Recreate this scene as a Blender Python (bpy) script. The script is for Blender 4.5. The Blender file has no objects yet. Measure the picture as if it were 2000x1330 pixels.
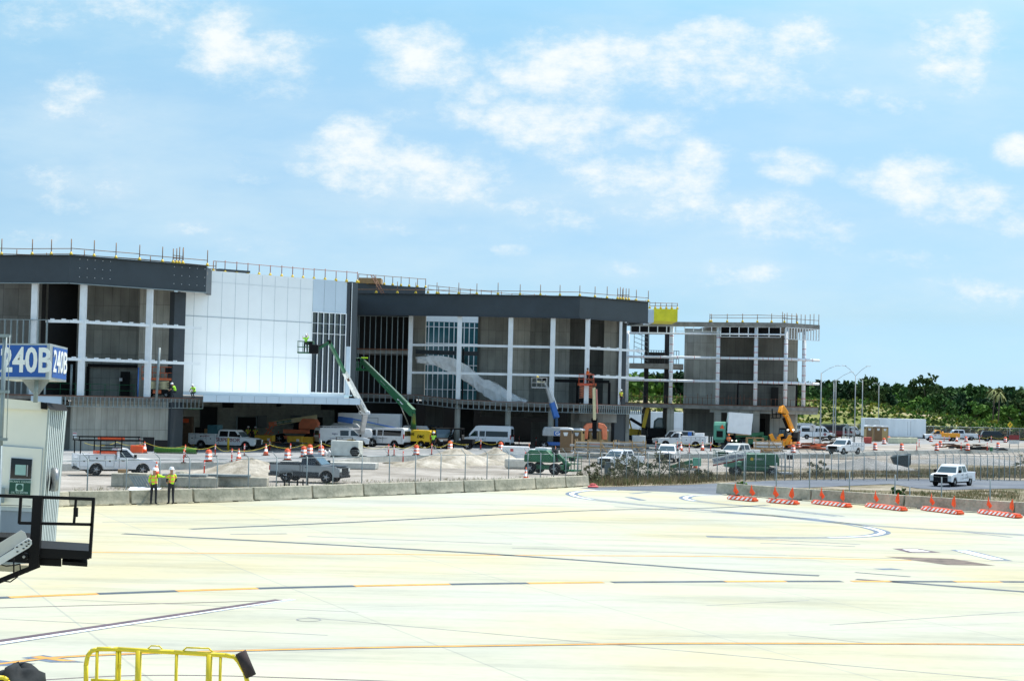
import bpy, bmesh, math, random
from mathutils import Vector, Matrix
random.seed(11)
R = math.radians
sc = bpy.context.scene
COL = sc.collection
# ---------------------------------------------------------------- camera
CAMZ = 6.0
FPX = 3278.0                       # focal length in pixels of the 2000 px wide photo
PITCH = math.atan(116.0 / FPX)
ROLL = 0.0235
f_ = Vector((0, math.cos(PITCH), math.sin(PITCH)))
r0 = Vector((1, 0, 0)); u0 = r0.cross(f_)
CR = r0 * math.cos(ROLL) + u0 * math.sin(ROLL)
CU = CR.cross(f_)
CP = Vector((0, 0, CAMZ))
cam_d = bpy.data.cameras.new("camera"); cam = bpy.data.objects.new("camera", cam_d); COL.objects.link(cam)
cam_d.sensor_width = 36.0; cam_d.lens = FPX / 2000 * 36.0; cam_d.clip_start = 0.5; cam_d.clip_end = 9000
m3 = Matrix((CR, CU, -f_)).transposed()
cam.matrix_world = Matrix.Translation(CP) @ m3.to_4x4()
sc.camera = cam

def ray(px, py):
    d = f_ * FPX + CR * (px - 1000.0) + CU * (665.0 - py)
    return d
def D(px, py, d):                  # world point seen at a photo pixel at depth y = d
    v = ray(px, py); return CP + v * (d / v.y)
def G(px, py, z=0.0):              # world point on the level z
    v = ray(px, py); return CP + v * ((z - CAMZ) / v.z)
def H(px, d, z):                   # world point at photo column px (near the horizon), depth d, height z
    v = ray(px, 781 + 0.0235 * (px - 1000)); p = CP + v * (d / v.y)
    # correct the column for the roll
    p.x += (z - p.z) * -0.0 ; p.z = z
    return p

# ---------------------------------------------------------------- light
SUN_EL, SUN_AZ = 66.0, 44.0       # azimuth: clockwise from +Y
sun_dir = Vector((math.sin(R(SUN_AZ)) * math.cos(R(SUN_EL)), math.cos(R(SUN_AZ)) * math.cos(R(SUN_EL)), math.sin(R(SUN_EL))))
sd = bpy.data.lights.new("sun", 'SUN'); sd.energy = 4.3; sd.angle = R(0.53); sd.color = (1.0, 0.96, 0.88)
so = bpy.data.objects.new("sun", sd); COL.objects.link(so)
so.rotation_euler = sun_dir.to_track_quat('Z', 'Y').to_euler()
so.location = (60, -40, 90)
sc.view_settings.view_transform = 'Standard'; sc.view_settings.look = 'None'
sc.view_settings.exposure = 0.5; sc.view_settings.gamma = 1.0
W = bpy.data.worlds.new("World"); sc.world = W; W.use_nodes = True
nt = W.node_tree; nt.nodes.clear(); N = nt.nodes; L = nt.links
def mk(t, **k):
    n = N.new(t)
    for a, b in k.items(): setattr(n, a, b)
    return n
def lk(a, b): L.new(a, b)
def mth(op, a, b=None, clamp=False):
    n = mk('ShaderNodeMath', operation=op, use_clamp=clamp)
    for i, v in enumerate((a, b)):
        if v is None: continue
        if hasattr(v, 'links'): lk(v, n.inputs[i])
        else: n.inputs[i].default_value = v
    return n.outputs[0]
sky = mk('ShaderNodeTexSky', sky_type='NISHITA', sun_disc=False, sun_elevation=R(SUN_EL), sun_rotation=R(SUN_AZ),
         altitude=10, air_density=1.0, dust_density=0.6, ozone_density=2.0)
tc = mk('ShaderNodeTexCoord'); sep = mk('ShaderNodeSeparateXYZ'); lk(tc.outputs['Generated'], sep.inputs[0])
ay = mth('MAXIMUM', mth('ABSOLUTE', sep.outputs[1]), 0.05)
u = mth('DIVIDE', sep.outputs[0], ay); v = mth('DIVIDE', sep.outputs[2], ay)
cmb = mk('ShaderNodeCombineXYZ'); lk(u, cmb.inputs[0]); lk(v, cmb.inputs[1])
def noise(scale, detail, rough, sx=1, sy=1, off=0):
    mp = mk('ShaderNodeMapping'); mp.inputs['Scale'].default_value = (sx, sy, 1); mp.inputs['Location'].default_value = (off, off * .7, off)
    lk(cmb.outputs[0], mp.inputs[0])
    n = mk('ShaderNodeTexNoise'); n.inputs['Scale'].default_value = scale; n.inputs['Detail'].default_value = detail; n.inputs['Roughness'].default_value = rough
    lk(mp.outputs[0], n.inputs['Vector']); return n.outputs[0]
# cumulus heaps: (photo x, y, half width, half height, strength)
CL = [(815, 95, 85, 55, 1), (900, 140, 70, 50, .8), (940, 160, 45, 35, .8), (1010, 120, 80, 45, .9), (1150, 120, 150, 60, 1.1), (1290, 125, 110, 50, .7),
      (1400, 95, 120, 60, 1), (1560, 80, 75, 50, 1), (1480, 120, 140, 50, .6), (1860, 95, 95, 65, .85), (1915, 60, 35, 45, .7), (430, 60, 70, 70, .9), (500, 100, 110, 55, .8), (330, 20, 150, 60, .5), (60, 10, 90, 50, .45),
      (170, 190, 95, 50, .4), (150, 340, 110, 45, .45), (240, 360, 60, 30, .35), (480, 320, 60, 28, .45), (372, 442, 48, 14, .6),
      (690, 275, 60, 50, 1), (620, 305, 60, 30, .8), (750, 320, 130, 50, 1.1), (850, 350, 150, 45, .9), (940, 335, 70, 40, .8),
      (1010, 225, 55, 38, 1), (1110, 240, 150, 45, 1), (1230, 245, 110, 38, .8), (890, 215, 70, 26, .5), (800, 215, 50, 18, .4), (1320, 250, 50, 22, .4),
      (1230, 340, 110, 50, .8), (1365, 330, 55, 60, 1), (1290, 380, 150, 40, .6), (1545, 315, 68, 28, .8), (1070, 410, 110, 35, .5),
      (1520, 410, 110, 40, .6), (1600, 430, 90, 40, .5), (1800, 345, 100, 45, .9), (1870, 380, 120, 40, .8), (1985, 290, 40, 30, .8), (1980, 400, 80, 50, .5), (1700, 345, 50, 20, .4),
      (1430, 530, 100, 28, .55), (1250, 520, 60, 14, .4), (1000, 487, 40, 12, .5), (1770, 500, 90, 18, .6), (1920, 560, 120, 25, .5), (790, 440, 120, 14, .3), (520, 470, 90, 20, .25), (60, 465, 90, 18, .3), (1700, 190, 120, 24, .4)]
acc = None
big = noise(7.5, 3, .5, 1, 1.3, 3.1)
for (cx, cy, hw, hh, st) in CL:
    d = ray(cx, cy); cu, cv = d.x / d.y, d.z / d.y
    du = mth('MULTIPLY', mth('SUBTRACT', u, cu), FPX / (hw * 1.25)); dv0 = mth('SUBTRACT', v, cv)
    dv = mth('MAXIMUM', mth('MULTIPLY', dv0, FPX / (hh * 1.1)), mth('MULTIPLY', dv0, -FPX / (hh * 1.7)))
    r2 = mth('ADD', mth('MULTIPLY', du, du), mth('MULTIPLY', dv, dv))
    g = mth('MULTIPLY', mth('POWER', 2.718, mth('MULTIPLY', mth('POWER', r2, 1.5), -.6)), .5 + .5 * st)
    acc = g if acc is None else mth('MAXIMUM', acc, g)
acc = mth('MINIMUM', acc, 1.15)
fine = noise(30, 15, .68, .8, 1.35, 0); fine2 = noise(9, 9, .6, .55, 1.7, 8.4)
den = mth('ADD', acc, mth('MULTIPLY', mth('SUBTRACT', fine, .5), 2.1))
mr = mk('ShaderNodeMapRange', interpolation_type='SMOOTHSTEP'); lk(den, mr.inputs[0]); mr.inputs[1].default_value = .30; mr.inputs[2].default_value = 1.30; mr.inputs[3].default_value = 0; mr.inputs[4].default_value = .97
mr2 = mk('ShaderNodeMapRange', interpolation_type='SMOOTHSTEP'); lk(fine2, mr2.inputs[0]); mr2.inputs[1].default_value = .40; mr2.inputs[2].default_value = .72; mr2.inputs[3].default_value = 0; mr2.inputs[4].default_value = .5
fac = mth('MAXIMUM', mr.outputs[0], mr2.outputs[0])
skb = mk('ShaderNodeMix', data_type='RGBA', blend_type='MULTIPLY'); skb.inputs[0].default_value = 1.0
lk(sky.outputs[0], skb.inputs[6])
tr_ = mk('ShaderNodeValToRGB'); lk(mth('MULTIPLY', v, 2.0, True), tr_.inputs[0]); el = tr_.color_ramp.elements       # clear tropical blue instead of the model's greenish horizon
TS = ((0, .63, 1.06, 1.66), (.04, .61, .94, 1.52), (.11, .61, .82, 1.08), (.23, .78, .91, 1.0), (.35, .93, 1.06, 1.04), (.46, .98, 1.20, 1.10), (.62, 1.5, 1.75, 1.55), (1.0, 1.9, 1.95, 1.7))  # upper stops brighten the sky above the view as added fill light
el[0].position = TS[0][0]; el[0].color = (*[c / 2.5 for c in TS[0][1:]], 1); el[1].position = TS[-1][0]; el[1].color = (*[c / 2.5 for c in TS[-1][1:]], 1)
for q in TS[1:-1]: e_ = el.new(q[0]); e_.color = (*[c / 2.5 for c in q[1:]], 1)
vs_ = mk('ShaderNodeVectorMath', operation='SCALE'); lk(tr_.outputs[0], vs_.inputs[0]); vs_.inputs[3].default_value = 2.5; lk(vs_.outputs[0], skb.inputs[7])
cc = mk('ShaderNodeMix', data_type='RGBA'); lk(mr.outputs[0], cc.inputs[0]); cc.inputs[6].default_value = (4.9, 6.2, 6.9, 1); cc.inputs[7].default_value = (6.9, 7.2, 7.2, 1)
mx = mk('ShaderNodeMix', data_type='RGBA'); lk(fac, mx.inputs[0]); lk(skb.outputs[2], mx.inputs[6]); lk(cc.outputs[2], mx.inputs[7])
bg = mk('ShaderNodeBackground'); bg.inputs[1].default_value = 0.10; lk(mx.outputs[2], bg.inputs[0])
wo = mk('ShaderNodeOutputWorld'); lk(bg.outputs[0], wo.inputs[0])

# ---------------------------------------------------------------- materials
MC = {}
def mat(name, col, rough=.6, metal=0.0, var=.12, scale=3.0, bump=0.0, spec=.5, stretch=(1, 1, 1), emit=None, alpha=1.0, coords='Object', detail=5, trans=0):
    if name in MC: return MC[name]
    m = bpy.data.materials.new(name); m.use_nodes = True; MC[name] = m
    t = m.node_tree; b = t.nodes['Principled BSDF']
    b.inputs['Roughness'].default_value = rough; b.inputs['Metallic'].default_value = metal
    b.inputs['Specular IOR Level'].default_value = spec
    if alpha < 1: b.inputs['Alpha'].default_value = alpha
    if trans: b.inputs['Transmission Weight'].default_value = trans
    if emit: b.inputs['Emission Color'].default_value = (*emit[:3], 1); b.inputs['Emission Strength'].default_value = emit[3]
    c = t.nodes.new('ShaderNodeTexCoord'); mp = t.nodes.new('ShaderNodeMapping'); mp.inputs['Scale'].default_value = stretch
    t.links.new(c.outputs[coords], mp.inputs[0])
    n = t.nodes.new('ShaderNodeTexNoise'); n.inputs['Scale'].default_value = scale; n.inputs['Detail'].default_value = detail; n.inputs['Roughness'].default_value = .6
    t.links.new(mp.outputs[0], n.inputs['Vector'])
    r = t.nodes.new('ShaderNodeValToRGB'); e = r.color_ramp.elements
    e[0].position = .3; e[1].position = .7
    e[0].color = (*[max(0, x * (1 - var)) for x in col[:3]], 1); e[1].color = (*[min(1, x * (1 + var)) for x in col[:3]], 1)
    t.links.new(n.outputs[0], r.inputs[0]); t.links.new(r.outputs[0], b.inputs['Base Color'])
    if bump:
        bp = t.nodes.new('ShaderNodeBump'); bp.inputs['Strength'].default_value = bump; bp.inputs['Distance'].default_value = .05
        t.links.new(n.outputs[0], bp.inputs['Height']); t.links.new(bp.outputs[0], b.inputs['Normal'])
    return m

def mat_conc(name, col, panel=(1.2, 2.4), stain=.35, rough=.85, line=.55, lw=.02):
    """cast concrete: form-board joints, tie marks and water stains"""
    if name in MC: return MC[name]
    m = bpy.data.materials.new(name); m.use_nodes = True; MC[name] = m
    t = m.node_tree; b = t.nodes['Principled BSDF']; b.inputs['Roughness'].default_value = rough; b.inputs['Specular IOR Level'].default_value = .2
    c = t.nodes.new('ShaderNodeTexCoord')
    sp = t.nodes.new('ShaderNodeSeparateXYZ'); t.links.new(c.outputs['Object'], sp.inputs[0])
    ad = t.nodes.new('ShaderNodeMath'); ad.operation = 'ADD'; t.links.new(sp.outputs[0], ad.inputs[0]); t.links.new(sp.outputs[1], ad.inputs[1])
    cb = t.nodes.new('ShaderNodeCombineXYZ'); t.links.new(ad.outputs[0], cb.inputs[0]); t.links.new(sp.outputs[2], cb.inputs[1])
    br = t.nodes.new('ShaderNodeTexBrick'); br.offset = 0; br.inputs['Scale'].default_value = 1
    br.inputs['Brick Width'].default_value = panel[0]; br.inputs['Row Height'].default_value = panel[1]; br.inputs['Mortar Size'].default_value = lw; br.inputs['Mortar Smooth'].default_value = .3
    br.inputs['Color1'].default_value = (1, 1, 1, 1); br.inputs['Color2'].default_value = (.80, .80, .80, 1); br.inputs['Mortar'].default_value = (line, line, line, 1)
    t.links.new(cb.outputs[0], br.inputs['Vector'])
    mp = t.nodes.new('ShaderNodeMapping'); mp.inputs['Scale'].default_value = (1, .16, 1); t.links.new(cb.outputs[0], mp.inputs[0])
    n = t.nodes.new('ShaderNodeTexNoise'); n.inputs['Scale'].default_value = 1.1; n.inputs['Detail'].default_value = 8; n.inputs['Roughness'].default_value = .7
    t.links.new(mp.outputs[0], n.inputs['Vector'])
    n2 = t.nodes.new('ShaderNodeTexNoise'); n2.inputs['Scale'].default_value = .35; n2.inputs['Detail'].default_value = 6; t.links.new(c.outputs['Object'], n2.inputs['Vector'])
    r = t.nodes.new('ShaderNodeValToRGB'); e = r.color_ramp.elements; e[0].position = .32; e[1].position = .68
    e[0].color = (*[x * (1 - stain) for x in col], 1); e[1].color = (*[min(1, x * (1 + stain * .6)) for x in col], 1)
    mi = t.nodes.new('ShaderNodeMath'); mi.operation = 'ADD'; t.links.new(n.outputs[0], mi.inputs[0]); t.links.new(n2.outputs[0], mi.inputs[1])
    mh = t.nodes.new('ShaderNodeMath'); mh.operation = 'MULTIPLY'; mh.inputs[1].default_value = .5; t.links.new(mi.outputs[0], mh.inputs[0])
    t.links.new(mh.outputs[0], r.inputs[0])
    x = t.nodes.new('ShaderNodeMix'); x.data_type = 'RGBA'; x.blend_type = 'MULTIPLY'; x.inputs[0].default_value = 1
    t.links.new(r.outputs[0], x.inputs[6]); t.links.new(br.outputs[0], x.inputs[7]); t.links.new(x.outputs[2], b.inputs['Base Color'])
    return m

# ---------------------------------------------------------------- mesh builder
class MB:
    def __init__(s): s.v = []; s.f = []; s.m = []; s.sm = []
    def add(s, vs, fs, m=0, sm=False):
        o = len(s.v); s.v += [tuple(p) for p in vs]
        for f in fs: s.f.append([i + o for i in f]); s.m.append(m); s.sm.append(sm)
        return s
    def box(s, x0, x1, y0, y1, z0, z1, m=0):
        return s.add([(x0, y0, z0), (x1, y0, z0), (x1, y1, z0), (x0, y1, z0), (x0, y0, z1), (x1, y0, z1), (x1, y1, z1), (x0, y1, z1)],
                     [(0, 3, 2, 1), (4, 5, 6, 7), (0, 1, 5, 4), (1, 2, 6, 5), (2, 3, 7, 6), (3, 0, 4, 7)], m)
    def cbox(s, c, d, m=0, rz=0, tilt=None):
        M = Matrix.Rotation(rz, 3, 'Z')
        if tilt is not None: M = M @ tilt
        c = Vector(c); vs = []
        for z in (-1, 1):
            for x, y in ((-1, -1), (1, -1), (1, 1), (-1, 1)): vs.append(c + M @ Vector((x * d[0] / 2, y * d[1] / 2, z * d[2] / 2)))
        return s.add(vs, [(0, 3, 2, 1), (4, 5, 6, 7), (0, 1, 5, 4), (1, 2, 6, 5), (2, 3, 7, 6), (3, 0, 4, 7)], m)
    def beam(s, p, q, w, h=None, m=0, up=(0, 0, 1), w2=None, h2=None):
        h = h or w; w2 = w2 or w; h2 = h2 or h
        p = Vector(p); q = Vector(q); a = (q - p).normalized(); up = Vector(up)
        if abs(a.dot(up)) > .98: up = Vector((0, 1, 0))
        sx = a.cross(up).normalized(); uz = sx.cross(a)
        vs = []
        for c, ww, hh in ((p, w, h), (q, w2, h2)):
            for i, j in ((-1, -1), (1, -1), (1, 1), (-1, 1)): vs.append(c + sx * i * ww / 2 + uz * j * hh / 2)
        return s.add(vs, [(0, 1, 2, 3), (7, 6, 5, 4), (0, 4, 5, 1), (1, 5, 6, 2), (2, 6, 7, 3), (3, 7, 4, 0)], m)
    def tube(s, p, q, r, n=8, m=0, r2=None, sm=True):
        p = Vector(p); q = Vector(q); a = (q - p).normalized(); up = Vector((0, 0, 1)) if abs(a.z) < .95 else Vector((1, 0, 0))
        x = a.cross(up).normalized(); y = a.cross(x); r2 = r if r2 is None else r2
        vs = [p + (x * math.cos(t) + y * math.sin(t)) * r for t in [2 * math.pi * i / n for i in range(n)]] + \
             [q + (x * math.cos(t) + y * math.sin(t)) * r2 for t in [2 * math.pi * i / n for i in range(n)]]
        s.add(vs, [(i, (i + 1) % n, n + (i + 1) % n, n + i) for i in range(n)], m, sm)
        return s.add(vs, [tuple(range(n - 1, -1, -1)), tuple(range(n, 2 * n))], m)
    def path(s, pts, r, n=6, m=0):
        for a, b in zip(pts, pts[1:]): s.tube(a, b, r, n, m)
        return s
    def prism(s, poly, y0, y1, m=0, ax='xz', sides=None):
        n = len(poly)
        def P(a, b, y): return (a, y, b) if ax == 'xz' else ((y, a, b) if ax == 'yz' else (a, b, y))
        vs = [P(a, b, y0) for a, b in poly] + [P(a, b, y1) for a, b in poly]
        s.add(vs, [(i, (i + 1) % n, n + (i + 1) % n, n + i) for i in range(n)], m if sides is None else sides)
        return s.add(vs, [tuple(range(n - 1, -1, -1)), tuple(range(n, 2 * n))], m)
    def lathe(s, prof, c=(0, 0, 0), n=16, m=0, sm=True, mats=None):
        c = Vector(c); vs = []
        for r, z in prof:
            for i in range(n): t = 2 * math.pi * i / n; vs.append(c + Vector((r * math.cos(t), r * math.sin(t), z)))
        for k in range(len(prof) - 1):
            s.add(vs, [(k * n + i, k * n + (i + 1) % n, (k + 1) * n + (i + 1) % n, (k + 1) * n + i) for i in range(n)], mats[k] if mats else m, sm)
        s.add(vs, [tuple(range(n - 1, -1, -1))], mats[0] if mats else m); s.add(vs, [tuple(range(len(vs) - n, len(vs)))], mats[-1] if mats else m)
        return s
    def quad(s, a, b, c, d, m=0): return s.add([a, b, c, d], [(0, 1, 2, 3)], m)
    def wall(s, pts, z0, z1, th=.3, m=0):
        """vertical wall along plan points (x,y[,z0,z1]) facing the camera, thickness th away from it"""
        for a, b in zip(pts, pts[1:]):
            a = Vector(a[:2]); b = Vector(b[:2]); n = Vector((-(b - a).y, (b - a).x)).normalized() * th
            vs = [(*a, z0), (*b, z0), (*(b + n), z0), (*(a + n), z0), (*a, z1), (*b, z1), (*(b + n), z1), (*(a + n), z1)]
            s.add(vs, [(0, 3, 2, 1), (4, 5, 6, 7), (0, 1, 5, 4), (1, 2, 6, 5), (2, 3, 7, 6), (3, 0, 4, 7)], m)
        return s
    def plate(s, poly, z0, z1, m=0): return s.prism(poly, z0, z1, m, 'xy')
    def build(s, name, mats, parent=None, bevel=0, seg=2, loc=None):
        me = bpy.data.meshes.new(name); me.from_pydata(s.v, [], s.f); me.update()
        if not isinstance(mats, (list, tuple)): mats = [mats]
        for x in mats: me.materials.append(x)
        me.polygons.foreach_set('material_index', s.m); me.polygons.foreach_set('use_smooth', s.sm)
        bm = bmesh.new(); bm.from_mesh(me); bmesh.ops.remove_doubles(bm, verts=bm.verts, dist=1e-5); bmesh.ops.recalc_face_normals(bm, faces=bm.faces); bm.to_mesh(me); bm.free()
        o = bpy.data.objects.new(name, me); COL.objects.link(o)
        if parent: o.parent = parent
        if loc: o.location = loc
        if bevel:
            b = o.modifiers.new('bevel', 'BEVEL'); b.width = bevel; b.segments = seg; b.limit_method = 'ANGLE'; b.angle_limit = R(40)
        return o

def tag(o, label=None, cat=None, group=None, kind=None):
    if label: o['label'] = label
    if cat: o['category'] = cat
    if group: o['group'] = group
    if kind: o['kind'] = kind
    return o
def thing(name, label, cat, loc=(0, 0, 0), rz=0, group=None):
    o = bpy.data.objects.new(name, None); COL.objects.link(o); o.location = loc; o.rotation_euler = (0, 0, rz); o.empty_display_size = .3
    return tag(o, label, cat, group)
KIDS = {}
def copy_tree(o, parent=None):
    c = o.copy(); COL.objects.link(c); c.parent = parent
    for ch in list(o.children): copy_tree(ch, c)
    return c
def place(proto, loc, rz, label=None, first=[set()]):
    """the first call moves the prototype, later ones copy it with all its parts"""
    if proto.name not in first[0]: first[0].add(proto.name); o = proto
    else: o = copy_tree(proto)
    o.location = loc; o.rotation_euler = (0, 0, rz)
    if label: o['label'] = label
    return o
ORD = 'first second third fourth fifth sixth seventh eighth ninth tenth eleventh twelfth thirteenth fourteenth fifteenth sixteenth seventeenth eighteenth nineteenth twentieth'.split()

def text(s, size, m, parent, M, name='lettering', ext=.004, bold=0.0, sx=1.0, align='CENTER'):
    cu = bpy.data.curves.new('lettering', 'FONT'); cu.body = s; cu.size = size; cu.extrude = ext; cu.align_x = align; cu.align_y = 'CENTER'; cu.offset = bold; cu.resolution_u = 3
    o = bpy.data.objects.new('tmp', cu); COL.objects.link(o)
    dg = bpy.context.evaluated_depsgraph_get(); me = bpy.data.meshes.new_from_object(o.evaluated_get(dg))
    bpy.data.objects.remove(o); bpy.data.curves.remove(cu)
    me.transform(Matrix.Diagonal((sx, 1, 1, 1))); me.transform(M); me.materials.clear(); me.materials.append(m)
    t = bpy.data.objects.new(name, me); COL.objects.link(t); t.parent = parent
    return t
def onplane(p, xdir, ydir):
    """matrix that puts text's x,y axes along xdir,ydir at p"""
    x = Vector(xdir).normalized(); y = Vector(ydir).normalized(); z = x.cross(y)
    M = Matrix((x, y, z)).transposed().to_4x4(); M.translation = Vector(p); return M

# common materials
WHITE = mat('white_paint', (.72, .74, .76), .35, var=.04, scale=2)
WHITE2 = mat('dusty_white_paint', (.60, .61, .60), .5, var=.12, scale=1.5)
BLACK = mat('black_rubber', (.010, .010, .011), .85, var=.3, scale=6, spec=.2)
BLKP = mat('black_painted_steel', (.004, .004, .005), .6, var=.2, spec=.2)
GLASS = mat('dark_window_glass', (.008, .010, .013), .04, var=.1, spec=.6)
WSHLD = mat('windscreen_glass', (.05, .09, .11), .05, var=.1, spec=.8)
CHROME = mat('grey_alloy', (.32, .33, .34), .35, .6, var=.1)
GALV = mat('galvanised_steel', (.24, .29, .30), .5, .3, var=.15, scale=4)
REDL = mat('red_lamp_plastic', (.45, .02, .02), .3, var=.1)
LAMP = mat('clear_lamp_plastic', (.6, .62, .6), .2, var=.1)
ORG = mat('safety_orange_plastic', (.80, .10, .02), .5, var=.12, scale=2)
REFL = mat('reflective_white_band', (.75, .75, .75), .45, var=.1)
GRN = mat('rental_green_paint', (.004, .11, .04), .45, var=.18, scale=1.2)
GRN2 = mat('faded_green_paint', (.10, .34, .24), .6, var=.18, scale=1.2)
JORG = mat('faded_orange_paint', (.80, .22, .10), .55, var=.15, scale=1.5)
CRM = mat('cream_boom_paint', (.66, .58, .34), .55, var=.12, scale=1.5)
BLU = mat('lift_blue_paint', (.03, .13, .42), .45, var=.15, scale=1.5)
LGR = mat('light_grey_paint', (.36, .38, .39), .55, var=.12)
WOOD = mat('raw_timber', (.42, .28, .14), .8, var=.25, scale=5, stretch=(1, 1, 6))
YEL = mat('yellow_paint', (.68, .46, .02), .45, var=.1)
RUST = mat('rusty_steel', (.16, .07, .04), .8, var=.35, scale=5)
HIVIS = mat('hi_vis_yellow_cloth', (.50, .85, .02), .8, var=.1, scale=8)
HIORG = mat('hi_vis_orange_cloth', (.85, .16, .03), .8, var=.1, scale=8)
# ================================================================= ground
def nodemat(name):
    m = bpy.data.materials.new(name); m.use_nodes = True; MC[name] = m
    return m, m.node_tree, m.node_tree.nodes['Principled BSDF']
def apron_material():
    m, t, b = nodemat('apron_concrete'); b.inputs['Roughness'].default_value = .8; b.inputs['Specular IOR Level'].default_value = .15
    c = t.nodes.new('ShaderNodeTexCoord')
    def mapn(scale, rot=0):
        p = t.nodes.new('ShaderNodeMapping'); p.inputs['Scale'].default_value = scale; p.inputs['Rotation'].default_value = (0, 0, rot); t.links.new(c.outputs['Object'], p.inputs[0]); return p
    def nz(scale, sc3, det=6, rough=.6):
        n = t.nodes.new('ShaderNodeTexNoise'); n.inputs['Scale'].default_value = scale; n.inputs['Detail'].default_value = det; n.inputs['Roughness'].default_value = rough
        t.links.new(mapn(sc3, .2).outputs[0], n.inputs['Vector']); return n
    n1 = nz(.045, (1, 1, 1), 4)
    r = t.nodes.new('ShaderNodeValToRGB'); e = r.color_ramp.elements; e[0].position = .40; e[0].color = (.445, .455, .385, 1); e[1].position = .62; e[1].color = (.475, .44, .295, 1)
    k = e.new(.52); k.color = (.455, .45, .345, 1)
    br = t.nodes.new('ShaderNodeTexBrick'); br.offset = 0; br.inputs['Scale'].default_value = 1; br.inputs['Brick Width'].default_value = 7.6; br.inputs['Row Height'].default_value = 7.6
    br.inputs['Mortar Size'].default_value = .035; br.inputs['Mortar Smooth'].default_value = .2
    br.inputs['Color1'].default_value = (1, 1, 1, 1); br.inputs['Color2'].default_value = (.94, .95, .955, 1); br.inputs['Mortar'].default_value = (.80, .80, .80, 1)
    t.links.new(mapn((1, 1, 1), R(-24)).outputs[0], br.inputs['Vector'])
    # tint depends a little on the slab too
    ad = t.nodes.new('ShaderNodeMath'); ad.operation = 'MULTIPLY_ADD'; t.links.new(br.outputs[0], ad.inputs[0]); ad.inputs[1].default_value = .8; t.links.new(n1.outputs[0], ad.inputs[2])
    sb = t.nodes.new('ShaderNodeMath'); sb.operation = 'SUBTRACT'; t.links.new(ad.outputs[0], sb.inputs[0]); sb.inputs[1].default_value = .76
    t.links.new(sb.outputs[0], r.inputs[0])
    x = t.nodes.new('ShaderNodeMix'); x.data_type = 'RGBA'; x.blend_type = 'MULTIPLY'; x.inputs[0].default_value = 1; t.links.new(r.outputs[0], x.inputs[6]); t.links.new(br.outputs[0], x.inputs[7])
    n2 = nz(.35, (.2, 1.2, 1), 8, .7); r2 = t.nodes.new('ShaderNodeValToRGB'); e = r2.color_ramp.elements; e[0].position = .34; e[0].color = (.76, .78, .80, 1); e[1].position = .52; e[1].color = (1, 1, 1, 1)
    t.links.new(n2.outputs[0], r2.inputs[0])
    n3 = nz(2.2, (1, 1, 1), 9, .7); r3 = t.nodes.new('ShaderNodeValToRGB'); e = r3.color_ramp.elements; e[0].position = .3; e[0].color = (.93, .93, .93, 1); e[1].position = .6; e[1].color = (1.0, 1.0, 1.0, 1); t.links.new(n3.outputs[0], r3.inputs[0])
    y = t.nodes.new('ShaderNodeMix'); y.data_type = 'RGBA'; y.blend_type = 'MULTIPLY'; y.inputs[0].default_value = 1; t.links.new(x.outputs[2], y.inputs[6]); t.links.new(r2.outputs[0], y.inputs[7])
    z = t.nodes.new('ShaderNodeMix'); z.data_type = 'RGBA'; z.blend_type = 'MULTIPLY'; z.inputs[0].default_value = 1; t.links.new(y.outputs[2], z.inputs[6]); t.links.new(r3.outputs[0], z.inputs[7])
    t.links.new(z.outputs[2], b.inputs['Base Color']); return m
APRON = apron_material()
def sand_material(name, c0, c1, c2, s1=.12, s2=1.4, bump=.5):
    m, t, b = nodemat(name); b.inputs['Roughness'].default_value = .95; b.inputs['Specular IOR Level'].default_value = .1
    c = t.nodes.new('ShaderNodeTexCoord')
    n1 = t.nodes.new('ShaderNodeTexNoise'); n1.inputs['Scale'].default_value = s1; n1.inputs['Detail'].default_value = 10; n1.inputs['Roughness'].default_value = .68; t.links.new(c.outputs['Object'], n1.inputs['Vector'])
    r = t.nodes.new('ShaderNodeValToRGB'); e = r.color_ramp.elements; e[0].position = .36; e[0].color = (*c0, 1); e[1].position = .64; e[1].color = (*c2, 1); k = e.new(.5); k.color = (*c1, 1); t.links.new(n1.outputs[0], r.inputs[0])
    n2 = t.nodes.new('ShaderNodeTexNoise'); n2.inputs['Scale'].default_value = s2; n2.inputs['Detail'].default_value = 9; n2.inputs['Roughness'].default_value = .75; t.links.new(c.outputs['Object'], n2.inputs['Vector'])
    r2 = t.nodes.new('ShaderNodeValToRGB'); e = r2.color_ramp.elements; e[0].position = .3; e[0].color = (.72, .71, .70, 1); e[1].position = .6; e[1].color = (1, 1, 1, 1); t.links.new(n2.outputs[0], r2.inputs[0])
    x = t.nodes.new('ShaderNodeMix'); x.data_type = 'RGBA'; x.blend_type = 'MULTIPLY'; x.inputs[0].default_value = 1; t.links.new(r.outputs[0], x.inputs[6]); t.links.new(r2.outputs[0], x.inputs[7]); t.links.new(x.outputs[2], b.inputs['Base Color'])
    bp = t.nodes.new('ShaderNodeBump'); bp.inputs['Strength'].default_value = bump; bp.inputs['Distance'].default_value = .15; t.links.new(n2.outputs[0], bp.inputs['Height']); t.links.new(bp.outputs[0], b.inputs['Normal'])
    return m
SAND = sand_material('graded_sand', (.22, .20, .17), (.34, .315, .28), (.45, .42, .38))
SAND2 = sand_material('pale_heaped_sand', (.30, .27, .21), (.44, .40, .33), (.56, .52, .45), .6, 2.2, .9)
GREYP = sand_material('grey_gravel', (.26, .26, .25), (.32, .32, .31), (.38, .38, .37), .5, 5)
DIRT = sand_material('verge_dirt', (.10, .10, .05), (.24, .21, .15), (.40, .36, .30), .25, 1.2)
PAVE = sand_material('site_pavement', (.22, .23, .235), (.29, .30, .305), (.37, .37, .36), .1, 1.0, .15)
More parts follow.
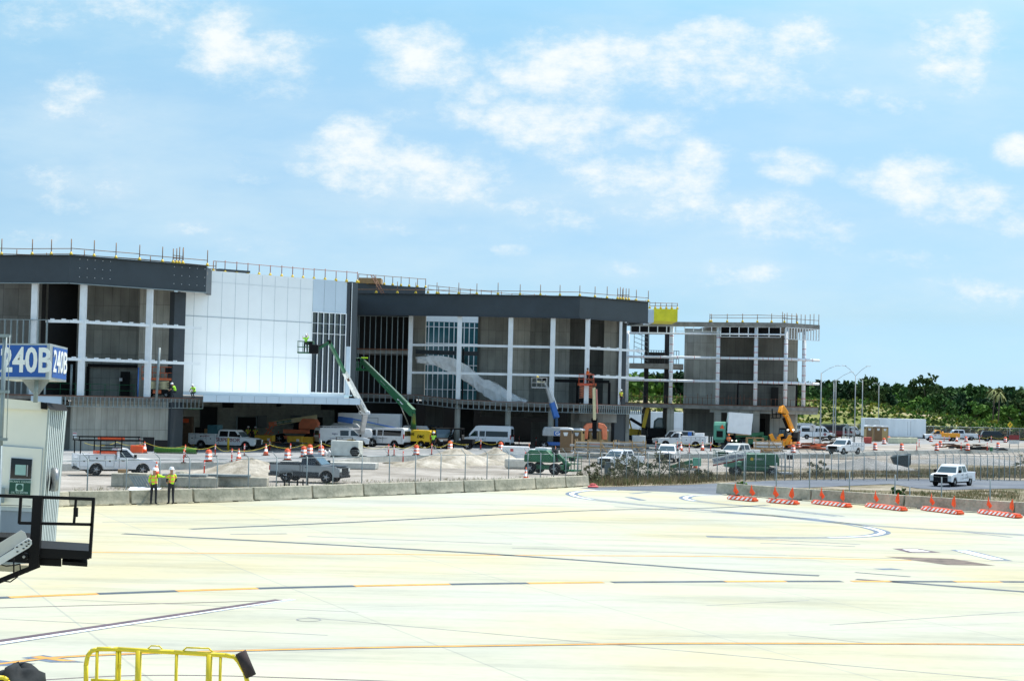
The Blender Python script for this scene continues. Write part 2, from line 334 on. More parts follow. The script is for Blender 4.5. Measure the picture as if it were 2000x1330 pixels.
ASPH = sand_material('road_asphalt', (.12, .14, .17), (.15, .17, .20), (.19, .21, .23), .15, 2.5, .1)
CONC = sand_material('precast_concrete', (.24, .24, .19), (.43, .41, .33), (.58, .53, .42), .7, 3.5, .2)
CONC2 = sand_material('clean_concrete', (.42, .42, .38), (.50, .50, .46), (.58, .57, .53), .4, 2.5, .2)

def sheet(name, pts, z, m, kind='structure', label=None):
    mb = MB(); mb.add([(p[0], p[1], z) for p in pts], [tuple(range(len(pts)))])
    o = mb.build(name, m); me = o.data
    bm = bmesh.new(); bm.from_mesh(me); bmesh.ops.triangulate(bm, faces=bm.faces)
    for f in bm.faces:
        if f.normal.z < 0: f.normal_flip()
    bm.to_mesh(me); bm.free()
    return tag(o, label, None, None, kind)
sheet('ground', [(-2500, -60), (2500, -60), (2500, 6000), (-2500, 6000)], -.03, SAND, label='pale sandy ground of the building site')
BAR1 = [(-120, 1010), (127, 989), (248, 986), (371, 982.5), (489, 978.5), (604, 974), (704, 969.5), (806, 965.5), (901, 962), (961, 959.5), (1041, 955.5), (1100, 952.5), (1146, 949.5)]
BAR2 = [(1400, 965), (1586, 979), (1768, 992), (1984, 1006), (2160, 1018)]
ap = [G(x, y - 4) for x, y in BAR1] + [G(1165, 953), G(1300, 957), G(1395, 963)] + [G(x, y - 6) for x, y in BAR2[1:]] + [G(2400, 1040)]
sheet('apron', [(-90, -50)] + ap + [(110, -50)], 0, APRON, label='pale concrete aircraft apron with painted guide lines')
# service road
top = [(1130, 952.5), (1200, 951), (1340, 947), (1505, 938.5), (1620, 936), (1740, 935), (1900, 936), (2060, 940), (2250, 944)]
bot = [(2250, 962), (2060, 957), (1980, 953.5), (1900, 955), (1840, 956.5), (1790, 953), (1752, 946.5), (1738, 944.8), (1620, 950), (1505, 954.5), (1440, 960), (1398, 966), (1300, 960), (1165, 956)]
sheet('road', [G(*p) for p in top + bot], .004, ASPH, label='grey asphalt service road beyond the concrete barriers')
verge = [(1441, 960.5), (1505, 955), (1620, 950.6), (1738, 945.3), (1752, 947), (1790, 953.6), (1840, 957), (1980, 954), (2060, 957.5), (2250, 963), (2250, 1030), (1984, 1006), (1768, 992), (1586, 979), (1402, 967)]
sheet('verge', [G(*p) for p in verge], -.006, DIRT, label='dirt and dry grass verge behind the barriers')
verge2 = [(1135, 951), (1125, 938), (1300, 925), (1500, 918), (1700, 908), (1900, 905), (2250, 905), (2250, 943), (2060, 939), (1900, 935), (1740, 934), (1620, 935), (1505, 937.5), (1340, 946), (1200, 950)]
sheet('fence_strip_ground', [G(*p) for p in verge2], -.012, DIRT)
# raised pavement of the site
KERB = [(-220, 909), (120, 906), (400, 903), (600, 900.5), (660, 899), (723, 892), (830, 889), (1000, 888), (1200, 886.5), (1340, 886), (1620, 886), (1700, 882), (1790, 880), (2000, 876), (2400, 870)]
kp = [G(x, y, .5) for x, y in KERB]
mb = MB(); n = len(kp)
poly = [(p.x, p.y) for p in kp] + [(320, 460), (-120, 460)]
sheet('site_pavement', poly, .5, PAVE, label='raised pavement in front of the terminal')
mb = MB()
for a, b in zip(kp, kp[1:]):
    mb.quad((a.x, a.y, -.1), (b.x, b.y, -.1), (b.x, b.y, .496), (a.x, a.y, .496))
    nn = Vector((-(b - a).y, (b - a).x, 0)).normalized() * .35
    mb.quad((a.x, a.y, .506), (b.x, b.y, .506), (b.x + nn.x, b.y + nn.y, .506), (a.x + nn.x, a.y + nn.y, .506))
tag(mb.build('kerb', CONC2), 'pale concrete kerb along the raised pavement', None, None, 'structure')
# sand lying on the right part of the pavement
sheet('sandy_lane', [G(*p, .5) for p in [(1560, 885), (1700, 881), (1790, 879), (2000, 875.3), (2400, 869), (2400, 862), (2000, 865), (1840, 866), (1700, 871), (1560, 878)]], .504, SAND)
sheet('sandy_yard', [G(*p, .5) for p in [(100, 886), (500, 884), (620, 880), (700, 877), (900, 873), (1100, 873), (1100, 866), (100, 870)]], .504, PAVE)

# painted markings: drawn as strips on the apron, 4 mm above it
MKZ = [.004]
def strip(name, pts, w, m, label=None, z=None, side=0.0, pix=True):
    P = [G(*p) if pix else Vector((*p, 0)) for p in pts]
    if side:
        Q = []
        for i, p in enumerate(P):
            t = (P[min(i + 1, len(P) - 1)] - P[max(i - 1, 0)]).normalized(); Q.append(p + Vector((-t.y, t.x, 0)) * side)
        P = Q
    z = .004 if z is None else z
    vs = []
    for i, p in enumerate(P):
        t = (P[min(i + 1, len(P) - 1)] - P[max(i - 1, 0)]).normalized(); nn = Vector((-t.y, t.x, 0)) * w / 2
        vs += [(p.x + nn.x, p.y + nn.y, z), (p.x - nn.x, p.y - nn.y, z)]
    mb = MB(); mb.add(vs, [(2 * i, 2 * i + 1, 2 * i + 3, 2 * i + 2) for i in range(len(P) - 1)])
    o = mb.build(name, m)
    for f in o.data.polygons:
        if f.normal.z < 0: o.data.flip_normals(); break
    return tag(o, label, None, None, 'structure')
def smooth(pts, k=6):
    out = []
    for i in range(len(pts) - 1):
        p0 = pts[max(i - 1, 0)]; p1 = pts[i]; p2 = pts[i + 1]; p3 = pts[min(i + 2, len(pts) - 1)]
        for j in range(k):
            t = j / k
            out.append(tuple(.5 * ((2 * p1[a]) + (-p0[a] + p2[a]) * t + (2 * p0[a] - 5 * p1[a] + 4 * p2[a] - p3[a]) * t * t + (-p0[a] + 3 * p1[a] - 3 * p2[a] + p3[a]) * t ** 3) for a in (0, 1)))
    return out + [pts[-1]]
PBLK = mat('worn_black_marking', (.05, .07, .09), .7, var=.5, scale=1.5)
PORG = mat('worn_orange_marking', (.62, .30, .05), .7, var=.3, scale=1.5)
PWHT = mat('worn_white_marking', (.72, .76, .78), .7, var=.1, scale=1.5)
PMAR = mat('worn_maroon_marking', (.09, .06, .075), .7, var=.4, scale=1.5)
PBLU = mat('worn_blue_grey_marking', (.10, .14, .20), .7, var=.4, scale=1.5)
DARK = mat('thin_grey_joint', (.20, .21, .22), .8, var=.4, scale=1)
# black and orange line across the apron
A = smooth([(-60, 1170), (0, 1167), (200, 1159), (570, 1147), (1000, 1139), (1500, 1135), (2000, 1136), (2080, 1136.5)], 30)
AP = [G(*p) for p in A]; acc_l = 0; seg = [A[0]]; k = 0; cuts = [25, 195, 350, 510, 700, 880, 1040, 1190, 1420, 1540, 1655, 1745, 1870, 1960, 2100]
st = 0; col_k = 0
for cx in cuts:
    pts = [p for p in A if st - 1 <= p[0] <= cx + 1] if st else [p for p in A if p[0] <= cx]
    if len(pts) > 1: strip('guide_line', pts, .38 if col_k % 2 else .48, PBLK if col_k % 2 == 0 else PORG, z=.008 if col_k % 2 else .004)
    st = cx - 8; col_k += 1
B = smooth([(-60, 1302), (0, 1296), (170, 1280), (600, 1267), (1000, 1260), (1400, 1256), (2080, 1258.5)], 8)
strip('guide_line', B, .30, PBLK); strip('guide_line', B, .17, PORG, z=.008)
strip('guide_line', [(170, 1078), (600, 1081), (1000, 1084), (1400, 1086), (1780, 1094)], .22, PORG)
strip('guide_line', smooth([(240, 1042), (900, 1078), (1400, 1113), (1600, 1124)]), .42, PBLK)
strip('guide_line', [(1672, 1131), (1800, 1140), (2060, 1160)], .42, PBLK)
strip('guide_line', smooth([(372, 1033), (700, 1019), (1000, 1003.5), (1190, 995.5), (1380, 992), (1500, 986)]), .42, PBLK)
strip('guide_line', [(-20, 1187), (250, 1180), (540, 1172.5)], .10, PMAR)
strip('guide_line', [(-30, 1260), (572, 1170)], .26, PWHT)
strip('guide_line', [(-30, 1256), (545, 1171)], .30, PMAR, z=.008); strip('guide_line', [(-30, 1263.5), (572, 1170.6)], .06, PBLU, z=.008)
strip('guide_line', smooth([(85, 1327), (250, 1319), (420, 1319), (620, 1325), (800, 1331)]), .08, PMAR)
for nm, pts in (('a', [(1205, 957), (1165, 957), (1135, 959), (1117, 963), (1122, 968), (1150, 974), (1200, 980), (1300, 990), (1500, 1006), (1700, 1026), (2060, 1048)]),
                ('b', [(1420, 966), (1375, 966.5), (1350, 968), (1338, 972), (1352, 977), (1400, 983), (1500, 992), (1640, 1008)]),
                ('c', [(1395, 999), (1500, 1006), (1620, 1018), (1690, 1029), (1722, 1038), (1715, 1043.5), (1680, 1047.5), (1600, 1050), (1450, 1049), (1380, 1047.5)])):
    q = smooth(pts, 6)
    for sd_ in (-.27, .27): strip('curved_line', q, .26, PBLU, side=sd_)
    cut = {'a': (0, 32), 'b': (0, 26), 'c': (18, 42)}[nm]
    strip('curved_line', q[cut[0]:cut[1]], .3, PWHT, z=.008)
for a, b, w, mm in (((1232, 964), (1270, 960.5), .35, PBLU), ((1226, 970.5), (1256, 977), .5, PBLU), ((1200, 989), (1600, 1013), .25, PBLU), ((600, 1047), (1000, 1062), .2, DARK), ((1380, 1047), (1680, 1063), .25, DARK),
                    ((1670, 1117.5), (1778, 1126), .2, PBLK), ((1485, 1060), (1670, 1067), .25, DARK), ((1880, 1038), (1975, 1049), .3, DARK), ((200, 1020), (1000, 1004), .12, DARK), ((1000, 1070), (2000, 1097), .15, DARK),
                    ((120, 1170), (700, 1195), .05, DARK), ((600, 1205), (2000, 1330), .06, DARK), ((1620, 1220), (2000, 1194), .07, DARK), ((1380, 1182), (1580, 1172), .06, DARK), ((0, 1208), (640, 1240), .06, DARK), ((450, 1043), (560, 1042), .3, DARK), ((1540, 1239), (1700, 1256), .05, DARK)):
    strip('pavement_joint' if mm is DARK else 'guide_line', [a, ((a[0] + b[0]) / 2, (a[1] + b[1]) / 2), b], w, mm, z=.003 if mm is DARK else .004)
def patch(name, pts, m, z=.005): 
    o = sheet(name, [G(*p) for p in pts], z, m); return o
patch('painted_patch', [(1743, 1071), (1792, 1071), (1838, 1079), (1775, 1079)], PMAR)
patch('painted_patch', [(1762, 1072.5), (1790, 1072.5), (1818, 1077.5), (1782, 1077.5)], PWHT, .009)
patch('painted_patch', [(1728, 1086.5), (1800, 1088.5), (1862, 1091), (1945, 1104.5), (1850, 1103)], mat('worn_brown_marking', (.13, .10, .08), .8, var=.7, scale=1.2))
patch('painted_patch', [(1856, 1073.5), (1890, 1073.5), (1978, 1095), (1936, 1093.5)], PBLU)
patch('painted_patch', [(1866, 1075), (1888, 1075), (1962, 1093), (1934, 1092)], PWHT, .009)
patch('painted_patch', [(1705, 1110), (1740, 1109.5), (1765, 1112), (1725, 1112.5)], PBLU)
patch('painted_patch', [(42, 1284), (85, 1279), (165, 1293), (98, 1293)], PBLU)
patch('painted_patch', [(60, 1283), (78, 1281), (150, 1291), (120, 1291)], PORG, .009)
patch('painted_patch', [(-10, 1288), (70, 1296), (20, 1300), (-10, 1300)], PBLU)
c0 = G(603, 1210); mb = MB()
for i in range(24):
    a0, a1 = 2 * math.pi * i / 24, 2 * math.pi * (i + 1) / 24
    mb.quad(*[(c0.x + r * math.cos(a), c0.y + r * math.sin(a), .005) for r, a in ((.29, a0), (.34, a0), (.34, a1), (.29, a1))])
tag(mb.build('manhole_ring', DARK), None, None, None, 'structure')

# heaps of sand
def heap(name, label, px, py, hw, hh, m, asp=.8, seed=0, z=0, flat=.0):
    rnd = random.Random(seed); c = G(px, py, z); vs = []; nr, na = 12, 36; ph = [rnd.uniform(0, 6.28) for _ in range(6)]
    for i in range(nr + 1):
        for j in range(na):
            a = 2 * math.pi * j / na; rr = i / nr
            k = 1 + .16 * math.sin(2 * a + ph[0]) + .10 * math.sin(3 * a + ph[1]) + .05 * math.sin(7 * a + ph[2])
            hgt = hh * max(0, min(1 - flat, (1 - rr) ** 1.15 + .04 * math.sin(5 * a + 9 * rr + ph[3]) * (1 - rr) + .12 * (rnd.random() - .5) * (1 - rr)))
            vs.append((rr * hw * k * math.cos(a), rr * hw * k * asp * math.sin(a), hgt - .04 * (rr > .97)))
    mb = MB(); mb.add(vs, [(i * na + j, (i + 1) * na + j, (i + 1) * na + (j + 1) % na, i * na + (j + 1) % na) for i in range(nr) for j in range(na)], 0, True)
    o = mb.build(name, m, loc=c); return tag(o, label, 'sand pile' if m is not GREYP else 'gravel pile')
heap('sand_pile', 'low pale cone of sand left of the silver and black pickup', 488, 926, 4.0, 1.25, SAND2, seed=1)
heap('sand_pile', 'long pale sand heap behind the fence in front of the small service carts', 890, 906, 4.6, 1.6, SAND2, seed=2, flat=.12)
heap('sand_pile', 'rounded sand heap beside the white bags, right of the long sand heap', 968, 903, 3.4, 1.45, SAND2, seed=5)
heap('sand_pile', 'low spread of sand at the left foot of the long sand heap', 830, 911, 3.4, .75, SAND2, seed=7)
heap('gravel_pile', 'smooth grey gravel cone behind the right stretch of fence', 1692, 916, 4.6, 1.15, GREYP, seed=3)
heap('gravel_pile', 'flat dark gravel heap right of the grey metal skip', 1900, 905, 7.5, .9, GREYP, seed=4, flat=.2)
# ================================================================= vegetation
def leafmat(name, c, var=.45, sc_=.35):
    m = mat(name, c, .8, var=var, scale=sc_, spec=.1); return m
LEAFS = [leafmat('dark_foliage', (.02, .05, .02)), leafmat('mid_foliage', (.05, .11, .03)), leafmat('light_foliage', (.10, .19, .035)), leafmat('olive_foliage', (.055, .09, .028))]
BARK = mat('tree_bark', (.10, .08, .06), .9, var=.3)
def leaves(mb, rnd, c, rx, ry, rz, nclump, nleaf, size, m=0, lopen=.55):
    for _ in range(nclump):
        while True:
            p = Vector((rnd.uniform(-1, 1), rnd.uniform(-1, 1), rnd.uniform(-1, 1)))
            if .35 < p.length < 1: break
        cc = Vector(c) + Vector((p.x * rx, p.y * ry, p.z * rz)); cr = rnd.uniform(.25, .5) * lopen * (rx + rz) / 2
        for _ in range(nleaf):
            q = Vector((rnd.gauss(0, .5), rnd.gauss(0, .5), rnd.gauss(0, .42))) * cr + cc
            a = Vector((rnd.gauss(0, 1), rnd.gauss(0, 1), rnd.gauss(0, 1))).normalized(); b = a.cross(Vector((rnd.gauss(0, 1), rnd.gauss(0, 1), rnd.gauss(0, 1)))).normalized()
            s = size * rnd.uniform(.6, 1.3)
            mb.add([q - a * s - b * s * .2, q + b * s * .6, q + a * s + b * s * .2, q - b * s * .6], [(0, 1, 2, 3)], m)
def tree_proto(seed, hgt, rad, lm, nc=46, nl=30, size=.52):
    rnd = random.Random(seed)
    t = thing('broadleaf_tree', 'tree', 'tree', group='trees in the front row of the wood')
    mb = MB(); mb.tube((0, 0, -.3), (rnd.uniform(-.3, .3), 0, hgt * .5), .22, 7, r2=.14)
    for i in range(6):
        a = rnd.uniform(0, 6.28); z0 = hgt * rnd.uniform(.22, .5); mb.tube((0, 0, z0), (math.cos(a) * rad * .6, math.sin(a) * rad * .6, z0 + hgt * rnd.uniform(.15, .4)), .10, 5, r2=.03)
    mb.build('trunk', BARK, t)
    mb = MB(); leaves(mb, rnd, (0, 0, hgt * .56), rad, rad, hgt * .44, nc, nl, size); mb.build('crown', lm, t)
    return t
protos = [tree_proto(1, 9, 4.2, LEAFS[0]), tree_proto(2, 8, 4.6, LEAFS[1]), tree_proto(3, 7, 3.8, LEAFS[2]), tree_proto(4, 10, 4.0, LEAFS[3]), tree_proto(5, 8.5, 5.0, LEAFS[0], 50), tree_proto(6, 6, 4.4, LEAFS[2])]
kindw = ['dense dark green tree', 'bushy mid green tree', 'pale yellow green tree', 'tall olive green tree', 'broad dark green tree', 'low light green tree']
rnd = random.Random(5)
fr = []
x = 1185
while x < 2070:
    if x < 1345 or x > 1570: fr.append((x, rnd.uniform(400, 450)))
    x += rnd.uniform(17, 27)
order = [0, 2, 1, 2, 3, 1, 4, 0, 5, 1, 4, 0, 2, 3]
for i, (px, d) in enumerate(fr):
    k = order[i % len(order)] if i > 3 else [3, 2, 1, 2][i]
    zc = 2.2 if px < 1600 else max(.3, 2.6 - (px - 1600) * .006)
    p = H(px, d, zc); s = rnd.uniform(.85, 1.12) * (1.45 if px < 1500 else 1.05)
    o = place(protos[k], p, rnd.uniform(0, 6.28))
    o.scale = (s, s, s * rnd.uniform(.9, 1.1))
    where = 'seen through the open frame' if px < 1420 else ('behind the light poles' if px < 1700 else ('behind the long container' if px < 1810 else ('above the orange pickup' if px < 1900 else 'above the dark car')))
    nl = sum(1 for q in fr if q[0] < 1420)
    o['label'] = f"{kindw[k]} {where}, {ORD[i]} tree from the left" if i < nl else f"{kindw[k]} {where}, {ORD[len(fr) - 1 - i] if len(fr) - i <= 20 else ORD[i - nl]} tree from the {'right' if len(fr) - i <= 20 else 'light poles'}"
# far wood: one mass
mb = MB(); rnd = random.Random(9)
for i in range(250):
    px = rnd.uniform(1150, 2120); d = rnd.uniform(480, 680); p = H(px, d, 0)
    top = (735 + (px - 1600) * .03 if px > 1500 else 722) + rnd.uniform(10, 19)
    hz = 781 + .0235 * (px - 1000); zt = 6 + (hz - top) * d / FPX; h2 = rnd.uniform(3.0, 5)
    leaves(mb, rnd, (p.x, p.y, zt - h2), rnd.uniform(4, 7), 5, h2, 11, 24, 1.05, rnd.choice([0, 0, 1, 1, 2]))
    leaves(mb, rnd, (p.x, p.y, zt - h2 * 2.4), 6, 5, h2, 7, 18, 1.1, rnd.choice([0, 0, 1]))
tag(mb.build('woodland', [LEAFS[0], LEAFS[1], LEAFS[3]]), 'distant dark green wood closing the view on the right', None, None, 'stuff')
# palms with pale heads
pp = thing('palm_tree', 'palm', 'palm tree', group='palms above the wood')
MB().tube((0, 0, 0), (.3, 0, 9), .2, 7, r2=.15).build('trunk', BARK, pp)
mb = MB()
for i in range(26):
    a = rnd.uniform(0, 6.28); l = rnd.uniform(1.6, 2.4); up = rnd.uniform(-.2, 1.2); pr = Vector((.3, 0, 9))
    for j in range(5):
        t = (j + 1) / 5; q = Vector((.3 + math.cos(a) * l * t, math.sin(a) * l * t, 9 + up * t * 1.6 - 1.9 * t * t)); w = .28 * (1 - t * .6); sx = Vector((-math.sin(a), math.cos(a), 0)) * w
        mb.add([pr - sx, pr + sx, q + sx * .8, q - sx * .8], [(0, 1, 2, 3)]); pr = q
mb.build('fronds', leafmat('palm_frond', (.22, .24, .10)), pp)
for px, py, d, lb in ((1940, 745, 400, 'yellowish palm above the dark parked car, left one of a pair'), (1950, 752, 395, 'yellowish palm above the dark parked car, right one of a pair')):
    q = D(px, py, d); o = place(pp, (q.x, q.y, q.z - 11), rnd.uniform(0, 6), lb)
# grassy bank in front of the wood
BANK = sand_material('bank_soil', (.10, .14, .03), (.22, .23, .08), (.46, .38, .28), .12, .5)
mb = MB(); rnd = random.Random(3); nx, ny = 90, 10; vs = []
for i in range(nx + 1):
    px = 1150 + i * (2150 - 1150) / nx
    hb = 6.9 if px < 1680 else max(1.6, 6.9 - (px - 1680) * .0155)
    for j in range(ny + 1):
        d = 325 + j * 7; t = j / ny; hh = .5 + (hb - .5) * (min(1, t * 1.7) ** .8) * (1 if t < .8 else 1 - (t - .8) * 2)
        p = H(px, d, 0); vs.append((p.x, p.y, hh + rnd.uniform(-.35, .35) * (0 if j == 0 else 1)))
mb.add(vs, [(i * (ny + 1) + j, (i + 1) * (ny + 1) + j, (i + 1) * (ny + 1) + j + 1, i * (ny + 1) + j + 1) for i in range(nx) for j in range(ny)], 0, True)
tag(mb.build('hill', BANK), 'scrubby sand bank in front of the wood', None, None, 'structure')
BV = vs
# ground cover
def blades(mb, rnd, x, y, z, h, n, sp, w=.02, m=0):
    for _ in range(n):
        a = rnd.uniform(0, 6.28); bx = x + rnd.gauss(0, sp); by = y + rnd.gauss(0, sp); lean = rnd.uniform(.05, .5) * h; hh = h * rnd.uniform(.5, 1.2)
        dx, dy = math.cos(a), math.sin(a)
        mb.add([(bx - dy * w, by + dx * w, z), (bx + dy * w, by - dx * w, z), (bx + dx * lean, by + dy * lean, z + hh)], [(0, 1, 2)], m)
GR1 = leafmat('dry_grass', (.30, .24, .13), .4, .6); GR2 = leafmat('green_grass', (.09, .13, .04), .4, .6); GR3 = leafmat('yellow_green_weeds', (.26, .27, .05), .4, .4); BRN = leafmat('brown_brush', (.16, .12, .07), .4, .5)
mb = MB(); rnd = random.Random(21)
for _ in range(4200):
    i = rnd.randrange(nx); j = rnd.randrange(1, ny - 1); v_ = BV[i * (ny + 1) + j]
    if rnd.random() < .35: continue
    mi = rnd.choice([0, 1, 1, 2, 2]); s = rnd.uniform(.4, 1.2)
    leaves(mb, rnd, (v_[0] + rnd.uniform(-2, 2), v_[1] + rnd.uniform(-3, 3), v_[2] + s * .3), s, s, s * .6, 2, 7, .38, mi)
tag(mb.build('bank_scrub', [GR3, GR2, LEAFS[2]]), 'yellow green scrub over the sand bank', None, None, 'stuff')
mb = MB()
for _ in range(420):
    px = rnd.uniform(1790, 2100); p = H(px, rnd.uniform(320, 327), 0); leaves(mb, rnd, (p.x, p.y, 1.2 + rnd.uniform(-.4, .6)), 1.2, 1.2, 1.1, 4, 9, .22, rnd.choice([0, 0, 1]))
tag(mb.build('brush', [BRN, leafmat('dull_brush', (.06, .07, .035))]), 'brown brush along the far fence below the bank', None, None, 'stuff')
def between(poly_px, n, rnd):
    out = []
    xs = [p[0] for p in poly_px]; ys = [p[1] for p in poly_px]
    while len(out) < n:
        x, y = rnd.uniform(min(xs), max(xs)), rnd.uniform(min(ys), max(ys)); ins = False; j = len(poly_px) - 1
        for i in range(len(poly_px)):
            a, b = poly_px[i], poly_px[j]
            if (a[1] > y) != (b[1] > y) and x < (b[0] - a[0]) * (y - a[1]) / (b[1] - a[1]) + a[0]: ins = not ins
            j = i
        if ins: out.append((x, y))
    return out
mb = MB()
zone = [(1450, 964), (1600, 958), (1700, 960), (1800, 962), (1990, 958), (2000, 1002), (1768, 990), (1586, 976), (1450, 966)]
for x, y in between(zone, 1700, rnd):
    if (math.sin(x * .021 + y * .11) + math.sin(x * .043 - y * .3)) < -.2 and rnd.random() < .8: continue
    p = G(x, y); blades(mb, rnd, p.x, p.y, 0, .22, 9, .25, .022, rnd.choice([0, 0, 0, 1]))
tag(mb.build('dry_grass', [GR1, GR2]), 'tufts of dry grass on the verge behind the barriers', None, None, 'stuff')
mb = MB()
for x, y in between([(1120, 949), (1128, 937), (1340, 928), (1600, 925), (2040, 912), (2040, 934), (1740, 933), (1620, 934), (1505, 936), (1340, 945), (1200, 949)], 2300, rnd):
    p = G(x, y); tall = (.5 if x < 1360 else .36) * (1.0 + .8 * max(0, math.sin(x * .06) * math.sin(y * .5 + x * .017)))
    blades(mb, rnd, p.x, p.y, 0, tall * rnd.uniform(.5, 1), 10, .35, .02, rnd.choice([0, 0, 2, 2, 1]))
tag(mb.build('weeds', [GR1, GR2, BRN]), 'brown weeds growing along the fence', None, None, 'stuff')
mb = MB()
for x, y in between([(150, 968), (330, 960), (640, 955), (900, 945), (1130, 938), (1130, 930), (640, 940), (150, 955)], 500, rnd):
    if x < 600 and rnd.random() < .3: continue
    p = G(x, y); blades(mb, rnd, p.x, p.y, 0, .2, 6, .2, .015, rnd.choice([0, 1]))
tag(mb.build('sparse_weeds', [GR1, GR2]), 'thin weeds on the sand behind the barriers', None, None, 'stuff')
# single bushes by the fence
def bush(px, py, r, h, label, m, seed):
    rr = random.Random(seed); p = G(px, py); t = thing('roadside_bush', label, 'bush', p, 0, 'bushes along the fence')
    mb = MB()
    for i in range(7):
        a = rr.uniform(0, 6.28); mb.tube((0, 0, 0), (math.cos(a) * r * .7, math.sin(a) * r * .7, h * rr.uniform(.6, .95)), .02, 4, r2=.006)
    mb.build('stems', BARK, t)
    mb = MB(); leaves(mb, rr, (0, 0, h * .5), r, r, h * .48, 18, 30, .09); mb.build('foliage', m, t)
DBR = leafmat('dusty_brush_foliage', (.15, .15, .085), .4, 1.5)
for a in ((1150, 944, 1.1, 1.5, 'dark green bush at the end of the left barrier row', DBR, 1), (1182, 941, 1.5, 1.9, 'wide brown green bush below the white pickup behind the fence', DBR, 2), (1222, 938, 1.3, 2.0, 'tall thin bush right of the green grey box', DBR, 3),
          (1256, 938, 1.4, 1.4, 'low bush between the two parked white pickups', LEAFS[3], 4), (1290, 934, 1.6, 2.3, 'tallest brown bush hiding the front of the parked truck', DBR, 5), (1330, 936, 1.3, 1.5, 'bush left of the green boom arm behind the fence', DBR, 6),
          (1450, 955.5, .5, .6, 'small green bush just behind the first flagged barricade', LEAFS[2], 7), (1595, 930, 1.1, 1.3, 'dark bush on the strip left of the gravel cone', DBR, 8), (1757, 972, .55, .8, 'small green bush behind the third barrier joint', LEAFS[1], 9), (2010, 925, 1.6, 2.2, 'bush cut by the right edge of the picture', DBR, 10), (1230, 930, 1.2, 1.6, 'bush behind the fence post left of the parked truck', DBR, 11), (1375, 940, 1.0, 1.0, 'low bush left of the green lift', DBR, 12)):
    bush(*a)
# ================================================================= buildings
def wloc(o):
    v = Vector((0, 0, 0))
    while o: v += o.location; o = o.parent
    return v
def wb(mb, name, m, parent, **k):            # vertices are in world coordinates, parent is unrotated
    o = mb.build(name, m, parent, **k); o.location = -wloc(parent); return o
def plan(px, py, d): p = D(px, py, d); return (p.x, p.y)
def back(pts, k): return [(x, y + k) for x, y in pts]
def lerp2(a, b, t): return (a[0] + (b[0] - a[0]) * t, a[1] + (b[1] - a[1]) * t)
def on_line(pts, px, py=775):
    """plan point where the sight line of photo column px meets a plan polyline"""
    v = ray(px, py); k = v.x / v.y
    for a, b in zip(pts, pts[1:]):
        den = (b[0] - a[0]) - k * (b[1] - a[1])
        if abs(den) < 1e-9: continue
        t = (k * a[1] - a[0]) / den
        if -.02 <= t <= 1.02: return lerp2(a, b, t)
    a, b = (pts[0], pts[1]) if k < pts[0][0] / pts[0][1] else (pts[-2], pts[-1])
    den = (b[0] - a[0]) - k * (b[1] - a[1]); t = (k * a[1] - a[0]) / den; return lerp2(a, b, t)
def sub_line(pts, px0, px1, py=775):
    a = on_line(pts, px0, py); b = on_line(pts, px1, py)
    mid = [p for p in pts if min(a[0], b[0]) + .05 < p[0] < max(a[0], b[0]) - .05]
    return [a] + mid + [b]
def studs(mb, pts, z0, z1, sp, w=.06, dp=.12, zf=None, tracks=True, m=0):
    for a, b in zip(pts, pts[1:]):
        A = Vector((*a, 0)); B = Vector((*b, 0)); L_ = (B - A).length; t = (B - A) / L_; n = max(1, int(L_ / sp)); ang = math.atan2(t.y, t.x)
        for i in range(n + 1):
            p = A + t * (L_ * i / n); q = zf(i / n) if zf else 0
            mb.cbox((p.x, p.y, (z0 + z1) / 2 + q), (w, dp, z1 - z0 - .06), m, ang)
        if tracks:
            for z in (z0, z1):
                mb.beam((A.x, A.y, z + (zf(0) if zf else 0)), (B.x, B.y, z + (zf(1) if zf else 0)), dp * 1.15, .06, m)
FASC = mat('charcoal_fascia_panel', (.030, .042, .052), .5, var=.16, scale=.5, detail=8)
FASC2 = mat('dark_grey_pier_panel', (.032, .042, .052), .55, var=.15, scale=.7)
CW1 = mat_conc('cast_concrete_wall', (.40, .405, .37), (.9, 2.4), .4, line=.5, lw=.022)
CW2 = mat_conc('shaded_cast_concrete', (.18, .18, .165), (1.2, 2.6), .4, line=.5)  # darker copy of the wall concrete, recess and indoor shade put into its colour
CW3 = mat_conc('light_cast_concrete', (.44, .43, .375), (.8, 2.4), .4, line=.45, lw=.02)
BLK = mat_conc('block_wall', (.42, .42, .36), (.4, .2), .35, line=.8, lw=.01)
PANEL = mat('white_wall_panel', (.86, .89, .89), .5, var=.03, scale=.4)
PANEL2 = mat('pale_blue_wall_panel', (.56, .66, .74), .5, var=.05, scale=.4)
SEAM = mat('panel_seam', (.40, .46, .50), .7)
COLW = mat('primed_white_steel', (.80, .83, .84), .5, var=.06, scale=1.5)
VOID = mat('unlit_interior', (.012, .012, .012), .9)  # near-black colour stands in for unlit depth; also used for tinted windows
INT = mat('dim_interior', (.03, .03, .03), .9, var=.4, scale=.6)  # dark colour stands in for indoor dimness; also on dark steel and seats
SLABC = mat('slab_concrete', (.22, .21, .19), .85, var=.35, scale=1.2)
TEAL = mat('teal_glazing', (.03, .13, .15), .12, var=.6, scale=.25, spec=.8)
DGLZ = mat('blue_black_glazing', (.006, .02, .04), .12, var=.4, scale=.3, spec=.8)
WRAP = mat('wrapped_white_plastic', (.74, .77, .80), .4, var=.12, scale=3, bump=.3)
YINS = mat('yellow_insulation_board', (.80, .72, .03), .7, var=.15, scale=1)
PIPE = mat('brown_scaffold_pipe', (.22, .12, .06), .7, var=.3, scale=4)
PLY = mat('plywood', (.36, .22, .10), .8, var=.25, scale=2)
WIN2 = mat('blind_grey_window', (.10, .11, .11), .4)

